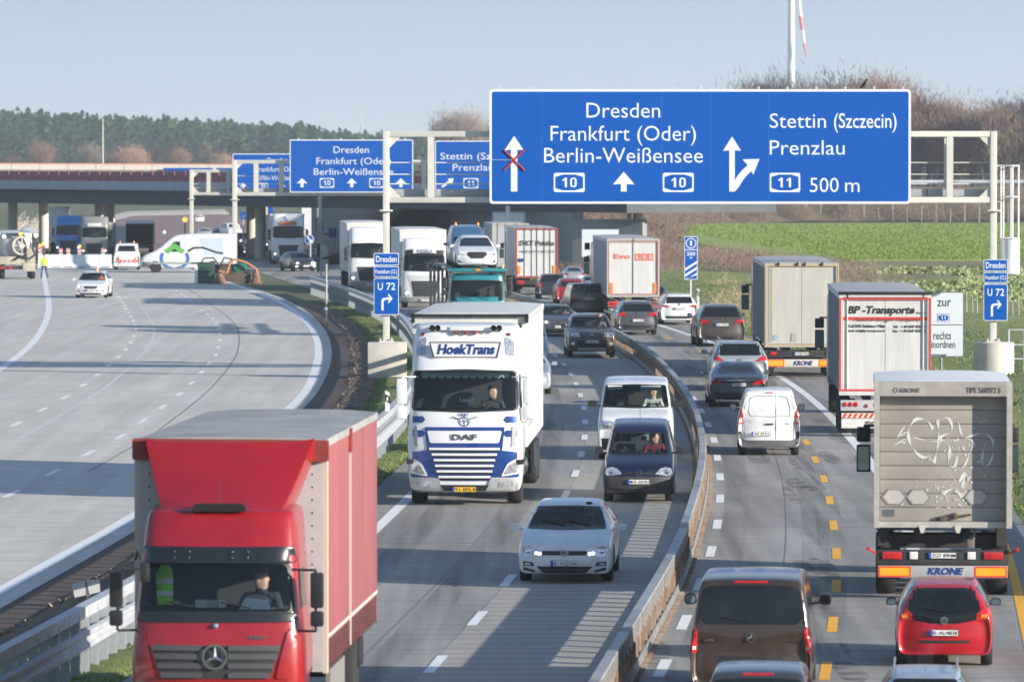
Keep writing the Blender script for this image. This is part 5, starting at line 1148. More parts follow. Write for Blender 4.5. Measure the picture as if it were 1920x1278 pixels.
# scalloped pelmet behind the screen, name sign, dash clutter
bm = B(); n = 11
for k in range(n):
    x0 = -.95+1.9*k/n; x1 = -.95+1.9*(k+1)/n; pts = [(x0, 2.86), (x0, 2.79)] + [((x0+x1)/2 - math.cos(a)*(x1-x0)/2, 2.79-.07*math.sin(a)) for a in [i*math.pi/6 for i in range(1, 6)]] + [(x1, 2.79), (x1, 2.86)]
    prism(bm, pts, .50, .51)
O('pelmet', bm, M('pelmet_cloth', (.42, .55, .5), r=.9), r, smooth=0)
text('Leons', -.14, .16, 2.22, .10, .50, M('neon_pale', (.55, .8, .8), r=.4), r, .01, shear=.3)
steering(r, .55, .55, 2.16, .24); bm = B(); box(bm, -1.05, 1.05, .38, .75, 2.0, 2.085, bev=.02); O('dashboard', bm, DIM(), r)
driver(r, .56, .95, 1.74, 'driver in dark clothes at the wheel of the white lorry with blue lettering', s=1.0, shirt=(.05, .05, .06))
tmirror(r, 1.25, .25, 2.18, tw, .22, .55, .28)
for x in (.55, .0, -.5): wipers(bv, r, 2.06, (x,), .4)
bm = B(); box(bm, -1.25, 1.25, .15, 1.9, .9, 1.0); O('floor_pan', bm, BLACK(), r)
cs_ = box_body(r, 2.52, 2.45, 12.2, 1.15, 4.02, M('box_white', (.62, .61, .58), r=.5, var=.12, vs=1.5, st=(1, 1.5, .25)), M('roof_pale', (.60, .60, .58), r=.6, var=.1), edge=M('alu_edge', (.5, .5, .5), r=.5, metal=.4))
bm = B(); box(bm, -1.28, 1.28, 2.38, 2.46, 3.985, 4.05); box(bm, -1.28, -1.2, 2.38, 2.5, 3.86, 4.05); box(bm, 1.2, 1.28, 2.38, 2.5, 3.86, 4.05); O('front_header', bm, BLACK(), cs_)
for s in (-1, 1): lamp_round(cs_, s*1.1, 2.42, 3.80, .05, BLACK(), 'marker_lamp')
bm = B(); prism(bm, [(3.2, 3.2), (5.6, 3.0), (5.6, 2.2), (3.2, 2.4)], 1.258, 1.27, axis='x'); O('faded_panel', bm, M('faded_grey_print', (.5, .5, .5), r=.6), cs_, smooth=0)
bm = B(); box(bm, 1.26, 1.272, 2.5, 6.0, 1.55, 1.85); O('side_stripe', bm, M('stripe_grey', (.35, .34, .33), r=.6), cs_)
chassis(r, 1.6, 12.1, (9.0, 10.3)); 
for s in (-1, 1):
    bm = B(); box(bm, s*1.22-.03, s*1.22+.03, 4.6, 8.2, .45, 1.0, bev=.02); O('side_skirt', bm, M('skirt_black', (.03, .03, .03), r=.6), r)
    bm = B(); lathe(bm, [(.28, 3.2), (.30, 3.25), (.30, 4.2), (.28, 4.25)], 'y', 14, (s*.92, 0, .68)); O('fuel_tank', bm, M('alu_tank', (.4, .4, .4), r=.4, metal=.7), r)
# ---------------------------------------------------------------- red curtain lorry (nearest)
rz = -math.radians(3.4)
r = E('lorry', (-3.83, 73.2, .024), rz, 1, 'red lorry with big red roof deflector and grey tarpaulin roof, nearest of all', 'lorry')
rd = paint('lorry_red', (.28, .005, .010), 0, .12); W6 = sym([(.97, 1.93), (.90, 2.53)])
FPR = [(.4, .12), (.7, .0), (1.6, .03), (1.9, .10), (2.6, .26), (3.0, .40), (3.3, .66)]
bv = cab(r, rd, w=1.13, top=3.22, wt=.95, dep=1.85, ws=W6, zb=.42, fp=FPR, zs=1.85, cut_depth=1.35, fs=.14)
# black sun visor strip over the screen and black band below
for nm, p, e in (('sun_visor', [(-1.02, 2.55), (1.02, 2.55), (.98, 2.76), (-.98, 2.76)], .05), ('scuttle_panel', [(-1.05, 1.80), (1.05, 1.80), (1.02, 1.92), (-1.02, 1.92)], .02)):
    decal(bv, rnd(p, .04), nm, M('visor_black', (.012, .012, .014), r=.25, coat=.5), r, e, .15)
for x in (-.55, -.36, .2, .4):
    for z in (2.62, 2.70): lamp_round(r, x, yat(bv, x, z)-.055, z, .013, CHR(), 'screw_head')
decal(bv, rnd(sym([(.70, 1.08), (.84, 1.50)]), .03), 'grille', M('grille_grey', (.035, .035, .037), r=.5), r, .014, .1)
for z in (1.12, 1.24, 1.36, 1.47):
    w_ = .70+.14*(z-1.08)/.42
    for a, b in ((-w_, -.17), (.17, w_)): decal(bv, rnd(rect(a, b, z-.035, z+.035), .02), 'slat', M('slat_grey', (.075, .075, .078), r=.45), r, .04, .2)
emblem(r, 'star', 0, yat(bv, 0, 1.38)-.05, 1.36, .165)
lamp_round(r, 0, yat(bv, 0, 1.74)-.02, 1.755, .035, M('badge_blue', (.3, .45, .6), r=.2, metal=.6), 'badge')
text('ATEGO', .42, .66, 1.585, .045, yat(bv, .5, 1.6)-.015, CHR(), r, .03, shear=.3)
for s in (1, -1):
    f = (lambda p: p) if s > 0 else mir
    decal(bv, f(rnd([(.78, 1.08), (.98, 1.06), (1.05, 1.62), (1.0, 1.74), (.92, 1.66)], .04)), 'corner_panel', rd, r, .03, .08)
bm = B(); prism(bm, rnd(rect(-1.13, 1.13, .45, .98), .08), .0, .6); O('bumper', bm, M('bumper_grey', (.12, .12, .125), r=.5, var=.1), r)
for s in (-1, 1): bm = B(); prism(bm, rnd(rect(s*.85-.2, s*.85+.2, .62, .88), .06), -.02, .05); O('headlight', bm, HEADL(), r)
# roof deflector: lofted shell above the cab
bm = B(); NU, NV = 20, 8; g = []
for j in range(NV+1):
    v = j/NV; row = []; hw = .76 + .36*v**.9; yb = .60 + 1.05*v**.85; zb = 3.17 + .87*v
    row.append((-hw-.03, 1.90, zb-.10)); row.append((-hw-.035, yb+.30, zb-.05))
    for i in range(NU+1):
        u = i/NU*2-1; row.append((hw*u, yb + .10*abs(u)**3 + .03*math.sin(v*3.14), zb + .05*v*max(0, abs(u)-.75)/.25))
    row.append((hw+.035, yb+.30, zb-.05)); row.append((hw+.03, 1.90, zb-.10)); g.append([bm.verts.new(p) for p in row])
for a, c in zip(g, g[1:]):
    for k in range(len(a)-1): bm.faces.new((a[k], a[k+1], c[k+1], c[k]))
bm.normal_update()
if sum(f.normal.y for f in bm.faces) > 0: bmesh.ops.reverse_faces(bm, faces=bm.faces)
bmesh.ops.solidify(bm, geom=bm.faces[:], thickness=.03)
O('roof_deflector', bm, rd, r, smooth=50)
bm = B(); prism(bm, rnd([(-.36, 3.20), (.36, 3.20), (.32, 3.30), (-.32, 3.30)], .04), .50, .66); O('deflector_opening', bm, M('opening_black', (.01, .008, .008), r=.9), r)
bm = B(); tube(bm, (0, .52, 3.2), (0, .60, 3.62), .008, .004, 5); O('aerial', bm, BLACK(), r)
tmirror(r, 1.22, .12, 1.98, M('mirror_black', (.02, .02, .022), r=.4), .17, .46, .2)
bm = B(); path_tube(bm, [(-1.05, .2, 2.6), (-1.0, .0, 2.72), (-.95, -.05, 2.62)], .02, 6); boxc(bm, (-.90, -.06, 2.45), (.12, .08, .26), bev=.03); O('front_mirror', bm, BLACK(), r)
bm = B(); box(bm, -.98, .98, .30, .75, 1.84, 1.94, bev=.02); O('dashboard', bm, DIM(), r)
steering(r, .48, .55, 2.06, .22)
driver(r, .50, .98, 1.62, 'bald driver in a dark jacket with his chin on his hand, in the red lorry', s=1.0, shirt=(.025, .03, .045), hair=(.25, .14, .1))
bm = B(); prism(bm, [(-.82, 1.98), (-.62, 1.98), (-.62, 2.42), (-.66, 2.50), (-.78, 2.50), (-.84, 2.38)], .62, .66); vest = O('hi_vis_vest', bm, M('hivis', (.35, .75, .05), r=.8), r, smooth=0); 
tag(vest)
bm = B(); box(bm, -.83, -.615, .60, .68, 2.10, 2.16); box(bm, -.83, -.615, .60, .68, 2.26, 2.32); O('reflective_band', bm, M('reflective', (.7, .72, .7), r=.3), vest)
bm = B(); prism(bm, [(.28, 1.95), (.70, 1.95), (.66, 2.08), (.36, 2.10)], .30, .31); O('papers', bm, M('paper', (.75, .78, .85), r=.8), r, smooth=0)
for x, z, w_, c in ((-.22, 1.98, .08, (.6, .6, .58)), (-.08, 1.98, .07, (.4, .42, .4)), (.05, 1.98, .05, (.7, .7, .68))):
    bm = B(); box(bm, x-w_, x+w_, .40, .46, z-.02, z+.08, bev=.01); O('dash_item', bm, M('clutter_%d' % int(c[0]*10), c, r=.6), r)
for x in (.45, -.25): wipers(bv, r, 1.93, (x,), .40)
dp = M('curtain_red', (.25, .078, .082), r=.75, var=.22, vs=1.2, st=(1, 2.5, .22), bump=.25)  # shade of curtain ripples put into the colour as vertical streaks
rb = box_body(r, 2.50, 1.95, 10.2, 1.02, 4.05, dp, M('tarp_grey', (.30, .30, .30), r=.65, var=.25, vs=1.1, bump=.5), hoops=1)
bm = B(); box(bm, -1.22, 1.22, 1.90, 1.96, 1.0, 3.92); O('front_wall', bm, M('box_front_grey', (.42, .42, .42), r=.5, var=.08), rb)
bm = B(); prism(bm, rnd([(-1.30, 3.80), (1.30, 3.78), (1.30, 4.06), (-1.30, 4.08)], .03), 1.82, 1.98); O('front_tarp_flap', bm, M('flap_red', (.24, .035, .03), r=.7, var=.25, vs=4, bump=.4), rb)
for s in (-1, 1):
    bm = B(); box(bm, s*1.25-.03, s*1.25+.03, 1.9, 2.06, .98, 3.85); O('corner_post', bm, M('cream_post', (.5, .46, .38), r=.5), rb)
    for k in range(20): pass
    bm = B(); box(bm, s*1.262-.014, s*1.262+.014, 5.5, 5.58, 1.05, 3.9); O('curtain_pole', bm, M('cream_post', (.5, .46, .38), r=.5), rb)
    bm = B(); box(bm, s*1.262-.03, s*1.262+.03, 5.44, 5.64, 3.72, 4.05); O('pole_cap', bm, M('flap_red', (.24, .035, .03)), rb)
    bm = B(); box(bm, s*1.256-.008, s*1.256+.008, 2.1, 10.1, 1.42, 1.47); O('curtain_band', bm, M('band_grey', (.45, .40, .38), r=.7), rb)
    for k in range(23):
        y = 2.2+k*.34; bm = B(); prism(bm, [(y, 1.40), (y+.05, 1.40), (y+.02, 1.18), (y+.09, 1.02), (y+.03, 1.02), (y-.04, 1.2)], s*1.262, s*1.275, axis='x'); O('buckle_strap', bm, M('strap_dark', (.07, .03, .03), r=.8), rb, smooth=0)
    for k in range(14):
        z = 1.4+k*.17; bm = B(); box(bm, s*1.08-.012, s*1.08+.012, 1.898, 1.902, z-.012, z+.012); O('rivet', bm, BLACK(), rb)
chassis(r, 1.5, 10.7, (7.4,), w=2.4)
for s in (-1, 1):
    bm = B(); box(bm, s*1.15-.03, s*1.15+.03, 3.4, 5.6, .5, .9); O('side_guard', bm, M('alu_dirty', (.3, .29, .27), r=.5, metal=.4), r)
    bm = B(); box(bm, s*1.1-.12, s*1.1+.12, 7.6, 8.2, .55, .95, bev=.03); O('storage_box', bm, BLACK(), r)
# ---------------------------------------------------------------- generic oncoming lorries
def oncoming(C, xl, xr, yg, col, label, ws=None, fascia=None, grille=None, name_board=None, mirc=None, boxcol=None, boxtop=4.0, boxlen=12, yaw=None, cabtop=3.75, lit=True, roofcol=None, wt=1.08, brand=None, drv=None, visor=None, dy=2.4, zz=None):
    r = place('front', C, xl, xr, yg, 2.5, label, 'lorry', over=1.38, yaw=yaw); r.name = 'lorry'
    ws = ws or sym([(1.08, 2.0), (1.04, 2.82)]); bv = cab(r, col, top=cabtop, ws=ws, wt=wt)
    if fascia: decal(bv, rnd(sym([(.62, .62), (.92, 1.75)]), .05), 'front_panel', fascia, r, .014, .15)
    decal(bv, rnd(grille or sym([(.60, .62), (.74, 1.45)]), .05), 'grille', BLACK(), r, .022, .15)
    for k in range(5):
        z = .72+k*.15; decal(bv, rnd(rect(-.62, .62, z-.03, z+.03), .01), 'slat', M('slat_grey', (.075, .075, .078)), r, .04, .3)
    decal(bv, rnd(sym([(1.2, .32), (1.22, .6)]), .04), 'bumper', M('bumper_mid', (.25, .26, .27), r=.5), r, .03, .15)
    for s in (1, -1):
        h = decal(bv, (lambda p: p if s > 0 else mir(p))(rnd([(.80, .66), (1.15, .72), (1.16, .95), (1.02, 1.0)], .04)), 'headlight', HEADL(), r, .03, .1)
        if lit: lamp_round(r, s*.98, yat(bv, s*.98, .8)-.04, .8, .07, LIT(), 'lamp')
    if name_board:
        t, c1, c2 = name_board; z0 = ws[1][1]+.10; y = yat(bv, .6, z0)-.06
        bm = B(); box(bm, -.62, .62, y, y+.05, z0, z0+.30, bev=.02); nb = O('name_board', bm, c1, r)
        if t: text(t, -.42, .42, z0+.08, .13, y-.004, c2, nb, .02)
    if visor: decal(bv, rnd(rect(-1.05, 1.05, ws[1][1]+.02, ws[1][1]+.28), .04), 'sun_visor', visor, r, .06, .3)
    if brand: text(brand[0], -.4, .4, brand[1], .12, yat(bv, 0, brand[1])-.05, CHR(), r, .02)
    tmirror(r, 1.30, .3, 2.1, mirc or BLACK(), .2, .5, .22); plate(r, yat(bv, 0, .45)-.06, .42, 'PO 4K712', 'eu')
    for x in (.45, -.3): wipers(bv, r, ws[0][1], (x,), .4)
    if drv: steering(r, .52, .55, ws[0][1]+.1, .22); driver(r, .54, .95, ws[0][1]-.32, drv[0], shirt=drv[1], s=1)
    if boxcol:
        box_body(r, 2.52, dy, dy+boxlen, 1.1, boxtop, boxcol, roofcol or M('roof_pale', (.42, .42, .40)), edge=M('alu_edge', (.5, .5, .5))); chassis(r, 1.6, dy+boxlen, (dy+boxlen-3, dy+boxlen-1.7))
    return r, bv
white_box = M('box_white', (.72, .71, .68))
oncoming(MC_, 751, 838, 577, tw, 'white lorry with black-framed screen directly left of the teal car transporter', yaw=-.06, fascia=M('cream_front', (.5, .52, .52), r=.4), name_board=('INDEKA', tw, tb), boxcol=white_box, boxtop=4.15, visor=BLACK(), drv=('driver of the white lorry beside the car transporter', (.1, .2, .2)), cabtop=3.7)
oncoming(MC_, 652, 731, 546, tw, 'white lorry half hidden by the blue U 72 signs', boxcol=white_box, yaw=-.066, visor=None, drv=('driver of the white lorry behind the left gantry post', (.2, .2, .2)))
oncoming(MC_, 508, 571, 496, tw, 'white lorry with orange board over its screen, farthest oncoming lorry before the bridge', name_board=('', M('board_orange', (.75, .2, .08), r=.5), TXK()), yaw=-.07, boxcol=white_box, boxlen=6, boxtop=3.7)
gm_ = paint('champagne', (.36, .34, .31), .4)
oncoming(LCm, 153, 206, 487, gm_, 'grey-beige lorry with bright lamps behind the white water barriers', name_board=('', tw, TXK()), yaw=.02, fascia=gm_, boxcol=M('box_dirty', (.3, .3, .3), r=.6), boxlen=5, boxtop=3.2)
bl_ = paint('sky_blue', (.03, .22, .55), .1)
oncoming(LCm, 105, 155, 480, bl_, 'blue lorry with blue roof deflector beside the grey-beige lorry', yaw=.02, boxcol=M('box_dirty', (.3, .3, .3)), boxtop=3.6, boxlen=9)
# ---------------------------------------------------------------- teal car transporter
teal = paint('teal', (.01, .20, .24), .1)
r, bv = oncoming(MC_, 838, 946, 632, teal, 'teal car transporter carrying a white car above its cab', ws=sym([(1.10, 1.60), (1.06, 2.45)]), cabtop=2.72, wt=1.10, brand=('IVECO', 1.18), fascia=teal, grille=sym([(.70, .50), (.85, 1.05)]), drv=('driver in a grey jacket in the teal car transporter', (.08, .09, .1)), lit=False)
r.name = 'car_transporter'; r['category'] = 'car transporter'; CT = r
bm = B(); box(bm, -1.25, 1.25, -.15, .1, 2.86, 2.99, bev=.02); box(bm, -1.25, -1.12, 0, 6, 2.88, 2.98); box(bm, 1.12, 1.25, 0, 6, 2.88, 2.98); O('upper_deck', bm, teal, r)
bm = B(); box(bm, -1.0, -.55, 0, 16, 2.90, 2.95); box(bm, .55, 1.0, 0, 16, 2.90, 2.95); O('wheel_ramps', bm, M('ramp_steel', (.15, .2, .21), r=.6, metal=.3), r)
bm = B(); box(bm, -.10, .12, -.18, -.14, 2.89, 2.97); O('deck_lamp', bm, ORGL(), r)
bm = B(); lathe(bm, [(.07, 0), (.07, .1), (.04, .15)], 'z', 12, (1.08, 0, 2.99)); O('beacon', bm, ORGL(), r)
for y in (2.2, 5.5, 9, 12.5, 15.8):
    for s in (-1, 1): bm = B(); box(bm, s*1.22-.06, s*1.22+.06, y-.07, y+.07, .9, 3.0 if y < 3 else 2.9); O('deck_post', bm, M('post_dark', (.03, .04, .045), r=.5), r)
chassis(r, 1.6, 16, (11, 12.3))
def loaded(kind, col, y, z, label, nm, cat, lift=0, sub=2):
    m = CT.matrix_basis; p = m @ Vector((0, y, z)); e = E(nm, tuple(p), CT.rotation_euler.z, CT.scale.x, label, cat)
    bv = car(kind, 'front', col, e, sub=sub)
    decal(bv, dense(WSH if kind == 'hatch' else sym([(.74, .99), (.60, 1.30)])), 'windscreen', DGL(), e, .005)
    decal(bv, rnd(sym([(.26, .46), (.44, .62), (.40, .74)]), .04), 'grille', BLACK(), e, .01)
    for s in (1, -1): decal(bv, (lambda q: q if s > 0 else mir(q))([(.52, .62), (.82, .60), (.80, .72)]), 'headlight', HEADL(), e, .012)
    for s in (1, -1): decal(bv, (lambda q: q if s > 0 else mir(q))([(.62, .26), (.80, .30), (.80, .42)]), 'bumper_intake', BLACK(), e, .012)
    for s in (-1, 1): mirror(e, s*.9, 1.3, .98, .2, .14, col)
    return e
loaded('hatch', silver_w, .35, 2.95, 'new white hatchback riding on the upper deck of the teal car transporter', 'carried_car', 'hatchback')
e = loaded('combo', paint('mid_blue', (.05, .13, .25), .2), 6.0, 2.95, 'blue high-roofed vehicle with two orange beacons, behind the white car on the transporter', 'carried_van', 'van')
for s in (-1, 1): bm = B(); lathe(bm, [(.06, 0), (.06, .1), (.03, .14)], 'z', 10, (s*.5, 2.2, 1.8)); O('beacon', bm, ORGL(), e)
# ================================================================ trailers seen from behind
def krails(root, z, mat, w=2.5, n=2): pass
def trailer(C, xl, xr, yg, label, W_=2.55, L=13.6, top=4.0, zb=1.2, side=None, door=None, frame=None, roof=None, over=2.4, doors=2, yaw=None, hoops=1, tractor=None, cabx=True, **k):
    r = place('rear', C, xl, xr, yg, W_, label, 'lorry', over=over, yaw=yaw); r.name = 'lorry'
    b = box_body(r, 2.52, .165, L, zb, top-.03, side, roof or M('roof_grey', (.38, .38, .385), r=.6, var=.12), hoops=hoops, rib=1.1 if k.get('straps', 1) else 0, edge=M('alu_edge', (.5, .5, .5)))
    # rear frame and doors, door boards with corrugation
    fr = frame or M('frame_grey', (.4, .38, .36), r=.5)
    for sx in (-1, 1): bm = B(); box(bm, sx*1.2225-.0525, sx*1.2225+.0525, 0, .12, zb-.06, top); O('rear_frame', bm, fr, b)
    bm = B(); box(bm, -1.17, 1.17, 0, .12, top-.10, top-.003); O('rear_header', bm, fr, b)
    bm = B(); box(bm, -1.17, 1.17, 0, .12, zb-.06, zb+.05); O('rear_sill', bm, fr, b)
    if doors == 2:
        for s in (-1, 1):
            x0, x1 = (-1.165, -.006) if s < 0 else (.006, 1.165)
            bm = B(); n = 24; pts = []
            for i in range(n): xx = x0+(x1-x0)*i/n; xe = x0+(x1-x0)*(i+1)/n; box(bm, xx, xe, .05 if i % 2 else .0488, .09, zb+.06, top-.11)
            O('rear_door', bm, door, b, smooth=0)
        for x in k.get('bars', (-.9, -.35, .35, .9)):
            bm = B(); tube(bm, (x, .03, zb-.02), (x, .03, top-.03), .018, .018, 6); O('locking_bar', bm, k.get('barmat', M('bar_steel', (.35, .35, .35), r=.4, metal=.6)), b)
            bm = B(); box(bm, x-.03, x+.03, -.0, .05, top-.12, top+.02); O('bar_lock', bm, BLACK(), b)
    chassis(r, .4, L, (over, over+1.31, over+2.62), w=2.5, z=zb)
    for s in (-1, 1): bm = B(); box(bm, s*1.0-.22, s*1.0+.22, over-.75, over-.70, .32, 1.0); O('mud_flap', bm, RUB(), r)
    # tractor in front: cab block with mirrors
    tc = tractor or tw
    bm = B(); box(bm, -1.25, 1.25, L+.5, L+2.6, .9, 3.6, bev=.1); O('tractor_cab', bm, tc, r)
    for s in (-1, 1): wheel(r, s*1.03, L+1.9, .5, .32, .55)
    for s in (-1, 1):
        bm = B(); box(bm, s*1.47-.14, s*1.47+.14, L+2.3, L+2.42, 1.95, 2.50, bev=.04); box(bm, s*1.47-.14, s*1.47+.14, L+2.3, L+2.42, 2.55, 2.85, bev=.04); tube(bm, (s*1.2, L+2.35, 2.87), (s*1.47, L+2.35, 2.87), .025)
        mm = O('wing_mirror', bm, BLACK(), r); bm = B(); prism(bm, rnd(rect(s*1.47-.11, s*1.47+.11, 1.99, 2.46), .04), L+2.292, L+2.287); O('mirror_glass', bm, M('mirror_glass', (.35, .45, .5)), mm, smooth=0)
    return r, b
def light_bar(r, z, z1, y=.25, mat=None, W_=2.45):
    bm = B(); box(bm, -W_/2, W_/2, y, y+.1, z, z1, bev=.01); return O('light_bar', bm, mat or M('chassis_black', (.03, .03, .032)), r)
def rect_lamp(par, x0, x1, z0, z1, y, mat, name='tail_light'):
    bm = B(); box(bm, x0, x1, y-.03, y, z0, z1, bev=.008); return O(name, bm, mat, par)
def bumper_bar(r, z0, z1, y, mat, text_=None, tcol=None, orange=True, ow=.60):
    bm = B(); box(bm, -1.2, 1.2, y, y+.1, z0, z1, bev=.01); b = O('underrun_bar', bm, mat, r)
    if orange:
        for s in (-1, 1):
            a, c = (-1.19, -1.19+ow) if s < 0 else (1.19-ow, 1.19)
            bm = B(); ring_face(bm, rect(a, c, z0+.01, z1-.01), rect(a+.03, c-.03, z0+.04, z1-.04), y-.006, y); O('marker_board_edge', bm, M('marker_red', (.75, .06, .01), r=.4), b, smooth=0)
            bm = B(); box(bm, a+.03, c-.03, y-.005, y, z0+.04, z1-.04); O('marker_board', bm, M('marker_yellow', (.85, .38, .02), r=.4, var=.1), b, smooth=0)
    if text_: text(text_, -.28, .36, z0+.06, (z1-z0)*.55, y-.004, tcol, b, .04, shear=.25)
    return b
# nearest grey roller-door trailer with scribbles in the dust
dust = M('dusty_grey_door', (.27, .25, .225), r=.75, var=.12, vs=1.6, col2=(.34, .315, .285), bump=.1)
r, b = trailer(EC, 1638, 1892, 1114, 'dirty grey box trailer with scribbled roller door, behind it the small red car', yaw=.062, side=M('side_beige', (.42, .40, .36), r=.6, var=.1), frame=M('frame_beige', (.38, .365, .335), r=.6, var=.15), top=4.045, zb=1.42, doors=0, hoops=0, roof=M('roof_white', (.75, .75, .74), r=.5), L=5.6, over=1.9, straps=0, tractor=paint('tractor_dark', (.05, .08, .14), .2))
for sx in (-1, 1): bm = B(); box(bm, sx*1.2225-.052, sx*1.2225+.052, -.15, -.001, 1.36, 4.068); O('rear_frame', bm, M('frame_beige', (.38, .365, .335)), b)
bm = B(); box(bm, -1.17, 1.17, -.152, .1, 3.80, 4.062); O('roller_housing', bm, M('housing_beige', (.34, .315, .29), r=.6, var=.2, vs=3), b)
text('KRONE', -.80, -.44, 3.875, .07, -.158, M('print_grey', (.12, .11, .1), r=.6), b, .03, shear=.2); text('TIPE 560972 5', .42, 1.06, 3.865, .10, -.158, M('print_grey', (.12, .11, .1)), b, .012)
bm = B(); ring_face(bm, ell(-.88, 3.91, .045), ell(-.88, 3.91, .03), -.158, -.15); O('logo_ring', bm, M('print_grey', (.12, .11, .1)), b)
n = 9; z0, z1 = 1.47, 3.79
for k in range(n):
    a, c = z0+(z1-z0)*k/n, z0+(z1-z0)*(k+1)/n
    bm = B(); box(bm, -1.165, 1.165, .125, .16, a+.006, c-.006, bev=.005); O('panel', bm, dust, b)
rr = random.Random(3)
sc_m = M('dust_scratch', (.62, .61, .59), r=.7)
def stroke(pts, w=.018, y=.120, mat=None, par=None, name='scribble'):
    P = [Vector(p) for p in pts]; bm = B(); L_, R_ = [], []
    C = catmull([Vector((p.x, p.y, 0)) for p in P], .04)
    for i, p in enumerate(C):
        t = (C[min(i+1, len(C)-1)] - C[max(i-1, 0)]); t = t.normalized() if t.length else Vector((1, 0, 0)); nn = Vector((-t.y, t.x, 0)); ww = w*(.6+.5*math.sin(i*.7+len(C)))
        L_.append(bm.verts.new((p.x+nn.x*ww, y, p.y+nn.y*ww))); R_.append(bm.verts.new((p.x-nn.x*ww, y, p.y-nn.y*ww)))
    for i in range(len(C)-1): bm.faces.new((L_[i], L_[i+1], R_[i+1], R_[i]))
    return O(name, bm, mat or sc_m, par or b, smooth=0)
V2 = Vector
for k, (pts, w) in enumerate(([[(-.18, 3.18), (-.30, 3.33), (-.50, 3.36), (-.64, 3.15), (-.58, 2.85), (-.38, 2.66), (-.20, 2.70)], .028], [[(-.10, 3.35), (-.08, 3.0), (-.16, 2.55)], .026], [[(-.12, 3.34), (.10, 3.38), (.16, 3.15), (-.05, 3.02), (.12, 2.85), (.10, 2.55), (.22, 2.5), (.30, 2.85)], .025],
      [[(.28, 3.32), (.36, 3.05), (.55, 2.95), (.50, 2.75), (.40, 2.50)], .02], [[(.42, 3.02), (.70, 3.10), (.90, 3.0), (.92, 2.7), (.80, 2.48), (.72, 2.62), (.78, 2.9)], .02], [[(-.70, 3.25), (-.85, 2.98), (-.70, 2.92)], .014], [[(-.90, 2.88), (-.60, 3.02), (-.2, 2.95), (.3, 2.98)], .010],
      [[(.30, 2.2), (.42, 2.38), (.36, 2.1), (.50, 2.3)], .03], [[(.0, 1.98), (.2, 2.08), (.35, 1.95), (.5, 2.05)], .03], [[(.55, 3.3), (.62, 3.36), (.7, 3.3), (.78, 3.36), (.86, 3.3), (.95, 3.33)], .007], [[(-.8, 3.05), (-.66, 3.12), (-.7, 2.98)], .01], [[(-.4, 2.55), (-.3, 2.72), (-.2, 2.58)], .008])):
    stroke([(x, z, 0) for x, z in pts], w)
bm = B()
for i in range(130):
    x, z = rr.gauss(.12, .30), rr.gauss(1.95, .22); 
    if rr.random() < .4: x, z = rr.gauss(.3, .25), rr.gauss(2.75, .25)
    if abs(x) > 1.1 or z < 1.5: continue
    s = rr.uniform(.008, .04); p = [(x+math.cos(a)*s*rr.uniform(.4, 1.4), z+math.sin(a)*s*rr.uniform(.3, 1)) for a in [q*1.05 for q in range(6)]]
    prism(bm, p, .1205, .1195-rr.random()*.001)
o = O('worn_patches', bm, M('dust_patch', (.50, .485, .46), r=.8), b, smooth=0); o['kind'] = 'stuff'
for x in (-.90, -.45, .62):
    h6 = lambda rr_: [(x+math.cos(a)*rr_, 1.92+math.sin(a)*rr_*.72) for a in [q*math.pi/3 for q in range(6)]]
    bm = B(); ring_face(bm, h6(.23), h6(.205), .108, .122); O('placard_frame', bm, M('placard_edge', (.22, .22, .22), r=.6), b, smooth=0)
    bm = B(); prism(bm, h6(.20), .112, .122); O('placard', bm, M('placard_face', (.40, .385, .36), r=.6), b, smooth=0)
bm = B(); box(bm, -1.10, -.90, .11, .125, 1.56, 1.69); O('label_plate', bm, M('label_dark', (.08, .10, .12), r=.5), b)
bm = B(); tube(bm, (-.12, .10, 1.50), (.52, .08, 1.60), .022); boxc(bm, (.0, .08, 1.52), (.14, .08, .10), bev=.02); boxc(bm, (.22, .08, 1.57), (.08, .08, .12), bev=.02); O('door_latch', bm, M('latch_rust', (.09, .06, .04), r=.7), b)
for x in (-.38, .28): bm = B(); prism(bm, rnd([(x-.07, 1.40), (x+.07, 1.40), (x+.03, 1.26), (x-.03, 1.26)], .02), -.02, .1); O('buffer', bm, M('buffer_beige', (.5, .47, .42), r=.6), b)
lb = light_bar(r, .66, .93); 
for x0, x1, m in ((-1.12, -.76, REDL()), (-.61, -.46, M('clear_lens', (.75, .7, .7))), (.46, .61, M('clear_lens', (.75, .7, .7))), (.76, 1.12, REDL())): rect_lamp(lb, x0, x1, .76, .90, .25, m, 'tail_light' if m == REDL() else 'reversing_lamp')
plate(lb, .235, .83, 'ZGY 89NM', 'eu')
bumper_bar(r, .42, .64, .2, M('bar_grey', (.42, .42, .42), r=.5, metal=.3, var=.1), 'KRONE', tb)
for s in (-1, 1): bm = B(); tube(bm, (s*1.2, .3, .84), (s*1.36, .2, .94), .02); boxc(bm, (s*1.38, .18, .95), (.07, .1, .06), bev=.01); O('side_marker', bm, M('marker_lamp_red', (.5, .02, .02), r=.3), r)
bm = B(); box(bm, -1.15, 1.15, .5, 1.2, .95, 1.2); box(bm, -1.2, -1.0, .3, 1.4, 1.0, 1.38); box(bm, 1.0, 1.2, .3, 1.4, 1.0, 1.38); O('rear_crossmember', bm, M('chassis_dirty', (.035, .033, .03), r=.8, var=.3), r)
bm = B(); tube(bm, (.55, .2, 1.05), (.60, .2, 1.36), .03); boxc(bm, (.52, .2, 1.05), (.14, .12, .16), bev=.02); O('spare_bracket', bm, M('latch_grey', (.15, .13, .12), r=.6), r)
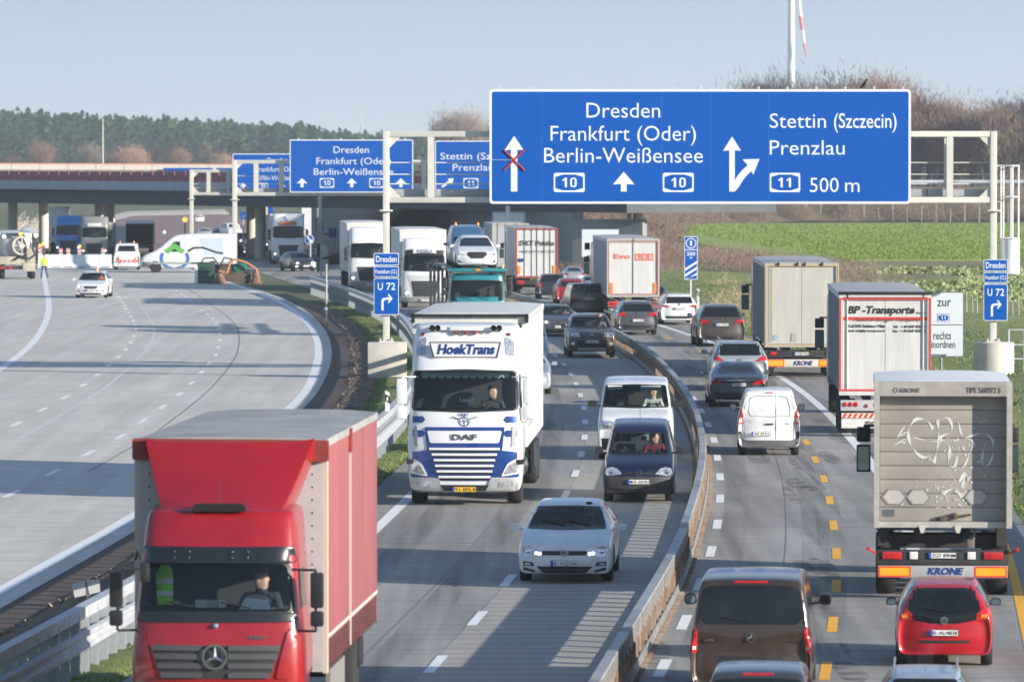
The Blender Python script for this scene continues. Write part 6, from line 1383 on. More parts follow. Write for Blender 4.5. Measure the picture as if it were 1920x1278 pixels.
# trailer with the transport firm's lettering
dw = M('door_white', (.57, .565, .55), r=.5, var=.10, vs=2, st=(2, 1, .3))
r, b = trailer(EC, 1569, 1739, 813, 'white-doored trailer with red border and black italic lettering, beside the zur A 11 board', yaw=.032, side=M('side_grey', (.27, .28, .31), r=.7, var=.08), door=dw, frame=dw, top=3.98, zb=1.22, bars=(-1.05, 1.05), barmat=dw, tractor=paint('tractor_grey', (.12, .13, .15), .3))
redp = M('print_red', (.60, .05, .035), r=.5)
bm = B(); ring_face(bm, rect(-1.27, 1.27, 1.28, 3.86), rect(-1.22, 1.22, 1.33, 3.81), -.012, -.004); O('red_border', bm, redp, b, smooth=0)
bm = B(); box(bm, -1.175, 1.175, .036, .044, 3.24, 3.33); O('red_stripe', bm, redp, b, smooth=0)
text('BP -Transporte', -1.03, .80, 3.43, .20, .040, TXK(), b, .03, shear=.22); text('GmbH', .86, 1.12, 3.42, .05, .040, TXK(), b, .01)
text('Planen & Garagen Transporte', -.85, .95, 3.215, .10, .032, M('print_brown', (.18, .07, .06), r=.5), b, .0, shear=.4)
text('D-67378 Zeiskam / Pfalz', -1.05, 0, 3.04, .075, .040, TXK(), b, .02, shear=.2); text('Email: info@bp-transporte.de', -1.05, 0, 2.92, .06, .040, TXK(), b, .012, shear=.2)
text('Tel:   + 49 6347 972189', .22, 1.10, 3.03, .07, .040, TXK(), b, .015, shear=.2); text('Fax:  + 49 6347 972190', .22, 1.10, 2.91, .07, .040, TXK(), b, .015, shear=.2)
bm = B(); box(bm, -1.30, 1.30, -.05, .12, 3.955, 4.03, bev=.02); O('roof_seal', bm, BLACK(), b)
lb = light_bar(r, .72, 1.02, .2, M('bar_lightgrey', (.5, .5, .5), r=.5))
for x in (-1.1, -.95, -.80, .80, .95, 1.1): lamp_round(lb, x, .19, .90, .065, REDL())
for x in (-.50, .5): lamp_round(lb, x, .19, .86, .05, REDL(), 'fog_lamp')
plate(lb, .185, .90, 'GER S 712', 'eu', x=0)
bm = B(); box(bm, -1.2, 1.2, .2, .3, .52, .66); sb = O('warning_bar', bm, M('stripe_cream', (.72, .62, .5), r=.5), r)
for k in range(16): x = -1.18+k*.15; bm = B(); prism(bm, [(x, .53), (x+.07, .53), (x+.14, .65), (x+.07, .65)], .192, .199); O('red_slash', bm, redp, sb, smooth=0)
bm = B(); box(bm, -1.2, 1.2, .22, .26, .24, .50); sf = O('splash_flap', bm, M('flap_white', (.62, .62, .6), r=.6, var=.12), r); text('SCHMITZ', -.55, .9, .31, .12, .215, M('print_grey', (.12, .11, .1)), sf, .05)
# trailer with yellow-edged doors
yel = M('edge_yellow', (.55, .36, .07), r=.5, var=.2)
r, b = trailer(EC, 1429, 1567, 706, 'cream-doored trailer with yellow edge lines, driver mirror sticking out on its left', yaw=.012, side=M('side_taupe', (.26, .25, .25), r=.7, var=.08), door=M('door_cream', (.46, .445, .41), r=.6, var=.10, vs=2, st=(2, 1, .3)), top=3.95, zb=1.14, bars=(), tractor=paint('tractor_dark', (.05, .08, .14)))
bm = B(); ring_face(bm, rect(-1.25, 1.25, 1.15, 3.88), rect(-1.225, 1.225, 1.175, 3.85), -.010, -.003); O('yellow_edge', bm, yel, b, smooth=0)
for x in (-1.02,): bm = B(); box(bm, x-.02, x+.02, .035, .045, 1.25, 3.8); O('yellow_line', bm, yel, b)
bm = B(); box(bm, -1.13, -1.05, .038, .046, 1.25, 3.8); O('grey_line', bm, M('line_grey', (.3, .33, .36), r=.6), b)
for x in (-.8, -.15, .1, .7): bm = B(); boxc(bm, (x, -.0, 3.93), (.07, .1, .12), bev=.01); O('hinge', bm, BLACK(), b)
bm = B(); prism(bm, ell(-.9, 1.42, .09), .03, .045); O('round_sticker', bm, M('sticker_blue', (.25, .4, .55), r=.5), b, smooth=0)
bm = B(); box(bm, -.35, -.17, .03, .05, 1.28, 1.56); O('door_pocket', bm, M('pocket_grey', (.35, .35, .34), r=.6), b)
lb = light_bar(r, .72, .98, .2)
for x0, x1 in ((-1.1, -.85), (.85, 1.1)): rect_lamp(lb, x0, x1, .80, .92, .2, REDL())
bumper_bar(r, .40, .66, .15, M('bar_pale', (.6, .55, .48), r=.5, var=.1), 'KRONE', tb, ow=.6)
plate(lb, .19, .85, 'WGM 9H21', 'eu')
# trailer with red company name
r, b = trailer(EC, 1133, 1231, 600, 'grey-white trailer with red block lettering on its rear doors, under the big sign', yaw=-.037, side=M('side_lightgrey', (.42, .43, .45), r=.7, var=.08), door=dw, top=3.98, zb=1.22, bars=(0,), barmat=M('bar_steel', (.35, .35, .35)), tractor=paint('tractor_grey', (.12, .13, .15)))
pr = M('print_softred', (.62, .13, .10), r=.5)
bm = B(); ring_face(bm, rect(-1.20, 1.20, 1.30, 3.84), rect(-1.175, 1.175, 1.325, 3.815), -.010, -.003); O('red_border', bm, pr, b, smooth=0)
text('Evo', -.95, -.15, 3.02, .22, .040, pr, b, .035)
for i, ch in enumerate('LOG'):
    x = .08+i*.31; bm = B(); box(bm, x, x+.27, .038, .045, 2.92, 3.26); q = O('logo_square', bm, pr, b, smooth=0); text(ch, x+.06, x+.21, 3.0, .18, .034, dw, q, .03)
for s in (-1, 1): bm = B(); box(bm, s*1.05-.07, s*1.05+.07, .02, .05, 1.35, 1.85); O('orange_marker', bm, M('marker_orange', (.85, .25, .02), r=.5), b)
lb = light_bar(r, .66, .96, .2, M('bar_red', (.45, .08, .05), r=.5)); 
for x0, x1 in ((-1.1, -.8), (.8, 1.1)): rect_lamp(lb, x0, x1, .78, .92, .2, REDL())
bumper_bar(r, .40, .6, .15, M('bar_pale', (.6, .55, .48)), None, None, orange=False)
# container trailer with black lettering
r, b = trailer(EC, 963, 1043, 553, 'white container trailer with door bars and black lettering under the big sign', yaw=-.04, side=M('side_silver', (.45, .46, .47), r=.5, var=.08), door=dw, top=4.0, zb=1.1, bars=(-.72, -.30, .02, .45, .8), barmat=M('bar_dark', (.12, .13, .15), r=.5), frame=M('frame_redbrown', (.30, .06, .05), r=.5), straps=0)
text('DKT Polska', -1.0, 1.05, 2.98, .27, .0, TXK(), b, .02); text('+48 601 142 231', -1.0, 1.05, 2.55, .14, .0, M('print_grey', (.12, .11, .1)), b, .01)
for s in (-1, 1): bm = B(); box(bm, s*1.05-.08, s*1.05+.08, .01, .05, 1.28, 1.78); O('orange_marker', bm, M('marker_orange', (.85, .25, .02)), b)
bm = B(); box(bm, -1.1, -.8, .01, .04, 2.0, 2.2); O('blue_sticker', bm, tb, b)
lb = light_bar(r, .62, .92, .2)
for x0, x1 in ((-1.15, -.75), (.75, 1.15)): rect_lamp(lb, x0, x1, .68, .88, .2, REDL())
# grey lorry beyond it
r, b = trailer(EC, 919, 988, 527, 'grey box lorry ahead of the white container trailer, under the white overhead board', side=M('side_silver', (.45, .46, .47)), door=M('door_grey', (.35, .37, .38), r=.6), top=4.0, zb=1.1, L=10)
light_bar(r, .62, .92, .2)
# ================================================================== bridge
def at2(Pa, Pb, t, z=0): v = Vector(Pa).lerp(Vector(Pb), t); return Vector((v.x, v.y, z))
PA, PB = Vector((-52, 495.5, 0)), Vector((4.5, 394, 0)); BL = (PB-PA).length
bdir = (PB-PA).normalized(); bang = math.atan2(bdir.y, bdir.x)
br = E('road_bridge', PA, bang, 1, 'low road bridge with maroon railing crossing over all the carriageways', 'bridge')
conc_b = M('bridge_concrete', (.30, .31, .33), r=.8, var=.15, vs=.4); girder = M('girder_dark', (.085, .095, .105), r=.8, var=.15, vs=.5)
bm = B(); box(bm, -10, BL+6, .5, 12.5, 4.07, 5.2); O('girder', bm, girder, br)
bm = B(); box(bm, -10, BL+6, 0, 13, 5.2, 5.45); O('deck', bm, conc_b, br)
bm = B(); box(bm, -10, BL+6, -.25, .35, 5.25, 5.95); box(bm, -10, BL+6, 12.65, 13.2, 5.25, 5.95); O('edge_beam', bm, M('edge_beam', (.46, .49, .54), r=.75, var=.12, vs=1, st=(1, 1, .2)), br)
mar = M('maroon_paint', (.26, .05, .07), r=.5)
npost = int(BL+16)//2
for k in range(npost+1): bm = B(); x = -10+2*k; box(bm, x-.05, x+.05, -.05, .05, 5.95, 6.85); O('railing_post', bm, mar, br)
for z in (6.05, 6.2, 6.35, 6.5, 6.65, 6.82): bm = B(); box(bm, -10, BL+6, -.03, .03, z-.03, z+.03); O('railing_bar', bm, mar, br)
bm = B(); box(bm, -10, BL+6, .7, .74, 5.95, 6.75); O('infill_panel', bm, M('maroon_panel', (.34, .13, .16), r=.6, var=.1), br)
rb2 = E('added_bridge', (-62, 506, 0), 0, 1, 'pale barrier-lined slip road bridge directly behind the maroon railing', 'bridge')  # deck added so that its barrier row faces the sun and is lit
bm = B(); box(bm, -20, 42, 0, 9, 4.6, 5.9); O('deck', bm, conc_b, rb2)
for k in range(25):
    x = -20+2.5*k; bm = B(); prism(bm, [(.1, 5.9), (.6, 5.9), (.46, 6.4), (.42, 7.42-k*.008), (.28, 7.42-k*.008), (.24, 6.4)], x, x+2.46, axis='x'); o = O('barrier_element', bm, M('cream_barrier_lit', (.60, .54, .47), r=.7, var=.1), rb2, smooth=0)
    bm = B(); box(bm, x, x+2.46, .26, .44, 7.42-k*.008, 7.50-k*.008); O('barrier_cap', bm, M('orange_cap', (.65, .25, .15)), o)
for a, c in ((31, 35.4), (35.7, 42)): bm = B(); box(bm, a, c, -.1, 0, 6.2, 6.95); O('blue_panel', bm, BLUE(), rb2)
for x in (-10, 8, 26, 40): bm = B(); lathe(bm, [(.42, 0), (.42, 4.7)], 'z', 18, (x, 4, 0)); O('pier', bm, M('pier_concrete', (.55, .52, .46), r=.8, var=.1, vs=1), rb2)
for px in (22, 202, 486):
    for dy, dpx in ((3, 0), (10, -17)):
        # column stands where the sight line of this post crosses the bridge axis
        t = None
        for i in range(400):
            p = PA + bdir*(i*.3) + Vector((-bdir.y, bdir.x, 0))*dy
            if p.y > 0 and 960 + p.x*F/p.y > px+dpx: t = i*.3; break
        bm = B(); lathe(bm, [(.42, 0), (.42, 4.2)], 'z', 20, (t or 5, dy, 0)); O('pier', bm, M('pier_concrete', (.55, .52, .46), r=.8, var=.1, vs=1), br)
# abutment wall along the right-hand roadway
aw = E('abutment_wall', (0, 0, 0), 0, 1, 'shaded grey concrete abutment wall behind the trucks at the foot of the bridge', 'wall')
pts = [(9, 392), (4.2, 394), (-3, 414), (-10.6, 450), (-17, 482)]
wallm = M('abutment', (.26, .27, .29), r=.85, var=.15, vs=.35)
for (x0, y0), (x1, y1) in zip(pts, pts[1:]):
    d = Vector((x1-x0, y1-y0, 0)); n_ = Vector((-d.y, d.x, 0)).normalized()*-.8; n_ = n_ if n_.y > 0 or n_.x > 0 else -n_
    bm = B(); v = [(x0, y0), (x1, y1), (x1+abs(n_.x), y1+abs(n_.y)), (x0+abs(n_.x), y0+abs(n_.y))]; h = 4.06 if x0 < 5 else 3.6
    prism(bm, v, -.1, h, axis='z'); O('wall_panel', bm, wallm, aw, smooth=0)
# ================================================================== sign faces
def on_plane(par, s, ox, oz): 
    """photo-pixel helper for a sign face: x right, z up, origin (ox, oz)"""
    return (lambda px: (px-ox)*s), (lambda py: (oz-py)*s)
def shield(par, X, Z, x0, x1, y0, y1, num, y):
    bm = B(); prism(bm, rnd([(X(x0), Z(y1)), (X(x1), Z(y1)), (X(x1), Z(y0)), (X(x0), Z(y0))], (X(x1)-X(x0))*.07), y, y-.004); a = O('route_shield', bm, SWH(), par, smooth=0)
    w, h = X(x1)-X(x0), Z(y0)-Z(y1); cx, cz = (X(x0)+X(x1))/2, (Z(y0)+Z(y1))/2; i = w*.055
    hexp = [(cx-w/2+i, cz-h/2+i*1.3), (cx-w*.17, cz-h/2+i*2.6), (cx+w*.17, cz-h/2+i*2.6), (cx+w/2-i, cz-h/2+i*1.3), (cx+w/2-i, cz+h/2-i*1.3), (cx+w*.17, cz+h/2-i*2.6), (cx-w*.17, cz+h/2-i*2.6), (cx-w/2+i, cz+h/2-i*1.3)]
    hexp = [(cx-w/2+i, cz-h/2+i*2.4), (cx-w*.2, cz-h/2+i), (cx+w*.2, cz-h/2+i), (cx+w/2-i, cz-h/2+i*2.4), (cx+w/2-i, cz+h/2-i*2.4), (cx+w*.2, cz+h/2-i), (cx-w*.2, cz+h/2-i), (cx-w/2+i, cz+h/2-i*2.4)]
    bm = B(); prism(bm, hexp, y-.004, y-.008); O('shield_field', bm, BLUE(), a, smooth=0)
    hh = h*.25; gw = w*.085
    for j, ch in enumerate(num):
        c = cx + (j-.5)*w*.27; bm = B()
        if ch == '1': prism(bm, [(c-gw*.1, cz-hh), (c+gw*.75, cz-hh), (c+gw*.75, cz+hh), (c+gw*.05, cz+hh), (c-gw*1.1, cz+hh*.45), (c-gw*.75, cz+hh*.25), (c-gw*.1, cz+hh*.6)], y-.010, y-.014)
        else: ring_face(bm, rnd(rect(c-gw*1.25, c+gw*1.25, cz-hh, cz+hh), gw*1.4), rnd(rect(c-gw*.5, c+gw*.5, cz-hh*.72, cz+hh*.72), gw*.6), y-.010, y-.014)
        O('digit', bm, SWH(), a, smooth=0)
def arrow_up(par, X, Z, x, ytip, yhead, ybase, hw, sw, y):
    bm = B(); prism(bm, [(X(x), Z(ytip)), (X(x+hw), Z(yhead)), (X(x+sw), Z(yhead-1)), (X(x+sw), Z(ybase)), (X(x-sw), Z(ybase)), (X(x-sw), Z(yhead-1)), (X(x-hw), Z(yhead))], y, y-.004); return O('arrow', bm, SWH(), par, smooth=0)
def panel(par, name, s, w_px, h_px, y=0, th=.10, r_=6, border=4, mat=None, edge=None):
    W_, H_ = w_px*s, h_px*s
    bm = B(); prism(bm, rect(0, W_, 0, H_, r_*s), y+.004, y+th); bk = O(name, bm, edge or STEEL(), par, smooth=0)
    bm = B(); prism(bm, rect(0, W_, 0, H_, r_*s), y, y+.004); O('sign_border', bm, SWH(), bk, smooth=0)
    bm = B(); prism(bm, rect(border*s, W_-border*s, border*s, H_-border*s, r_*.7*s), y-.004, y); f = O('sign_face', bm, mat or BLUE(), bk, smooth=0); return f
# ---------------------------------------------------------------- gantry 1 with the big sign
Y1 = 201.5; s1 = Y1/F; gx = lambda px, s=s1: (px-960)*s; gz = lambda py, s=s1: HC - (py-YH)*s
gp = GREYP()
def gantry(Y, xp, ztop, zbot, verts, label, bh=.20, pw=.23, dep=1.1, rails=(), base=0, xend=None, spikes=True):
    s = Y/F; g = E('sign_gantry', ((xp[0]-960)*s, Y, 0), 0, 1, label, 'sign gantry'); ox = xp[0]
    X = lambda px: (px-ox)*s; x1 = X(xp[1])
    for x in (0, x1):
        bm = B(); box(bm, x-pw/2, x+pw/2, 0, .35, base, ztop, bev=.015); O('post', bm, gp, g)
        bm = B(); box(bm, x-pw*1.1, x+pw*1.1, -.12, .47, base, base+.04); [boxc(bm, (x+i*pw*.85, j, base+.08), (.05, .05, .10)) for i in (-1, 1) for j in (-.06, .41)]; O('base_plate', bm, gp, g)
        bm = B(); boxc(bm, (x, .1, zbot-.28), (pw*2.0, .5, .06), bev=.02); O('clamp', bm, gp, g)
    for y in (0, dep):
        for z in (ztop-bh, zbot): bm = B(); box(bm, pw/2, x1-pw/2, y+.02, y+.3, z, z+bh, bev=.01); O('beam', bm, gp, g)
        for px in verts: bm = B(); x = X(px); box(bm, x-pw*.5, x+pw*.5, y+.03, y+.29, zbot+bh, ztop-bh); O('strut', bm, gp, g)
    for px in list(verts)+[xp[0]+4, xp[1]-4]:
        for z in (ztop-bh*.7, zbot+bh*.3): bm = B(); x = X(px); box(bm, x-.06, x+.06, .3, dep+.02, z-.06, z+.06); O('cross_tie', bm, gp, g)
    for k, sx in ((0, 1), (x1, -1)):
        for z, sz in ((ztop-bh, -1), (zbot+bh, 1)): bm = B(); prism(bm, [(k+sx*pw/2, z), (k+sx*(pw/2+.4), z), (k+sx*pw/2, z+sz*.4)], .06, .24); O('gusset', bm, gp, g, smooth=0)
    for z in rails: bm = B(); tube(bm, (.1, dep*.35, z), (x1-.1, dep*.35, z), .022, .022, 6); O('handrail', bm, gp, g)
    n = int(x1/2.0)
    for k in range(n):
        a = .2+k*(x1-.4)/n; bm = B(); box(bm, a, a+(x1-.4)/n-.03, dep*.42, dep-.05, zbot+bh+.02, zbot+bh+.28); O('walkway_panel', bm, M('walkway_grey', (.34, .36, .37), r=.6, metal=.3, var=.12), g)
    if spikes:
        for k in range(int(x1/1.3)): bm = B(); x = .6+k*1.3; tube(bm, (x, .4, ztop-bh-.14), (x, .4, ztop-bh), .012, .012, 5); O('bolt', bm, gp, g)
    return g, X
ZT, ZB = gz(246), gz(380)
g1, X1_ = gantry(Y1, (724, 1863), ZT, ZB, (808, 1100, 1400, 1781), 'nearest sign gantry carrying the huge blue direction sign with the crossed-out arrow', rails=(gz(305), gz(327), gz(345)), base=1.3)
for c in g1.children:
    if c.name.startswith(('post', 'base_plate')) and c.location.x == 0: pass
# plinths
pl = E('plinth', (gx(726), Y1+.15, 0), 0, 1, 'square concrete plinth under the left post of the nearest gantry', 'plinth'); bm = B(); box(bm, -.68, .68, -.65, .65, -.1, 1.30, bev=.025); O('concrete_block', bm, M('plinth_concrete', (.50, .48, .43), r=.85, var=.12, vs=2, bump=.3), pl)
pl = E('plinth', (gx(1864), Y1+.15, 0), 0, 1, 'round concrete plinth under the right post of the nearest gantry', 'plinth'); bm = B(); lathe(bm, [(.73, -.1), (.73, 1.27), (.70, 1.30)], 'z', 36); O('concrete_drum', bm, M('plinth_concrete', (.50, .48, .43)), pl)
# the big sign
bs = E('direction_sign', (gx(918), Y1-.42, gz(382)), 0, 1, 'huge blue direction sign reading Dresden, Frankfurt (Oder) and Stettin (Szczecin)', 'road sign')
fc = panel(bs, 'sign_panel', s1, 788, 214, 0, .12, 7, 4.5); X, Z = on_plane(bs, s1, 918, 382); fy = -.006
def T(s, x0, x1, base, cap, par=None, bold=-.002, y=None): return text(s, X(x0), X(x1), Z(base), cap*SS, fy if y is None else y, SWH(), par or fc, bold)
SS = s1
T('Dresden', 1099, 1237, 221, 28); T('Frankfurt (Oder)', 1032, 1304, 264, 28); T('Berlin-Weißensee', 1020, 1317, 305, 28)
T('Stettin', 1442, 1547, 240, 27); T('(Szczecin)', 1562, 1679, 240, 27, bold=.006); T('Prenzlau', 1442, 1582, 290, 27); T('500', 1517, 1571, 360, 27); T('m', 1583, 1610, 360, 27)
shield(fc, X, Z, 1038, 1096, 324, 360, '10', fy); shield(fc, X, Z, 1242, 1300, 324, 360, '10', fy); shield(fc, X, Z, 1442, 1499, 324, 360, '11', fy)
arrow_up(fc, X, Z, 964, 255, 282, 359, 18, 6, fy); arrow_up(fc, X, Z, 1169, 322, 346, 359, 20.5, 5.5, fy); arrow_up(fc, X, Z, 1371.5, 256, 283, 359, 17, 5.2, fy)
cur = []; 
for t in [i/10 for i in range(11)]: a = t*1.0; cur.append((1376+4+29*t**1.25, 350-(350-311)*t**.75))
bm = B(); L_ = [(X(x-5.0*(1-.1*0)), Z(y-4)) for x, y in cur]; R_ = [(X(x+4.5), Z(y+5)) for x, y in cur]
L_[0] = (X(1377.2), Z(346)); R_[0] = (X(1377.2), Z(359)); prism(bm, L_ + R_[::-1], fy-.0005, fy-.004); prism(bm, [(X(1391), Z(299)), (X(1423), Z(298)), (X(1411), Z(328)), (X(1404), Z(313))], fy-.0008, fy-.0045); O('branch_arrow', bm, SWH(), fc, smooth=0)
redx = M('cross_red', (.50, .01, .02), r=.5)
for sg in (-1, 1): bm = B(); tube(bm, (X(964-19), -.03-.01*sg, Z(300-sg*19)), (X(964+20), -.03-.01*sg, Z(300+sg*20)), .03, .03, 6); O('cancel_bar', bm, redx, bs)
bm = B(); tube(bm, (X(918), -.02, Z(300)), (X(964), -.02, Z(300)), .012, .012, 5); O('cancel_wire', bm, STEEL(), bs)
seam = M('sign_seam', (.02, .17, .55), r=.4)
for px in (1016, 1240, 1332, 1440): bm = B(); box(bm, X(px)-.006, X(px)+.006, -.0055, -.0045, Z(377), Z(173)); O('panel_seam', bm, seam, fc)
for k in range(15): bm = B(); x = X(935+54*k); box(bm, x-.04, x+.04, .02, .10, Z(168), Z(163), bev=.01); O('fixing_lug', bm, STEEL(), bs)
for k in range(7): bm = B(); x = X(950+120*k); box(bm, x-.05, x+.05, .12, .42, .2, 3.7); O('fixing_rail', bm, STEEL(), bs)
# crow on the upper edge
cr = E('crow', (gx(1619), Y1-.38, gz(167)), 0, 1, 'black crow perched on top edge of the big blue sign', 'bird')
pts = [(-.10, 0, .07), (-.04, 0, .13), (.03, 0, .22), (.06, 0, .29), (.075, 0, .33), (.14, 0, .335), (-.18, 0, .0)]
me = _skin_mesh('body', pts, [(0, 1), (1, 2), (2, 3), (3, 4), (4, 5), (0, 6)], [.045, .06, .055, .035, .035, .008, (.03, .012)], 1)
me.materials.append(M('crow_black', (.008, .008, .01), r=.4)); me.polygons.foreach_set('use_smooth', [True]*len(me.polygons)); O('body', me, None, cr)
for sy in (-1, 1): bm = B(); tube(bm, (0, sy*.03, .13), (.01, sy*.03, .0), .008, .006, 5); O('leg', bm, M('crow_leg', (.02, .02, .02)), cr)
# ---------------------------------------------------------------- detour signs on the gantry posts
def detour(px0, px1, rows, Y, lab):
    s = Y/F; e = E('detour_sign', ((px0-960)*s, Y-.12, HC-(rows[2][1]-YH)*s), 0, 1, lab, 'road sign')
    X, Z = on_plane(e, s, px0, rows[2][1]); w = px1-px0
    for i, (y0, y1) in enumerate(rows):
        b = O('sign_panel', (lambda bm: (prism(bm, rect(0, w*s, Z(y1), Z(y0), 2.5*s), 0, .05), bm)[1])(B()), SWH(), e, smooth=0)
        f = O('sign_face', (lambda bm: (prism(bm, rect(1.2*s, (w-1.2)*s, Z(y1-1.2), Z(y0+1.2), 2*s), -.004, -.0), bm)[1])(B()), BLUE(), b, smooth=0)
        h = (y1-y0)*s
        if i == 0: text('Dresden', 4*s, (w-4)*s, Z(y1)+h*.26, h*.5, -.006, SWH(), f, .015)
        if i == 1: text('Frankfurt (O.)', 3*s, (w-3)*s, Z(y1)+h*.32, h*.38, -.006, SWH(), f, .012)
        if i == 2:
            text('U', w*.16*s, w*.36*s, Z(y1)+h*.68, h*.19, -.006, SWH(), f, .012); text('72', w*.50*s, w*.86*s, Z(y1)+h*.68, h*.19, -.006, SWH(), f, .012)
            q = lambda a, c: (a*w*s, Z(y1)+c*h)
            bm = B(); prism(bm, [q(.30, .12), q(.39, .12), q(.39, .36), q(.42, .40), q(.52, .42), q(.52, .47), q(.38, .46), q(.31, .42), q(.30, .36)], -.004, -.008); prism(bm, [q(.52, .41), q(.64, .41), q(.55, .34), q(.60, .32), q(.75, .445), q(.60, .57), q(.55, .55), q(.64, .48), q(.52, .48)], -.0045, -.0085); O('arrow', bm, SWH(), f, smooth=0)
    bm = B(); box(bm, w*.45*s, w*.55*s, .05, .12, .1, Z(rows[0][0])); O('bracket', bm, STEEL(), e); return e
detour(701, 748, ((474, 497), (499, 519), (521, 590)), Y1, 'blue detour sign U 72 stack on the left post of the nearest gantry')
detour(1844, 1889, ((486, 508), (510, 530), (532, 601)), Y1, 'blue detour sign U 72 stack on the right post of the nearest gantry')
# ---------------------------------------------------------------- caged ladders
def ladder(px, Y, y0, y1, ysh, lab):
    s = Y/F; e = E('caged_ladder', ((px-960)*s, Y+.3, 0), 0, 1, lab, 'ladder'); z = lambda py: HC-(py-YH)*s; wp = M('ladder_white', (.70, .71, .72), r=.4, metal=.2)
    for x in (0, .09): bm = B(); tube(bm, (x, 0, z(y1)), (x, 0, z(y0)), .03, .03, 6); O('stile', bm, wp, e)
    n = int((y1-y0)*s/.3)
    for k in range(n): bm = B(); tube(bm, (0, 0, z(y1)+.3*k), (.09, 0, z(y1)+.3*k), .018, .018, 5); O('rung', bm, wp, e)
    for x, y in ((.38, -.3), (.62, 0), (.38, .35)): bm = B(); tube(bm, (x, y, z(ysh)), (x, y, z(y0)), .035, .035, 6); O('cage_bar', bm, wp, e)
    for py in (y0+2, y0+60*Y1/Y, ysh): 
        bm = B(); path_tube(bm, [(.0, 0, z(py)), (.12, -.28, z(py)), (.38, -.34, z(py)), (.62, -.1, z(py)), (.62, .15, z(py)), (.38, .35, z(py)), (.05, .2, z(py))], .03, 6); O('cage_hoop', bm, wp, e)
    bm = B(); a = [(.33+math.cos(t)*.36, math.sin(t)*.36) for t in [i*math.pi/10-.0 for i in range(-10, 11)]]
    lathe(bm, [(.335, z(ysh)-1.2), (.335, z(ysh))], 'z', 28, (.34, 0, 0)); O('ladder_guard', bm, wp, e)
    bm = B(); lathe(bm, [(.345, z(ysh)-1.25), (.345, z(ysh)-1.18)], 'z', 28, (.34, 0, 0)); O('guard_rim', bm, wp, e)
    for py in (y0+2, (y0+ysh)/2): bm = B(); tube(bm, (-.3, 0, z(py)), (0, 0, z(py)), .03, .03, 6); O('wall_tie', bm, wp, e)
    return e
ladder(1878, Y1, 309, 480, 447, 'white caged ladder beside the right post of the nearest gantry')
bm = B(); e = E('guard_fence', (gx(1893), Y1+.2, 0), 0, 1, 'light steel railing beside the round plinth', 'railing')
for x in (0, .55, 1.1): bm = B(); tube(bm, (x, 0, .2), (x, 0, 1.75), .03, .03, 6); O('rail_post', bm, STEEL(), e)
for z in (.7, 1.2, 1.73): bm = B(); tube(bm, (0, 0, z), (1.2, 0, z), .028, .028, 6); O('rail_bar', bm, STEEL(), e)
# ---------------------------------------------------------------- gantry 2 and 3
Y2 = 398.0; s2 = Y2/F; z2 = lambda py: HC-(py-YH)*s2
g2, _ = gantry(Y2, (440, 1180), z2(300), z2(367), (480, 527, 795, 1000), 'second sign gantry with two blue signs, in front of the bridge', rails=(z2(330), z2(345)), bh=.25, pw=.32, spikes=False)
SS = s2
b2 = E('direction_sign', ((544-960)*s2, Y2-.5, z2(361)), 0, 1, 'blue sign on the second gantry with Dresden, Frankfurt (Oder), Berlin and three arrows', 'road sign')
fc = panel(b2, 'sign_panel', s2, 231, 99, 0, .15, 3, 1.8); X, Z = on_plane(b2, s2, 544, 361)
T('Dresden', 626, 692, 287, 12.5); T('Frankfurt (Oder)', 594, 733, 308, 12.5); T('Berlin-Weißensee', 589, 738, 328, 12.5)
for x in (567, 660, 752): arrow_up(fc, X, Z, x, 334, 344, 351, 10, 2.8, fy)
shield(fc, X, Z, 600, 627, 334, 352, '10', fy); shield(fc, X, Z, 693, 720, 334, 352, '10', fy)
for k in range(6): bm = B(); x = X(560+40*k); box(bm, x-.06, x+.06, .02, .10, Z(262), Z(259)); O('fixing_lug', bm, STEEL(), b2)
b3 = E('direction_sign', ((816-960)*s2, Y2-.5, z2(360)), 0, 1, 'blue Stettin and Prenzlau sign on the second gantry, half hidden by the big sign', 'road sign')
fc = panel(b3, 'sign_panel', s2, 215, 96, 0, .15, 3, 1.8); X, Z = on_plane(b3, s2, 816, 360)
T('Stettin (Szczecin)', 826, 985, 299, 12.5); T('Prenzlau', 849, 925, 320, 12.5); shield(fc, X, Z, 869, 897, 334, 353, '11', fy)
bm = B(); prism(bm, [(X(827), Z(350)), (X(830), Z(352)), (X(845), Z(342)), (X(848), Z(345)), (X(851), Z(334)), (X(839), Z(335)), (X(842), Z(338))], fy, fy-.004); O('arrow', bm, SWH(), fc, smooth=0)
ladder(1188, Y2, 385, 470, 395, 'white caged ladder at the right post of the second gantry, above the red-lettered trailer')
Y3 = 424.0; s3 = Y3/F; z3 = lambda py: HC-(py-YH)*s3
gantry(Y3, (359, 600), z3(318), z3(366), (391, 428), 'third, farthest sign gantry, left of the second one', rails=(z3(345), z3(352)), bh=.22, pw=.28, spikes=False)
SS = s3
b4 = E('direction_sign', ((437-960)*s3, Y3-.5, z3(358)), 0, 1, 'farthest blue direction sign, partly hidden behind the second gantry', 'road sign')
fc = panel(b4, 'sign_panel', s3, 130, 70, 0, .15, 3, 1.6); X, Z = on_plane(b4, s3, 437, 358)
T('Dresden', 502, 540, 305, 9.5); T('Frankfurt (Oder)', 481, 562, 322, 9.5); T('Berlin-Weißensee', 478, 564, 338, 9.5)
for x in (457, 530): arrow_up(fc, X, Z, x, 343, 350, 355, 7, 2, fy)
shield(fc, X, Z, 485, 503, 343, 355, '10', fy)
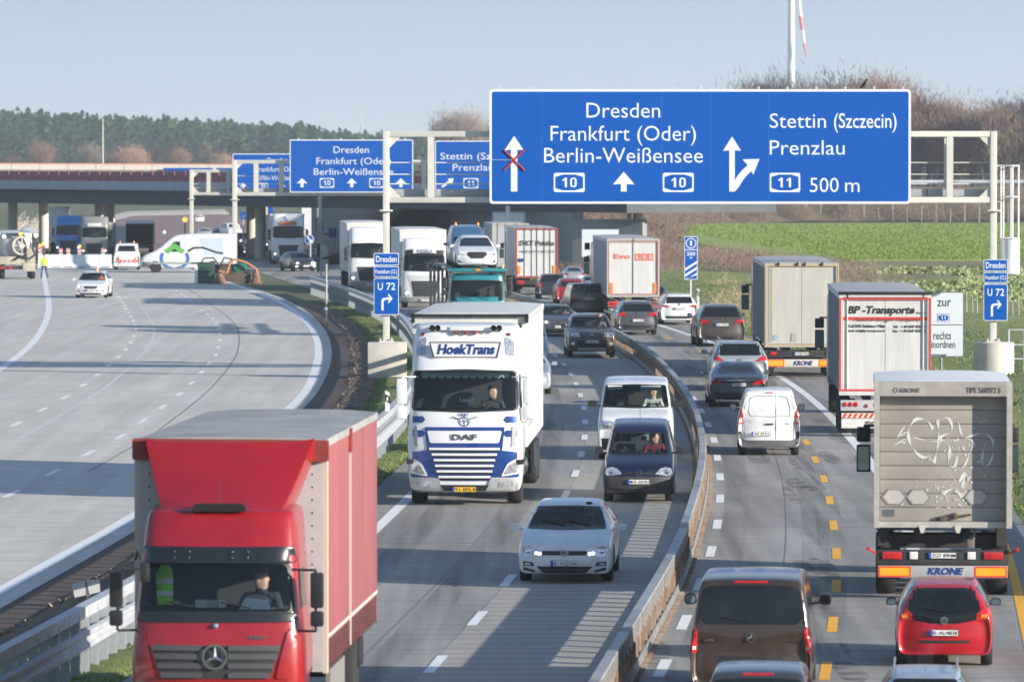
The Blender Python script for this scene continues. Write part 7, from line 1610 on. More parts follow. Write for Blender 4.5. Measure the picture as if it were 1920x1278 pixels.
# ---------------------------------------------------------------- roadside signs
def on_post(px, yg, label, cat='road sign', name='road_sign', w=.05):
    p = G(px, yg); return E(name, (p.x, p.y, .0), 0, 1, label, cat), p.y/F, (lambda py: HC-(py-YH)*p.y/F)
e, s, z = on_post(1765, 706, 'white board reading zur A 11, rechts einordnen, right of the red-bordered trailer')
e.rotation_euler.z = .03
X = lambda px: (px-1765)*s
bm = B(); prism(bm, rnd([(X(1730), z(669)), (X(1807), z(669)), (X(1807), z(547)), (X(1730), z(547))], .06), 0, .05); pn = O('sign_panel', bm, M('sign_edge_dark', (.08, .09, .10), r=.5), e, smooth=0)
bm = B(); prism(bm, rnd([(X(1731), z(667.5)), (X(1805.5), z(667.5)), (X(1805.5), z(548.5)), (X(1731), z(548.5))], .06), -.004, 0); fw = O('sign_face', bm, M('sign_face_white', (.56, .61, .66), r=.45), pn, smooth=0)
for t, a, c, b_, cap in (('zur', 1757, 1783, 574, 17), ('rechts', 1750, 1783, 636, 15), ('einordnen', 1740, 1791, 652, 14)): text(t, X(a), X(c), z(b_), cap*s, -.006, TXK(), fw, .006)
bm = B(); box(bm, X(1730), X(1805), -.007, -.0045, z(609.5), z(608)); O('divider', bm, TXK(), fw)
XX = lambda px: X(px); ZZ = lambda py: z(py); bm = B(); box(bm, X(1757), X(1780), -.008, -.005, z(603), z(588)); O('shield_back', bm, BLUE(), fw); shield(fw, XX, ZZ, 1758, 1779, 589, 602, '11', -.009)
bm = B(); tube(bm, (0, .08, 0), (0, .08, z(548)), .04, .04, 8); O('post', bm, STEEL(), e)
e, s, z = on_post(1295, 607, 'blue distance marker board with 1 in a circle, 300 m and white diagonal stripes')
X = lambda px: (px-1295)*s
bm = B(); prism(bm, rect(X(1283), X(1308), z(524), z(443), 2*s), 0, .05); pn = O('sign_panel', bm, SWH(), e, smooth=0)
bm = B(); prism(bm, rect(X(1284.2), X(1306.8), z(522.8), z(469), 1*s), -.004, 0); prism(bm, rect(X(1284.2), X(1306.8), z(467.3), z(444.2), 1*s), -.004, 0); fb = O('sign_face', bm, BLUE(), pn, smooth=0)
bm = B(); ring_face(bm, ell(X(1295.5), z(456), 10*s), ell(X(1295.5), z(456), 8.3*s), -.008, -.004); O('ring', bm, SWH(), fb, smooth=0)
text('1', X(1293.6), X(1297.4), z(460.5), 9*s, -.006, SWH(), fb, .03); text('300', X(1287.5), X(1303.5), z(479), 6.5*s, -.006, SWH(), fb, .02); text('m', X(1293), X(1298), z(485), 5*s, -.006, SWH(), fb, .01)
for k in range(3): bm = B(); y = 503+k*11; prism(bm, [(X(1284.4), z(y)), (X(1306.6), z(y-14)), (X(1306.6), z(y-9.5)), (X(1284.4), z(min(522.5, y+5)))], -.0045, -.008); O('stripe', bm, SWH(), fb, smooth=0)
bm = B(); tube(bm, (0, .08, 0), (0, .08, z(445)), .035, .035, 8); O('post', bm, STEEL(), e)
def simple_sign(px, yg, shapes, label, ptop=None, pw=.04, cat='road sign'):
    e, s, z = on_post(px, yg, label, cat); X = lambda q: (q-px)*s
    for kind, a, mat in shapes:
        if kind == 'r': x0, y0, x1, y1 = a; bm = B(); prism(bm, rect(X(x0), X(x1), z(y1), z(y0), .04), -.02, .03)
        else: cx, cy, r_ = a; bm = B(); prism(bm, ell(X(cx), z(cy), r_*s, n=24), -.02-.006*len(e.children), .03)
        O('sign_panel', bm, mat, e, smooth=0)
    if ptop: bm = B(); tube(bm, (0, .07, 0), (0, .07, z(ptop)), pw, pw, 8); O('post', bm, STEEL(), e)
    return e, X, z, s
e, X, z, s = simple_sign(582, 505, [('c', (580, 449, 9), SWH()), ('c', (580, 449, 8), BLUE())], 'round blue sign with white arrow pointing down right, beside the far white lorry', 449)
bm = B(); prism(bm, [(X(575), z(444)), (X(577), z(442)), (X(583), z(450)), (X(586), z(447)), (X(586), z(455)), (X(578), z(455)), (X(581), z(452))], -.05, -.04); O('arrow', bm, SWH(), e, smooth=0)
simple_sign(602, 540, [('c', (603, 470, 13), M('sign_back_grey', (.36, .38, .38), r=.5, metal=.3)), ('r', (594, 457, 600, 510), M('sign_back_dark', (.12, .14, .16), r=.5)), ('r', (603, 486, 616, 509), M('sign_back_grey', (.36, .38, .38)))], 'backs of a round sign and narrow boards on a post by the steel barrier', 458)
simple_sign(596, 478, [('r', (591, 409, 606, 420), BLUE()), ('r', (592, 422, 606, 434), BLUE())], 'two small blue panels on a thick post under the bridge', 385, .13)
simple_sign(612, 478, [('r', (606, 434, 619, 449), SWH()), ('r', (608, 437, 617, 441), M('warning_red', (.7, .05, .03)))], 'white board with red chevron near the abutment', 440)
simple_sign(625, 478, [('r', (616, 427, 631, 446), BLUE())], 'small blue board right of the red chevron', 430)
simple_sign(510, 470, [('r', (502, 388, 512, 405), BLUE())], 'small blue board on a post seen under the bridge, above the white lorry', 390)
simple_sign(456, 470, [('r', (450, 397, 461, 405), BLUE()), ('r', (451, 407, 462, 411), BLUE())], 'small blue arrow signs seen under the bridge right of the gantry post', 398)
simple_sign(1115, 560, [('r', (1091, 430, 1160, 482), M('sign_face_white', (.66, .72, .78))), ('r', (1096, 455, 1106, 468), BLUE())], 'white roadside board with blue square, half hidden by the red-lettered trailer', 432, .06)
e, X, z, s = simple_sign(952, 508, [('r', (923, 397, 985, 424), M('edge_lightblue', (.30, .42, .52), r=.5)), ], 'white overhead board with pale blue frame above the grey box lorry', 386, .16)
bm = B(); prism(bm, rect(X(926), X(982), z(422), z(400), .08), -.03, -.02); O('sign_face', bm, M('sign_face_white', (.66, .72, .78)), e, smooth=0)
# near sign turned away by the left barrier
e, s, z = on_post(166, 1140, 'pair of small white plates on a short post, turned away, beside the near barrier'); X = lambda q: (q-166)*s; pm = M('plate_back', (.55, .56, .56), r=.5, metal=.2)
for a, b_, c, d in ((137, 1094, 161, 1118), (165, 1090, 188, 1112)):
    bm = B(); prism(bm, rnd([(X(a+3), z(d+3)), (X(b_*0+c), z(d-2)), (X(c-2), z(b_-4)), (X(a-2), z(b_+1))], .02), 0, .03); O('sign_panel', bm, pm, e, smooth=0)
bm = B(); box(bm, -.04, .03, .03, .09, 0, z(1086)); O('post', bm, M('post_cream', (.5, .46, .36), r=.6), e)
# masts
def mast(px, yg, ytop, r0, r1, lab, lamp=False, n='mast'):
    p = G(px, yg); s = p.y/F; e = E(n, (p.x, p.y, 0), 0, 1, lab, 'mast'); bm = B(); tube(bm, (0, 0, 0), (0, 0, HC-(ytop-YH)*s), r0, r1, 10); O('pole', bm, M('mast_grey', (.42, .40, .37), r=.6), e)
    if lamp: bm = B(); box(bm, -.35, .35, -.15, .15, HC-(ytop-YH)*s, HC-(ytop-YH)*s+.12, bev=.04); O('lamp_head', bm, M('mast_grey', (.42, .40, .37)), e)
    return e
mast(193, 448, 222, .14, .07, 'thin tall grey mast behind the bridge railing at the left'); mast(612, 603, 495, .04, .04, 'thin low pole on the grass verge in front of the steel barrier')
p = G(613, 612); e = E('work_lamp', (p.x, p.y, .03), 0, 1, 'little work lamp on a short stake in the grass verge', 'lamp'); bm = B(); tube(bm, (0, 0, 0), (0, 0, 1.05), .02, .02, 6); O('stake', bm, M('stake_brown', (.12, .08, .05), r=.8), e)
bm = B(); boxc(bm, (-.05, 0, .82), (.16, .1, .14), bev=.03); O('lamp_head', bm, SWH(), e); bm = B(); boxc(bm, (.0, 0, 1.15), (.35, .2, .04)); O('solar_panel', bm, M('solar_grey', (.2, .22, .25), r=.3), e)
# ---------------------------------------------------------------- wind turbines
def turbine(px, Y, zh, Rb, ang, tw_, lab):
    s = Y/F; e = E('wind_turbine', ((px-960)*s, Y, 0), 0, 1, lab, 'wind turbine'); wm = M('turbine_white', (.72, .74, .76), r=.4)
    bm = B(); tube(bm, (0, 0, 0), (0, 0, zh), tw_*1.2, tw_*.75, 20); O('tower', bm, wm, e)
    bm = B(); box(bm, -tw_*.8, tw_*.8, -tw_*2.4, tw_*3.5, zh-tw_*.4, zh+tw_*1.3, bev=tw_*.4); O('nacelle', bm, wm, e)
    bm = B(); lathe(bm, [(tw_*.8, 0), (tw_*.75, -tw_*.8), (tw_*.2, -tw_*1.7)], 'y', 16, (0, -tw_*2.3, zh+tw_*.4)); hb = O('hub', bm, wm, e)
    for k in range(3):
        a = math.radians(ang+120*k); d = Vector((math.sin(a), 0, math.cos(a))); n_ = Vector((d.z, 0, -d.x)); o = Vector((0, -tw_*2.8, zh+tw_*.4)); bm = B(); prev = None
        for j, (t, c) in enumerate(((0, .028), (.08, .035), (.22, .062), (.45, .045), (.62, .036), (.74, .03), (.86, .024), (1, .006))):
            p = o + d*Rb*t; w = c*Rb; q = [bm.verts.new(p + n_*w*u + Vector((0, v*w*.5, 0))) for u, v in ((-.35, 0), (0, -.35), (.65, 0), (0, .25))]
            if prev:
                for i in range(4): f = bm.faces.new((prev[i], prev[(i+1) % 4], q[(i+1) % 4], q[i])); f.material_index = 1 if j in (5, 7) else 0
            else: bm.faces.new(q)
            prev = q
        bm.faces.new(prev[::-1]); bmesh.ops.recalc_face_normals(bm, faces=bm.faces); O('blade', bm, [wm, M('blade_red', (.6, .12, .1), r=.5)], e)
turbine(1483, 2400, 96, 47.5, 172.5, 1.55, 'large wind turbine whose tower rises above the big sign, one red-banded blade hanging')
turbine(678, 4500, 7.8+64*4500/F, 18, 357, .75, 'small far wind turbine over the pine forest horizon')
# ================================================================== steel barriers
def seglist(C, L):
    out = []; acc = 0; cur = [C[0]]
    for a, b in zip(C, C[1:]):
        acc += (b-a).length; cur.append(b)
        if acc >= L: out.append(cur); cur = [b]; acc = 0
    return out
def resample(C, d):
    out = [C[0]]; rem = d
    for a, b in zip(C, C[1:]):
        L = (b-a).length
        while L >= rem: a = a + (b-a).normalized()*rem; out.append(a.copy()); L -= rem; rem = d
        rem -= L
    return out
def sweep(bm, P, prof, mi=0, closed=True):
    rows = []
    for i, p in enumerate(P):
        t = (P[min(i+1, len(P)-1)] - P[max(i-1, 0)]).normalized(); n_ = Vector((t.y, -t.x, 0)); rows.append([bm.verts.new((p.x+n_.x*o, p.y+n_.y*o, z)) for o, z in prof])
    m = len(prof)
    for a, b in zip(rows, rows[1:]):
        for k in range(m if closed else m-1): bm.faces.new((a[k], a[(k+1) % m], b[(k+1) % m], b[k])).material_index = mi
    if closed: bm.faces.new(rows[0][::-1]).material_index = mi; bm.faces.new(rows[-1]).material_index = mi
    bmesh.ops.recalc_face_normals(bm, faces=bm.faces)
gs = M('guard_steel', (.42, .44, .47), r=.5, metal=.25, var=.2, vs=2.5); gs2 = M('guard_post_steel', (.38, .41, .45), r=.5, metal=.3, var=.2, vs=4)
def guardrail(C, y0, y1, lab, side=1, h=1.05):
    C = resample([p for p in C if y0 < p.y < y1], 1.0); g = E('guardrail', C[0], 0, 1, lab, 'guardrail'); o = C[0]; C = [p-o for p in C]
    pm = None
    for k, (a, p) in enumerate(zip(C, C[1:])):
        if pm is None:
            bm = B(); box(bm, -.065, .065, -.045, -.030, -.05, h-.08); box(bm, -.065, -.05, -.03, .045, -.05, h-.08); box(bm, .05, .065, -.03, .045, -.05, h-.08); pm = bpy.data.meshes.new('post'); bm.to_mesh(pm); bm.free(); pm.materials.append(gs2)
        if k < 296: O('post', pm, None, g, loc=a, rot=(0, 0, 0))
    seg = [C[i:i+5] for i in range(0, len(C)-1, 4)]
    for i, P in enumerate(seg):
        if len(P) < 2: continue
        P = list(P); d = (P[-1]-P[-2]).normalized(); P[-1] = P[-1] + d*.03
        bm = B(); sweep(bm, P, [(-.12, h-.17), (.06, h-.17), (.06, h), (-.12, h)] if i % 2 else [(-.122, h-.168), (.062, h-.168), (.062, h+.002), (-.122, h+.002)])
        for q in P[:-1]:
            for dx in (-.07, .01): boxc(bm, (q.x+dx, q.y+.2, h+.004), (.035, .06, .004))
        O('top_beam', bm, gs, g, smooth=30)
        bm = B(); z = .42; sweep(bm, P, [(side*a_, z+b_) for a_, b_ in ((.08, 0), (.14, .03), (.14, .09), (.09, .13), (.09, .18), (.14, .22), (.14, .28), (.08, .31), (.07, .31), (.125, .27), (.125, .23), (.075, .18), (.075, .13), (.125, .09), (.125, .04), (.07, 0))])
        O('crash_rail', bm, gs, g, smooth=30)
        bm = B(); q = P[0]; box(bm, q.x-.11, q.x+.05, q.y-.03, q.y+.03, h-.16, h-.01); O('splice', bm, gs2, g)
    return g
guardrail(GR, 68, 330, 'double steel guardrail with dense posts left of the oncoming lorries')
guardrail(offs(RE, 1.3), 100, 147, 'short stretch of steel guardrail at the right edge, beside the grey trailer', side=-1, h=.85)
# mobile steel barrier between the two directions of traffic
rust = M('rusty_steel', (.22, .10, .045), r=.8, vs=3, var=.4, col2=(.36, .30, .24), bump=.2); bst = M('barrier_steel', (.14, .135, .13), r=.5, metal=.2, vs=1.6, var=.3, col2=(.27, .262, .25), bump=.1)
capm = M('barrier_cap_steel', (.33, .34, .35), r=.45, metal=.3, var=.18, vs=1)
C = resample([p for p in BR if 70 < p.y < 395], 1.0); g = E('crash_barrier', C[0], 0, 1, 'rust-stained steel crash barrier with flat top, curving between the two traffic directions', 'crash barrier'); o = C[0]; C = [p-o for p in C]
for i in range(0, len(C)-4, 4):
    P = [v.copy() for v in C[i:i+5]]; d = (P[-1]-P[-2]).normalized(); P[-1] -= d*.09; near = i < 150
    bm = B(); sweep(bm, P, [(-.075, .68), (.075, .68), (.085, .70), (.075, .73), (-.075, .73), (-.085, .70)]); sg = O('cap', bm, capm if (i//4) % 3 else M('barrier_cap_worn', (.24, .25, .265), r=.6, metal=.3, var=.3, vs=2), g, smooth=30)
    bm = B()
    for s in (-1, 1): sweep(bm, P, [(s*.075, .40), (s*.08, .68), (s*.06, .68), (s*.055, .40)]); sweep(bm, P, [(s*.14, .07), (s*.13, .17), (s*.11, .17), (s*.12, .07)])
    O('side_plate', bm, bst, sg, smooth=30)
    bm = B(); sweep(bm, P, [(-.17, .015), (.17, .015), (.14, .07), (-.14, .07)]); O('foot', bm, bst, sg, smooth=0)
    bm = B()
    for q, q2 in zip(P, P[1:]):
        for f in (0, .33, .66):
            c = q.lerp(q2, f)
            for s in (-1, 1):
                if f == 0: box(bm, c.x+s*.09-.02, c.x+s*.09+.02, c.y-.05, c.y+.05, .06, .48)
                if near or f == 0: box(bm, c.x+s*.205-.04, c.x+s*.205+.04, c.y-.05, c.y+.05, .005, .05)
                if near: box(bm, c.x+s*.082-.006, c.x+s*.082+.006, c.y-.04+.15, c.y+.04+.15, .52, .62)
    w = O('web', bm, rust, sg, smooth=0); w['kind'] = 'stuff'
# delineators
def delineator(p, lab, h=1.0, z=0): 
    e = E('delineator_post', (p.x, p.y, z), 0, 1, lab, 'marker post'); bm = B(); prism(bm, [(-.06, 0), (.06, 0), (.06, h-.06), (-.06, h)], -.05, .05); O('post_body', bm, SWH(), e, smooth=0)
    bm = B(); prism(bm, [(-.063, h*.68), (.063, h*.60), (.063, h*.82), (-.063, h*.90)], -.054, .054); b = O('black_band', bm, BLACK(), e, smooth=0); bm = B(); box(bm, -.025, .025, -.058, -.05, h*.68, h*.8); O('reflector', bm, M('reflective', (.7, .72, .7)), b); return e
q = GR; delineator(Vector((xat(q, 152)+.0, 152, 0)), 'black and white marker post rising from the guardrail left of the white lorry', .85, .75)
delineator(Vector((xat(q, 272)+.0, 272, 0)), 'marker post on the far guardrail, behind the blue U 72 sign', .7, .8); delineator(G(1309, 580), 'slim white marker post in the grass right of the white estate', 1.1)
# ================================================================== building site on the left
def water_barrier(px, yg, w, col, lab):
    p = G(px, yg); s = p.y/F; e = E('water_barrier', (p.x, p.y, .03), 0, 1, lab, 'barrier', 'white barrier blocks across the closed carriageway'); W_ = w*s
    bm = B(); prism(bm, [(-.28, 0), (.28, 0), (.26, .2), (.12, .38), (.09, .95), (-.09, .95), (-.12, .38), (-.26, .2)], -W_/2+.01, W_/2-.01, axis='x'); b = O('barrier_body', bm, col, e, smooth=0)
    bm = B(); box(bm, -W_*.35, W_*.35, -.29, -.26, .05, .10); O('foot_slot', bm, BLACK(), b); return e
cw = M('barrier_cream', (.78, .76, .70), r=.6, var=.1); cb_ = M('barrier_bluewhite', (.66, .70, .76), r=.6, var=.12)
for i in range(6):
    px = 83 + i*23; water_barrier(px, 503, 23, cw if i < 2 else cb_, ('cream' if i < 2 else 'bluish white') + ' barrier block, %s in the row behind the works hatchback' % ['first from the left', 'second from the left', 'third from the left', 'fourth from the left', 'fifth from the left', 'last on the right'][i])
# warning beacons
def beacon_post(px, yg, lamp, lab):
    p = G(px, yg); e = E('warning_beacon', (p.x, p.y, .03), 0, 1, lab, 'traffic beacon', 'red and white warning beacons'); bm = B(); box(bm, -.13, .13, -.02, .02, .12, 1.1); b = O('beacon_board', bm, SWH(), e)
    for k in range(4): bm = B(); z = .2+k*.24; prism(bm, [(-.12, z), (.12, z+.1), (.12, z+.2), (-.12, z+.1)], -.026, -.02); O('red_stripe', bm, M('warning_red', (.7, .05, .03)), b, smooth=0)
    bm = B(); box(bm, -.3, .3, -.2, .2, 0, .12, bev=.03); O('foot', bm, BLACK(), e)
    if lamp: bm = B(); lathe(bm, [(.09, -.05), (.11, 0), (.09, .05)], 'y', 14, (0, 0, 1.25)); O('lamp', bm, M('amber_lamp', (1, .45, .05), emit=1.2), e)
for px, yg, l, t in ((75, 492, 1, 'left of the worker beside the drum lorry'), (114, 494, 0, 'in front of the blue lorry cab'), (128, 494, 0, 'between the blue and the grey-beige lorries'), (149, 494, 1, 'under the grey-beige lorry screen'), (193, 494, 0, 'right of the grey-beige lorry'), (82, 488, 1, 'behind the worker')):
    beacon_post(px, yg, l, 'red and white striped warning beacon ' + t)
p = G(347, 478); s = p.y/F; e = E('warning_lamp', (p.x, p.y, 0), 0, 1, 'orange round warning lamp on a stand above the crosswise white van', 'lamp'); bm = B(); tube(bm, (0, 0, 0), (0, 0, 2.7), .05, .05, 8); O('stand', bm, BLACK(), e); bm = B(); bmesh.ops.create_uvsphere(bm, u_segments=14, v_segments=8, radius=.2, matrix=Matrix.Translation((0, 0, 2.85))); O('lamp_head', bm, M('amber_lamp', (1, .45, .05), emit=1.2), e)
# standing worker
p = G(83, 523); person((p.x, p.y, .03), .5, 'worker in a yellow-green high-visibility jacket and blue trousers, walking by the drum lorry', shirt=(.42, .70, .05), hair=(.05, .04, .03), pose='walk', trousers=(.03, .05, .16), scale=.90)
p = G(63+4, 520)
# drum lorry (rear three-quarter)
p = G(34, 524); s = p.y/F; e = E('drum_lorry', (p.x, p.y, .03), .12, 1, 'muddy lorry with a big round drum and hose gear at its back', 'works lorry')
mud = M('muddy_beige', (.40, .36, .28), r=.8, var=.25, vs=3); tank = M('tank_grey', (.34, .36, .37), r=.4, metal=.4, var=.2, vs=3)
bm = B(); lathe(bm, [(.35, 0), (.62, .05), (1.05, .35), (1.12, 1.2), (1.10, 5.0), (.8, 5.6), (.3, 5.9)], 'y', 30, (-.25, .2, 2.0)); O('drum', bm, tank, e)
bm = B(); ring_face(bm, ell(.25, 2.15, .62, n=30), ell(.25, 2.15, .50, n=30), -.05, .25); tube(bm, (-.25, -.0, 2.15), (.75, .0, 2.15), .04); tube(bm, (.25, 0, 1.65), (.25, 0, 2.65), .04); prism(bm, ell(.25, 2.15, .18), -.08, .05); O('drum_hatch', bm, M('hatch_cream', (.52, .48, .40), r=.7, var=.2, vs=5), e)
bm = B(); box(bm, -1.2, 1.0, -.1, .3, .95, 1.45, bev=.03); box(bm, .55, 1.1, -.2, .5, 1.1, 2.0, bev=.04); box(bm, .3, 1.1, -.15, .3, .5, 1.1, bev=.03); O('rear_cabinet', bm, mud, e)
bm = B(); box(bm, -1.25, 1.2, -.1, .4, 2.95, 3.15, bev=.05); box(bm, .2, .8, -.2, .4, 3.05, 3.35, bev=.08); O('roof_gear', bm, M('gear_blue', (.25, .30, .36), r=.5), e)
bm = B(); path_tube(bm, [(.9, -.1, 2.9), (1.1, -.2, 2.5), (.95, -.2, 2.0), (1.12, -.2, 1.6), (.7, -.2, 1.3), (.2, -.25, 1.5), (-.3, -.2, 1.2)], .06, 8); O('hose', bm, BLACK(), e)
bm = B(); path_tube(bm, [(.9, .0, 1.2), (1.0, -.1, 2.0), (1.0, .0, 2.9)], .045, 6); path_tube(bm, [(.75, .0, 2.6), (1.1, -.1, 2.6)], .04, 6); O('pipework', bm, mud, e)
for x in (-1.0, .95):
    for y in (.9, 2.3, 5.5): wheel(e, x, y, .5, .34, .55)
bm = B(); box(bm, -1.2, 1.15, 0, .12, .62, .85); bb = O('light_bar', bm, M('chassis_dirty', (.035, .033, .03)), e)
for x in (-1.0, -.5, .3, .95): bm = B(); box(bm, x-.12, x+.12, -.03, 0, .66, .82); O('tail_light', bm, REDL(), bb)
for x, z, m in ((-.9, 2.75, LIT()), (1.15, 2.8, LIT()), (.15, 2.9, M('amber_lamp', (1, .45, .05), emit=1.2))): bm = B(); lathe(bm, [(.11, 0), (.11, -.06), (.05, -.1)], 'y', 14, (x, -.12, z)); O('work_light', bm, m, e)
bm = B(); box(bm, -1.15, 1.1, 5.9, 7.8, .9, 3.0, bev=.1); O('lorry_cab', bm, tw, e)
# works van seen from behind
e = far_car('van', 'rear', 213, 262, 507, 1.9, silver_w, 'white works van with red-striped rear and two orange beacons beside the crosswise van', 'van', 'works_van', .05)
bvx = None
for k in range(6): bm = B(); x = -.75+k*.28; prism(bm, [(x, .55), (x+.12, .55), (x+.2, .75), (x+.08, .75)], -.03, -.01); O('warning_stripe', bm, M('warning_red', (.7, .05, .03)), e, smooth=0)
for x in (-.5, .5): bm = B(); lathe(bm, [(.07, 0), (.07, .1), (.04, .14)], 'z', 10, (x, 1.2, 1.95)); O('beacon', bm, ORGL(), e)
# white van standing crosswise with green and blue emblem
p = G(262, 512); s = p.y/F; SP = E('crosswise_van', (p.x, p.y+1.0, .03), -math.pi/2, 1, 'long white van standing crosswise, with green roof shape and blue ring painted on its side', 'van')
L = 181*s
st = [(0, .38, .85, .95, .84, .74), (.12, .32, 1.0, 1.1, .92, .80), (.6, .30, 1.22, 1.34, .98, .86), (1.15, .30, 1.32, 1.5, 1.0, .86), (2.05, .3, 1.4, 2.35, 1.0, .84), (2.5, .3, 1.4, 2.58, 1.0, .84), (3.2, .3, 1.42, 2.66, 1.0, .84), (L-.5, .3, 1.42, 2.68, 1.0, .85), (L-.12, .32, 1.4, 2.66, 1.0, .85), (L, .36, 1.3, 2.6, .97, .84)]
me = hull(loft_body(st, [(.3, .08), (.6, 0), (1, .1)], [(0, 0)], .14, .02), 2); bv = bvh_of(me); cb = B()
for y in (1.05, L-1.6):
    for sx in (-1, 1): lathe(cb, [(.43, sx*.78), (.43, sx*1.3)], 'x', 22, (0, y, .37))
bmesh.ops.recalc_face_normals(cb, faces=cb.faces); me = cut(me, cb); me.materials.append(silver_w); me.materials.append(DIM()); sharp(me, 32); O('body', me, None, SP)
for y in (1.05, L-1.6):
    for sx in (-1, 1): wheel(SP, sx*.88, y, .36, .24)
k = lambda **q: dict(direction='x', side=1, th=.015, cell=.25)
decal(bv, rnd([(1.75, 1.42), (2.75, 1.42), (2.75, 2.12), (2.35, 2.12)], .06), 'side_window', DGL(), SP, .01, **{a: b for a, b in k().items() if a != 'cell'})
D = lambda poly, n, m, eps=.012: decal(bv, poly, n, m, SP, eps, .2, 'x', .02, 1)
grn = M('emblem_green', (.10, .38, .06), r=.5); blu = M('emblem_blue', (.03, .14, .42), r=.5)
cx = 64*s+.05
D([(cx-.72, 1.50), (cx, 2.02), (cx+.72, 1.50), (cx+.48, 1.28), (cx, 1.62), (cx-.45, 1.28)], 'green_roof_emblem', grn)
for a0, a1 in ((150, 262), (278, 390)):
    arc = [math.radians(a0+(a1-a0)*i/14) for i in range(15)]; D([(cx+math.cos(a)*1.02, .98+math.sin(a)*.80) for a in arc] + [(cx+math.cos(a)*.80, .98+math.sin(a)*.60) for a in arc[::-1]], 'blue_ring_emblem', blu)
D(rnd(rect(.5, L-.2, .58, .72), .03), 'rubbing_strip', M('strip_grey', (.30, .31, .32), r=.6), .02)
D(rnd(rect(.02, .75, .40, .72), .05), 'bumper', M('grey_bumper', (.10, .10, .105)), .02)
D([(L-2.1, 1.2), (L-.9, 1.2), (L-.9, 2.35), (L-2.5, 2.35)], 'rear_window_blank', M('pale_blue_panel', (.50, .57, .68), r=.4), .01)
decal(bv, sym([(.80, 1.6), (.74, 2.25)]), 'windscreen', DGL(), SP, .01)
bm = B(); lathe(bm, [(.14, 2.66), (.14, 2.78), (.1, 2.86)], 'z', 14, (.3, 1.6, 0)); O('roof_vent', bm, tw, SP)
# lorries parked behind: box body with open rear, and a small white truck
def box_lorry(px0, px1, yg, ytop, col, lab, open_=True, cabcol=None, L=7, nm='box_lorry'):
    p = G((px0+px1)/2, yg); s = p.y/F; W_ = (px1-px0)*s; e = E(nm, (p.x, p.y, .03), .05, 1, lab, 'lorry'); zt = HC-(ytop-YH)*s
    bm = B()
    box(bm, -W_/2, -W_/2+.06, 0, L, 1.0, zt); box(bm, W_/2-.06, W_/2, 0, L, 1.0, zt); box(bm, -W_/2+.06, W_/2-.06, 0, L, .95, 1.05); box(bm, -W_/2+.06, W_/2-.06, .0, L, zt-.06, zt); box(bm, -W_/2+.06, W_/2-.06, L-.06 if open_ else .02, L if open_ else .08, 1.05, zt-.06); O('cargo_box', bm, col, e)
    bm = B(); box(bm, -W_/2, W_/2, -.05, L+.3, zt, zt+.2, bev=.05); O('roof', bm, cabcol or tw, e)
    if open_:
        bm = B(); box(bm, W_/2-.02, W_/2+.04, -1.3, -.02, 1.0, zt-.05); O('rear_door', bm, M('door_greyblue', (.30, .36, .42), r=.6), e)
    bm = B(); box(bm, -W_/2+.1, W_/2-.1, L, L+1.9, .6, zt-.5, bev=.1); O('lorry_cab', bm, cabcol or tw, e)
    for x in (-W_/2+.25, W_/2-.25):
        for y in (1.6, L+1): wheel(e, x, y, .42, .3, .55)
    return e
box_lorry(236, 288, 483, 420, M('inner_dark', (.06, .07, .08), r=.8), 'box lorry with its dark load space open, behind the works van')
box_lorry(204, 236, 480, 415+14, tw, 'white box lorry between the grey-beige lorry and the open box lorry', False)
box_lorry(566, 625, 462, 389, M('container_white', (.62, .63, .63), r=.6, var=.05), 'plain white box body standing beyond the bridge, behind the far white lorry', False, L=5)
box_lorry(92, 129, 474, 394, tw, 'white box lorry whose roof shows above the blue lorry', False, L=6)
# sweeper with brushes and hoses
p = G(425, 533); s = p.y/F; e = E('road_sweeper', (p.x, p.y, .03), 0, 1, 'green tractor-mounted sweeping machine with orange hoses and worn brown brushes, on the edge line', 'works machine')
X = lambda px: (px-425)*s; z = lambda py: HC-(py-YH)*s-.03
og = M('hose_orange', (.50, .22, .10), r=.6, var=.2); gr_ = M('machine_green', (.01, .16, .10), r=.5, var=.2); dk = M('machine_dark', (.02, .045, .045), r=.6, var=.3); bu = M('brush_brown', (.22, .13, .09), r=1, var=.4, vs=9)
bm = B(); box(bm, X(370), X(402), 0, 1.0, z(531), z(492), bev=.05); O('side_hopper', bm, dk, e)
for k in range(4): bm = B(); q = 497+k*9; box(bm, X(371), X(401), -.03, 0, z(q+2), z(q)); O('hopper_rib', bm, gr_, e)
bm = B(); box(bm, X(365), X(371), -.02, .1, z(532), z(500)); O('white_edge', bm, SWH(), e)
bm = B(); box(bm, X(438), X(461), .2, 1.1, z(508), z(494), bev=.04); O('green_tank', bm, gr_, e)
bm = B(); path_tube(bm, [(X(410), 0, z(508)), (X(425), -.05, z(512)), (X(432), -.1, z(490)), (X(440), -.1, z(486)), (X(462), -.1, z(492)), (X(480), -.1, z(504)), (X(486), -.1, z(520))], .07, 8); O('suction_hose', bm, og, e)
bm = B(); path_tube(bm, [(X(352), .3, z(471)), (X(362), .2, z(465)), (X(380), .2, z(464)), (X(405), .2, z(473)), (X(418), .2, z(475))], .07, 6); path_tube(bm, [(X(358), .2, z(494)), (X(378), .2, z(492)), (X(382), .2, z(484)), (X(400), .2, z(483)), (X(412), .2, z(500)), (X(420), .2, z(483)), (X(436), .2, z(486))], .05, 6); O('boom', bm, dk, e)
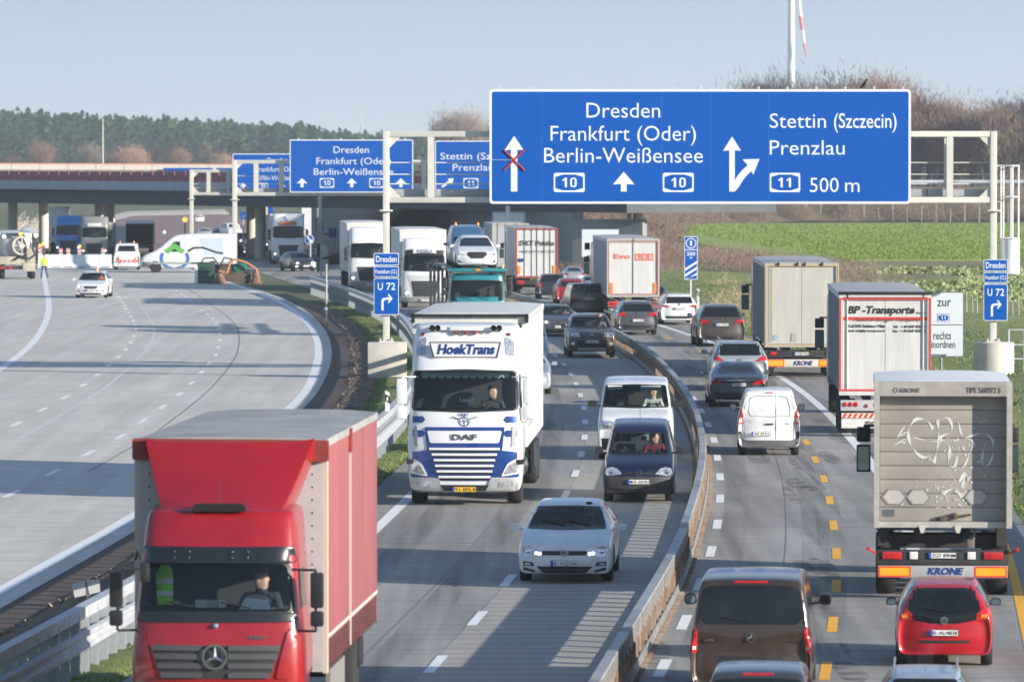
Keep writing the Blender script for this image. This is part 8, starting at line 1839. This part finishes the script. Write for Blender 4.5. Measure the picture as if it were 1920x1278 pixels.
for px, py, r_ in ((412, 522, 13), (480, 520, 9)):
    bm = B(); n = 26
    for k in range(n):
        a = 2*math.pi*k/n; tube(bm, (X(px)+math.cos(a)*.12, -.1+math.sin(a)*.12, z(py-6)), (X(px)+math.cos(a)*r_*s, -.1+math.sin(a)*r_*s*.8, .01), .035, .05, 4)
    tube(bm, (X(px), -.1, z(py-9)), (X(px), -.1, z(py-3)), .2, .25, 12); O('brush', bm, bu, e)
bm = B(); box(bm, X(424), X(470), .0, 1.2, z(528), z(513), bev=.05); box(bm, X(400), X(440), .3, 1.4, z(512), z(496), bev=.08); O('chassis', bm, M('machine_mud', (.10, .075, .055), r=.9, var=.4, vs=6), e)
for px in (395, 462): wheel(e, X(px), .9, .38, .3, .5)
# loose kerb strips
for px, yg, w in ((285, 535, 68), (262, 538, 30)):
    p = G(px, yg); s = p.y/F; bm = B(); box(bm, -w*s/2, w*s/2, -.2, .2, 0, .06, bev=.01); O('kerb_strip', bm, M('kerb_pale', (.62, .6, .56), r=.8), None, loc=(p.x, p.y, .026), label='pale %s strip lying on the new concrete in front of the crosswise van' % ('long' if w > 40 else 'short'), cat='kerb strip')
# fence posts before the hedge and stakes in the field
sm = M('stake_pale', (.42, .38, .32), r=.9)
for i in range(26):
    px = 1215 + i*27; p = PD(px, 415, 700); bm = B(); tube(bm, (0, 0, 0), (.03*math.sin(i), 0, 2.1+.5*math.sin(i*2.3)), .07, .05, 5)
    O('fence_post', bm, sm, None, loc=(p.x, 700, 0), label='pale weathered fence post at the hedge below the big sign', cat='fence post', group='pale posts along the far hedge')
rr = random.Random(9)
for i in range(22):
    px = 1690 + i*11 + rr.uniform(-3, 3); p = G(px, 606-abs(i-11)*.4); bm = B(); tube(bm, (0, 0, 0), (rr.uniform(-.04, .04), 0, .9+rr.random()*.7), .03, .025, 5)
    O('field_stake', bm, sm, None, loc=(p.x, p.y, 0), label='thin weathered stake at the near edge of the leafy field', cat='stake', group='thin stakes along the leafy field')
# guardrail on the far embankment
Pq = [p for p in RIDGE if p.x > 14]
ge = E('far_guardrail', (0, 0, 0), 0, 1, 'blue-grey guardrail of the crossing road on the embankment behind the gantry', 'guardrail')
A = offs(Pq, 3.2)
for i in range(0, len(A)-1, 2):
    bm = B(); sweep(bm, A[i:i+3], [(-.05, 4.75), (.05, 4.75), (.05, 5.1), (-.05, 5.1)]); O('rail', bm, M('rail_bluegrey', (.33, .38, .44), r=.6, metal=.3), ge)
    p = A[i]; bm = B(); box(bm, p.x-.06, p.x+.06, p.y-.06, p.y+.06, 4.1, 5.0); O('post', bm, gs2, ge)
# ================================================================== winter air
bm = B(); box(bm, -1490, 1490, -190, 4890, -1, 148); hz = O('haze', bm, None, smooth=0, kind='stuff')
m = bpy.data.materials.new('haze_volume'); m.use_nodes = True; t = m.node_tree; t.nodes.clear()
v = t.nodes.new('ShaderNodeVolumePrincipled'); v.inputs['Color'].default_value = (.80, .90, 1.0, 1); v.inputs['Density'].default_value = .00021; v.inputs['Anisotropy'].default_value = .25
ou = t.nodes.new('ShaderNodeOutputMaterial'); t.links.new(v.outputs[0], ou.inputs['Volume']); hz.data.materials.append(m); m.volume_intersection_method if hasattr(m, 'volume_intersection_method') else None
